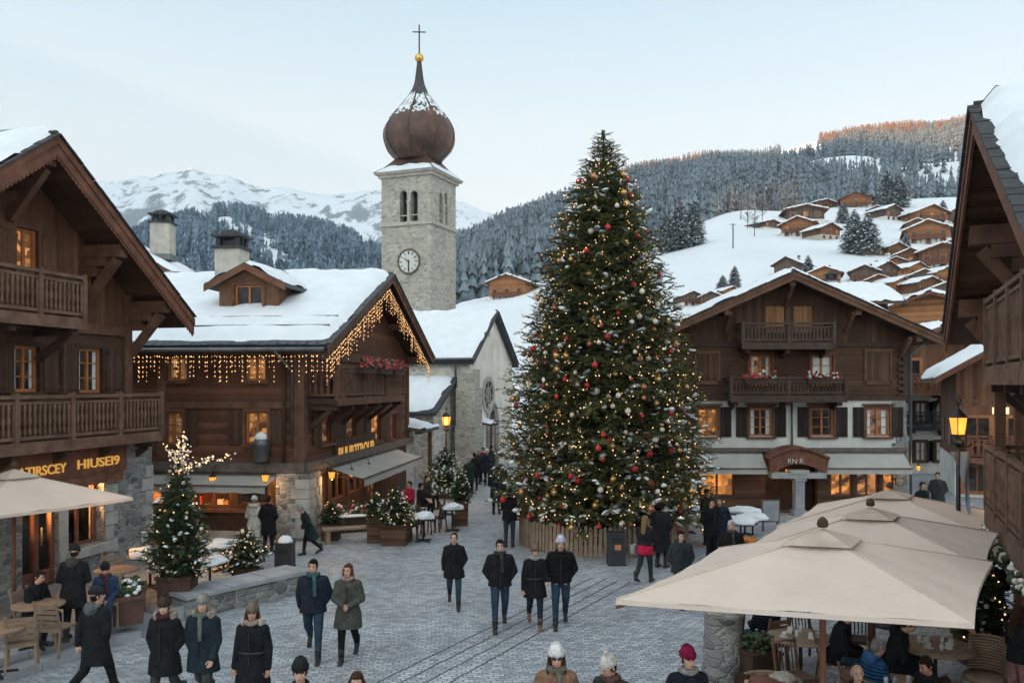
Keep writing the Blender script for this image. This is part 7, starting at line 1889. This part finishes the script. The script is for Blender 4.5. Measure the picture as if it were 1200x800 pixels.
# right of the tree: snowy tables, menu board, baskets
for i,(u,D,lab,r_) in enumerate(((788,28.5,'snow capped table under the right boughs of the Christmas tree, left one',.7),(806,27.6,'snow capped table under the right boughs of the Christmas tree, right one',.55),(873,27.2,'snow capped table near the arched porch of the dark chalet, higher heap',.55),(868,25.2,'snow capped table near the arched porch of the dark chalet, in front',.5),(882,25.9,'snow capped table near the arched porch of the dark chalet, right one',.45))):
    round_table(lab,upt(u,D),r_,.72,M['iron'],'snow covered tables',True,0,20+i)
t=thing('pumpkin_crate','orange pumpkins heaped in a dark crate by the snowy tables','crate',upt(875,22.3)); b=MB(); b.bx(-.3,.3,-.25,.25,0,.6); b.build('crate',M['beam_dark'],t)
for x,y in ((-.15,0),(.13,-.05),(0,.1)):
    b=MB(); 
    for k in range(8): a=6.28*k/8; b.ell((x+.07*math.cos(a),y+.07*math.sin(a),.70),(.075,.075,.10),8,6)
    b.tube([(x,y,.78),(x+.02,y,.86)],.02,5); b.build('pumpkin',plain('pumpkin_skin',(.45,.14,.02),.6),t)
t=thing('menu_board','grey menu board on legs in front of the arched porch','menu board',upt(903,27.8),.05); b=MB(); b.bx(-.26,.26,-.03,.03,.35,1.0); b.build('panel',M['slab'],t); b=MB(); b.bx(-.3,.3,-.02,.05,.31,1.04); [b.beam((x,.03,0),(x,.03,.6),.05,.05) for x in (-.24,.24)]; b.build('frame',M['trim_grey'],t)
# stone bollard with pots, wicker basket, low card board near the front parasol
P=Vector((3.47,14.0,0)); t=thing('stone_bollard','thick round bollard of rough stones with white pots on top, under the front parasol edge','bollard',P); b=MB()
b.lathe([(.34,0),(.36,.05),(.33,.3),(.335,.62),(.31,.66),(.31,1.0),(.34,1.03),(.34,1.12),(.0,1.13)],22); b.build('shaft',M['stone'],t)
for i,(x,y) in enumerate(((-.15,-.12),(.13,-.14),(.0,.15),(-.18,.1),(.2,.08))):
    t=thing('small_pot','small white pot standing on the stone bollard','pot',P+Vector((x,y,1.13)),0,'white pots on the stone bollard'); b=MB(); b.lathe([(.045,0),(.07,.1),(.06,.1),(.04,.02)],12); b.build('pot',M['stucco'],t); b=MB(); blob(b,(0,0,.1),(.06,.06,.06),i); b.build('heather',M['needle_small'],t)
def basket(label,P,r,h,mat):
    t=thing('basket',label,'basket',P); b=MB(); n=26
    for k in range(9):
        z=h*(k+.5)/9; q=r*(.86+.14*k/8); b.tube([((q+.012*(-1)**(j+k))*math.cos(2*math.pi*j/n),(q+.012*(-1)**(j+k))*math.sin(2*math.pi*j/n),z) for j in range(n+1)],h/17,5)
    b.tube([(r*1.04*math.cos(2*math.pi*j/n),r*1.04*math.sin(2*math.pi*j/n),h) for j in range(n+1)],.035,6); b.lathe([(0,.02),(r*.85,.02)],20); b.build('weave',mat,t)
    b=MB(); blob(b,(-.04,0,h-.06),(r*.8,r*.75,.12),3); b.build('cushion',M['beam_red'],t); b=MB(); blob(b,(r*.45,.05,h+.02),(r*.5,r*.4,.10),5); b.build('sheepskin',M['fur_white'],t); return t
basket('round pale wicker basket with brown cushion and sheepskin near the stone bollard',Vector((3.70,12.2,0)),.40,.55,M['bench_wood'])
t=thing('planter_box','dark planter of winter greenery right behind the stone bollard','planter',Vector((3.95,13.7,0)),.3); planter(t,.5,.55,M['beam_dark'],1.05); b=MB(); r=random.Random(2)
for k in range(120): a=r.uniform(0,6.28); q=r.uniform(0,.28); b.ell((q*math.cos(a),q*math.sin(a),.55+r.uniform(0,.25)),(.05,.05,.035),6,4,r.choice([0,0,0,1]))
b.build('greenery',[M['needle_small'],M['bark']],t)
t=thing('menu_board','small easel with a pale card beyond the stone bollard','menu board',Vector((4.25,15.2,0)),.2); b=MB(); b.box((0,0,.95),(.5,.03,.42),0,Matrix.Rotation(-.25,3,'X')); b.build('card',M['bench_wood'],t); b=MB(); [b.beam((x,0,0),(x*.4,.12,1.3),.03,.03) for x in (-.3,.3)]; b.beam((0,.35,0),(0,.14,1.2),.03,.03); b.build('easel',M['beam_dark'],t)
# tables and chairs under the parasols
round_table('round table with cards and cups at the back of the front parasol',Vector((4.63,13.7,0)),.52,.76,M['bench_wood']); tableware((4.63,13.7),.761,6,1,'the back table under the front parasol')
round_table('round table crowded with cups and glasses beside the wicker chair',Vector((6.55,13.2,0)),.60,.76,M['bench_wood']); tableware((6.55,13.2),.761,10,2,'the crowded table beside the wicker chair')
round_table('round table with glasses closest to us under the front parasol',Vector((5.15,11.35,0)),.62,.76,M['bench_wood']); tableware((5.15,11.35),.761,9,3,'the table closest to us')
chair('wooden chair under the person in navy puffer jacket',Vector((4.35,14.45,0)),200,M['rail']); chair('wooden chair under the man in black at the far table',Vector((5.05,13.4,0)),75,M['rail'])
chair('wooden chair under the man in bright blue jacket',Vector((4.9,11.78,0)),100,M['rail']); chair('wooden chair under the hooded person in black',Vector((5.72,12.95,0)),70,M['rail'])
chair('wooden chair under the dark haired person at the near table',Vector((5.6,11.15,0)),-70,M['rail']); chair('wooden chair under the bald elderly man',Vector((4.35,10.8,0)),-12,M['rail'])
chair('wooden chair under the person behind the basket',Vector((2.80,10.45,0)),60,M['rail']); chair('wooden chair under the person at the lower right edge',Vector((5.25,10.4,0)),-30,M['rail'])
chair('empty dark spindle chair left of the front parasol pole',Vector((4.25,12.75,0)),20,M['rail'],'slatted wooden café chairs','spindle'); chair('empty dark spindle chair behind the back table',Vector((5.1,14.8,0)),10,M['rail_dark'],'slatted wooden café chairs','spindle')
chair('empty dark spindle chair between the parasol poles',Vector((6.0,14.6,0)),-20,M['rail_dark'],'slatted wooden café chairs','spindle')
# wicker armchair
t=thing('wicker_armchair','pale wicker armchair with high rounded back at the crowded table','armchair',Vector((7.05,12.75,0)),R(-62)); b=MB()
for k in range(12):
    z=.48+.045*k; b.tube([(.30*math.sin(R(a)),.05+.27*math.cos(R(a))+.05*(z-.48),z) for a in range(-85,86,17)],.022,5)
b.build('backrest',M['bench_wood'],t); b=MB(); b.lathe([(.28,.40),(.29,.44),(.27,.47),(0,.475)],20); b.build('seat',M['bench_wood'],t)
for x,y in ((-.2,-.2),(.2,-.2),(-.22,.2),(.22,.2)):
    b=MB(); b.tube([(x,y,.42),(x*1.1,y*1.1,0)],.022,6); b.build('leg',M['bench_wood'],t)
# street lamps
def street_lamp(label,P,zl,s,e,banner=False):
    t=thing('street_lamp',label,'street lamp',P); lantern_geo(t,(0,0,zl),s)
    b=MB(); b.lathe([(.16,0),(.16,.25),(.09,.35),(.055,.5),(.045,zl*.5),(.04,zl-s*.85)],10); b.lathe([(.1,0),(.13,.05),(.05,.12)],8,(0,0,zl-s*1.1)); b.tube([(0,0,zl-s*1.15),(.3*s+.1,0,zl-s*1.2),(.5*s+.1,0,zl-s*1.05)],.02,5); b.build('post',M['iron'],t)
    b=MB(); b.tube([(.0,0,zl+s*1.15),(-.1*s,0,zl+s*1.5),(.0,0,zl+s*1.8),(.15*s,0,zl+s*1.5),(0,0,zl+s*1.2)],.03*s+.01,5); b.build('scroll',M['iron'],t)
    if banner:
        b=MB(); zt=zl-s*1.5; b.grid([[Vector((-.2+.40*(j/8)*(1-.055*k)+.26*k/12,-.06-.04*math.sin(j*1.1+k*.5),zt-1.5*k/12*(.35+.65*(j/8)))) for j in range(9)] for k in range(13)]); b.build('banner',M['canvas'],t)
    lamp_light('lamp_light',Vector(P)+Vector((0,-s*1.1,zl-s*.3)),e,.08)
    return t
street_lamp('lit street lamp on a dark post in front of the church corner',upt(523,36.5),zat(493,36.5),.36,20)
street_lamp('large amber lit lamp with scrollwork and grey banner behind the parasols',upt(1123,17.2),zat(499,17.2),.34,5,True)
# bay sign bracket in the alley
t=thing('alley_sign','long brown hanging sign board with small lit panel in the alley','sign',upt(1160,26,0),0); b=MB(); z=zat(481,26); b.box((0,0,z),(1.9,.08,.28)); b.beam((-.95,0,z+.3),(.95,0,z+.3),.05,.05); b.tube([(.9,0,0),(.9,0,z+.4)],.06,6); b.build('board',M['beam_red'],t); b=MB(); b.box((.3,-.05,z),(.5,.02,.2)); b.build('lit_panel',M['bulb_small'],t)
t=thing('snow_heap','heaped snow against the alley wall under the street lamp','snow heap',upt(1150,24)); b=MB(); blob(b,(0,0,.1),(1.0,.7,.9),2,18,10,.35); b.build('heap',M['snow'],t)
SKY_STRENGTH=.12; SUN_STRENGTH=2.5; EXPOSURE=2.25; HAZE=.00011
# ================================================================ camera, light, sky
cam=bpy.data.cameras.new('camera'); co_=bpy.data.objects.new('camera',cam); COL.objects.link(co_)
co_.location=(0,0,HC); co_.rotation_euler=(R(90),0,0); cam.sensor_width=36; cam.lens=30; cam.shift_y=50/1200; cam.clip_end=20000; cam.clip_start=.2
scene.camera=co_
w=bpy.data.worlds.new('World'); scene.world=w; w.use_nodes=True; nt=w.node_tree; bg=nt.nodes['Background']
sky=nt.nodes.new('ShaderNodeTexSky'); sky.sky_type='NISHITA'; sky.sun_disc=False; sky.sun_elevation=SUN_EL
to_sun=Vector((-math.cos(SUN_AZ)*math.cos(SUN_EL),-math.sin(SUN_AZ)*math.cos(SUN_EL),math.sin(SUN_EL)))
sky.sun_rotation=math.atan2(to_sun.x,to_sun.y); sky.altitude=1500; sky.air_density=1.0; sky.dust_density=1.2; sky.ozone_density=1.0
hs=nt.nodes.new('ShaderNodeHueSaturation'); hs.inputs['Saturation'].default_value=.75; nt.links.new(sky.outputs[0],hs.inputs['Color'])
mx=nt.nodes.new('ShaderNodeMix'); mx.data_type='RGBA'; mx.inputs[0].default_value=.9; nt.links.new(hs.outputs[0],mx.inputs[6])
tcw=nt.nodes.new('ShaderNodeTexCoord'); spw=nt.nodes.new('ShaderNodeSeparateXYZ'); nt.links.new(tcw.outputs['Generated'],spw.inputs[0]); rp=nt.nodes.new('ShaderNodeValToRGB'); nt.links.new(spw.outputs['Z'],rp.inputs[0]); cr=rp.color_ramp; cr.elements.new(.5); cr.elements.new(.2)
for e_,(p_,c_) in zip(cr.elements,((0,(2.30,2.16,1.92)),(.16,(1.92,1.98,1.93)),(.42,(.98,1.40,1.68)),(1,(1.20,1.30,1.38)))): e_.position=p_; e_.color=(*c_,1)
nt.links.new(rp.outputs[0],mx.inputs[7])  # pale ramp added over the clear sky to even out its light
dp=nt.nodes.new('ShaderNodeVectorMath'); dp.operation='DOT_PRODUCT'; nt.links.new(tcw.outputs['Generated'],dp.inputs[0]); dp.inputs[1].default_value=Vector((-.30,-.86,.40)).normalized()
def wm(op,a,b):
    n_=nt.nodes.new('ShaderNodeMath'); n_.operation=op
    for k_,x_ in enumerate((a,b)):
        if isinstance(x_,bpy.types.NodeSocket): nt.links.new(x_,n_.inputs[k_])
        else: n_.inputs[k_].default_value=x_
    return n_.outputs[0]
# glow added to the sky behind the camera, to brighten facades facing it
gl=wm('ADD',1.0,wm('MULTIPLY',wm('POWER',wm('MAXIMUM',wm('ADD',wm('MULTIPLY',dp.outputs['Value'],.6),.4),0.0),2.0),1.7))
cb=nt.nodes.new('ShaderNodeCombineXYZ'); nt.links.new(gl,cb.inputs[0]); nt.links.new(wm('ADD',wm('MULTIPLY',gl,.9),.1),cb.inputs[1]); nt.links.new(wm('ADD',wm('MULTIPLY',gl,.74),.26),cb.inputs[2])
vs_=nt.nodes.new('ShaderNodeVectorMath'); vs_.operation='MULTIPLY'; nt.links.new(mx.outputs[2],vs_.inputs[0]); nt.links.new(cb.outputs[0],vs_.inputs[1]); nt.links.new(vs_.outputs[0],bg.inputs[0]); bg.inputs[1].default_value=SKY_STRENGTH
sl=bpy.data.lights.new('sun','SUN'); sl.energy=SUN_STRENGTH; sl.angle=R(.5); sl.color=(1.0,.58,.28)
so=bpy.data.objects.new('sun',sl); COL.objects.link(so); so.rotation_euler=(-to_sun).to_track_quat('-Z','Y').to_euler()
scene.view_settings.view_transform='Standard'; scene.view_settings.look='None'; scene.view_settings.exposure=EXPOSURE; scene.view_settings.gamma=1
scene.render.engine='CYCLES'; cy=scene.cycles; cy.use_denoising=True; cy.max_bounces=6; cy.diffuse_bounces=3; cy.glossy_bounces=3; cy.transmission_bounces=4; cy.transparent_max_bounces=8; cy.sample_clamp_indirect=4
cy.volume_bounces=0
if HAZE:
    b=MB(); b.bx(-4600,4200,-6300,4700,-70,1450); t=NT('haze_air'); nt=t.t
    for l in list(t.out.inputs['Surface'].links): nt.links.remove(l)
    pv=t.n('ShaderNodeVolumePrincipled'); pv.inputs['Color'].default_value=(.74,.87,1,1); pv.inputs['Density'].default_value=HAZE; nt.links.new(pv.outputs[0],t.out.inputs['Volume']); nt.nodes.remove(t.p)
    tag(b.build('haze',t.mat),kind='stuff')
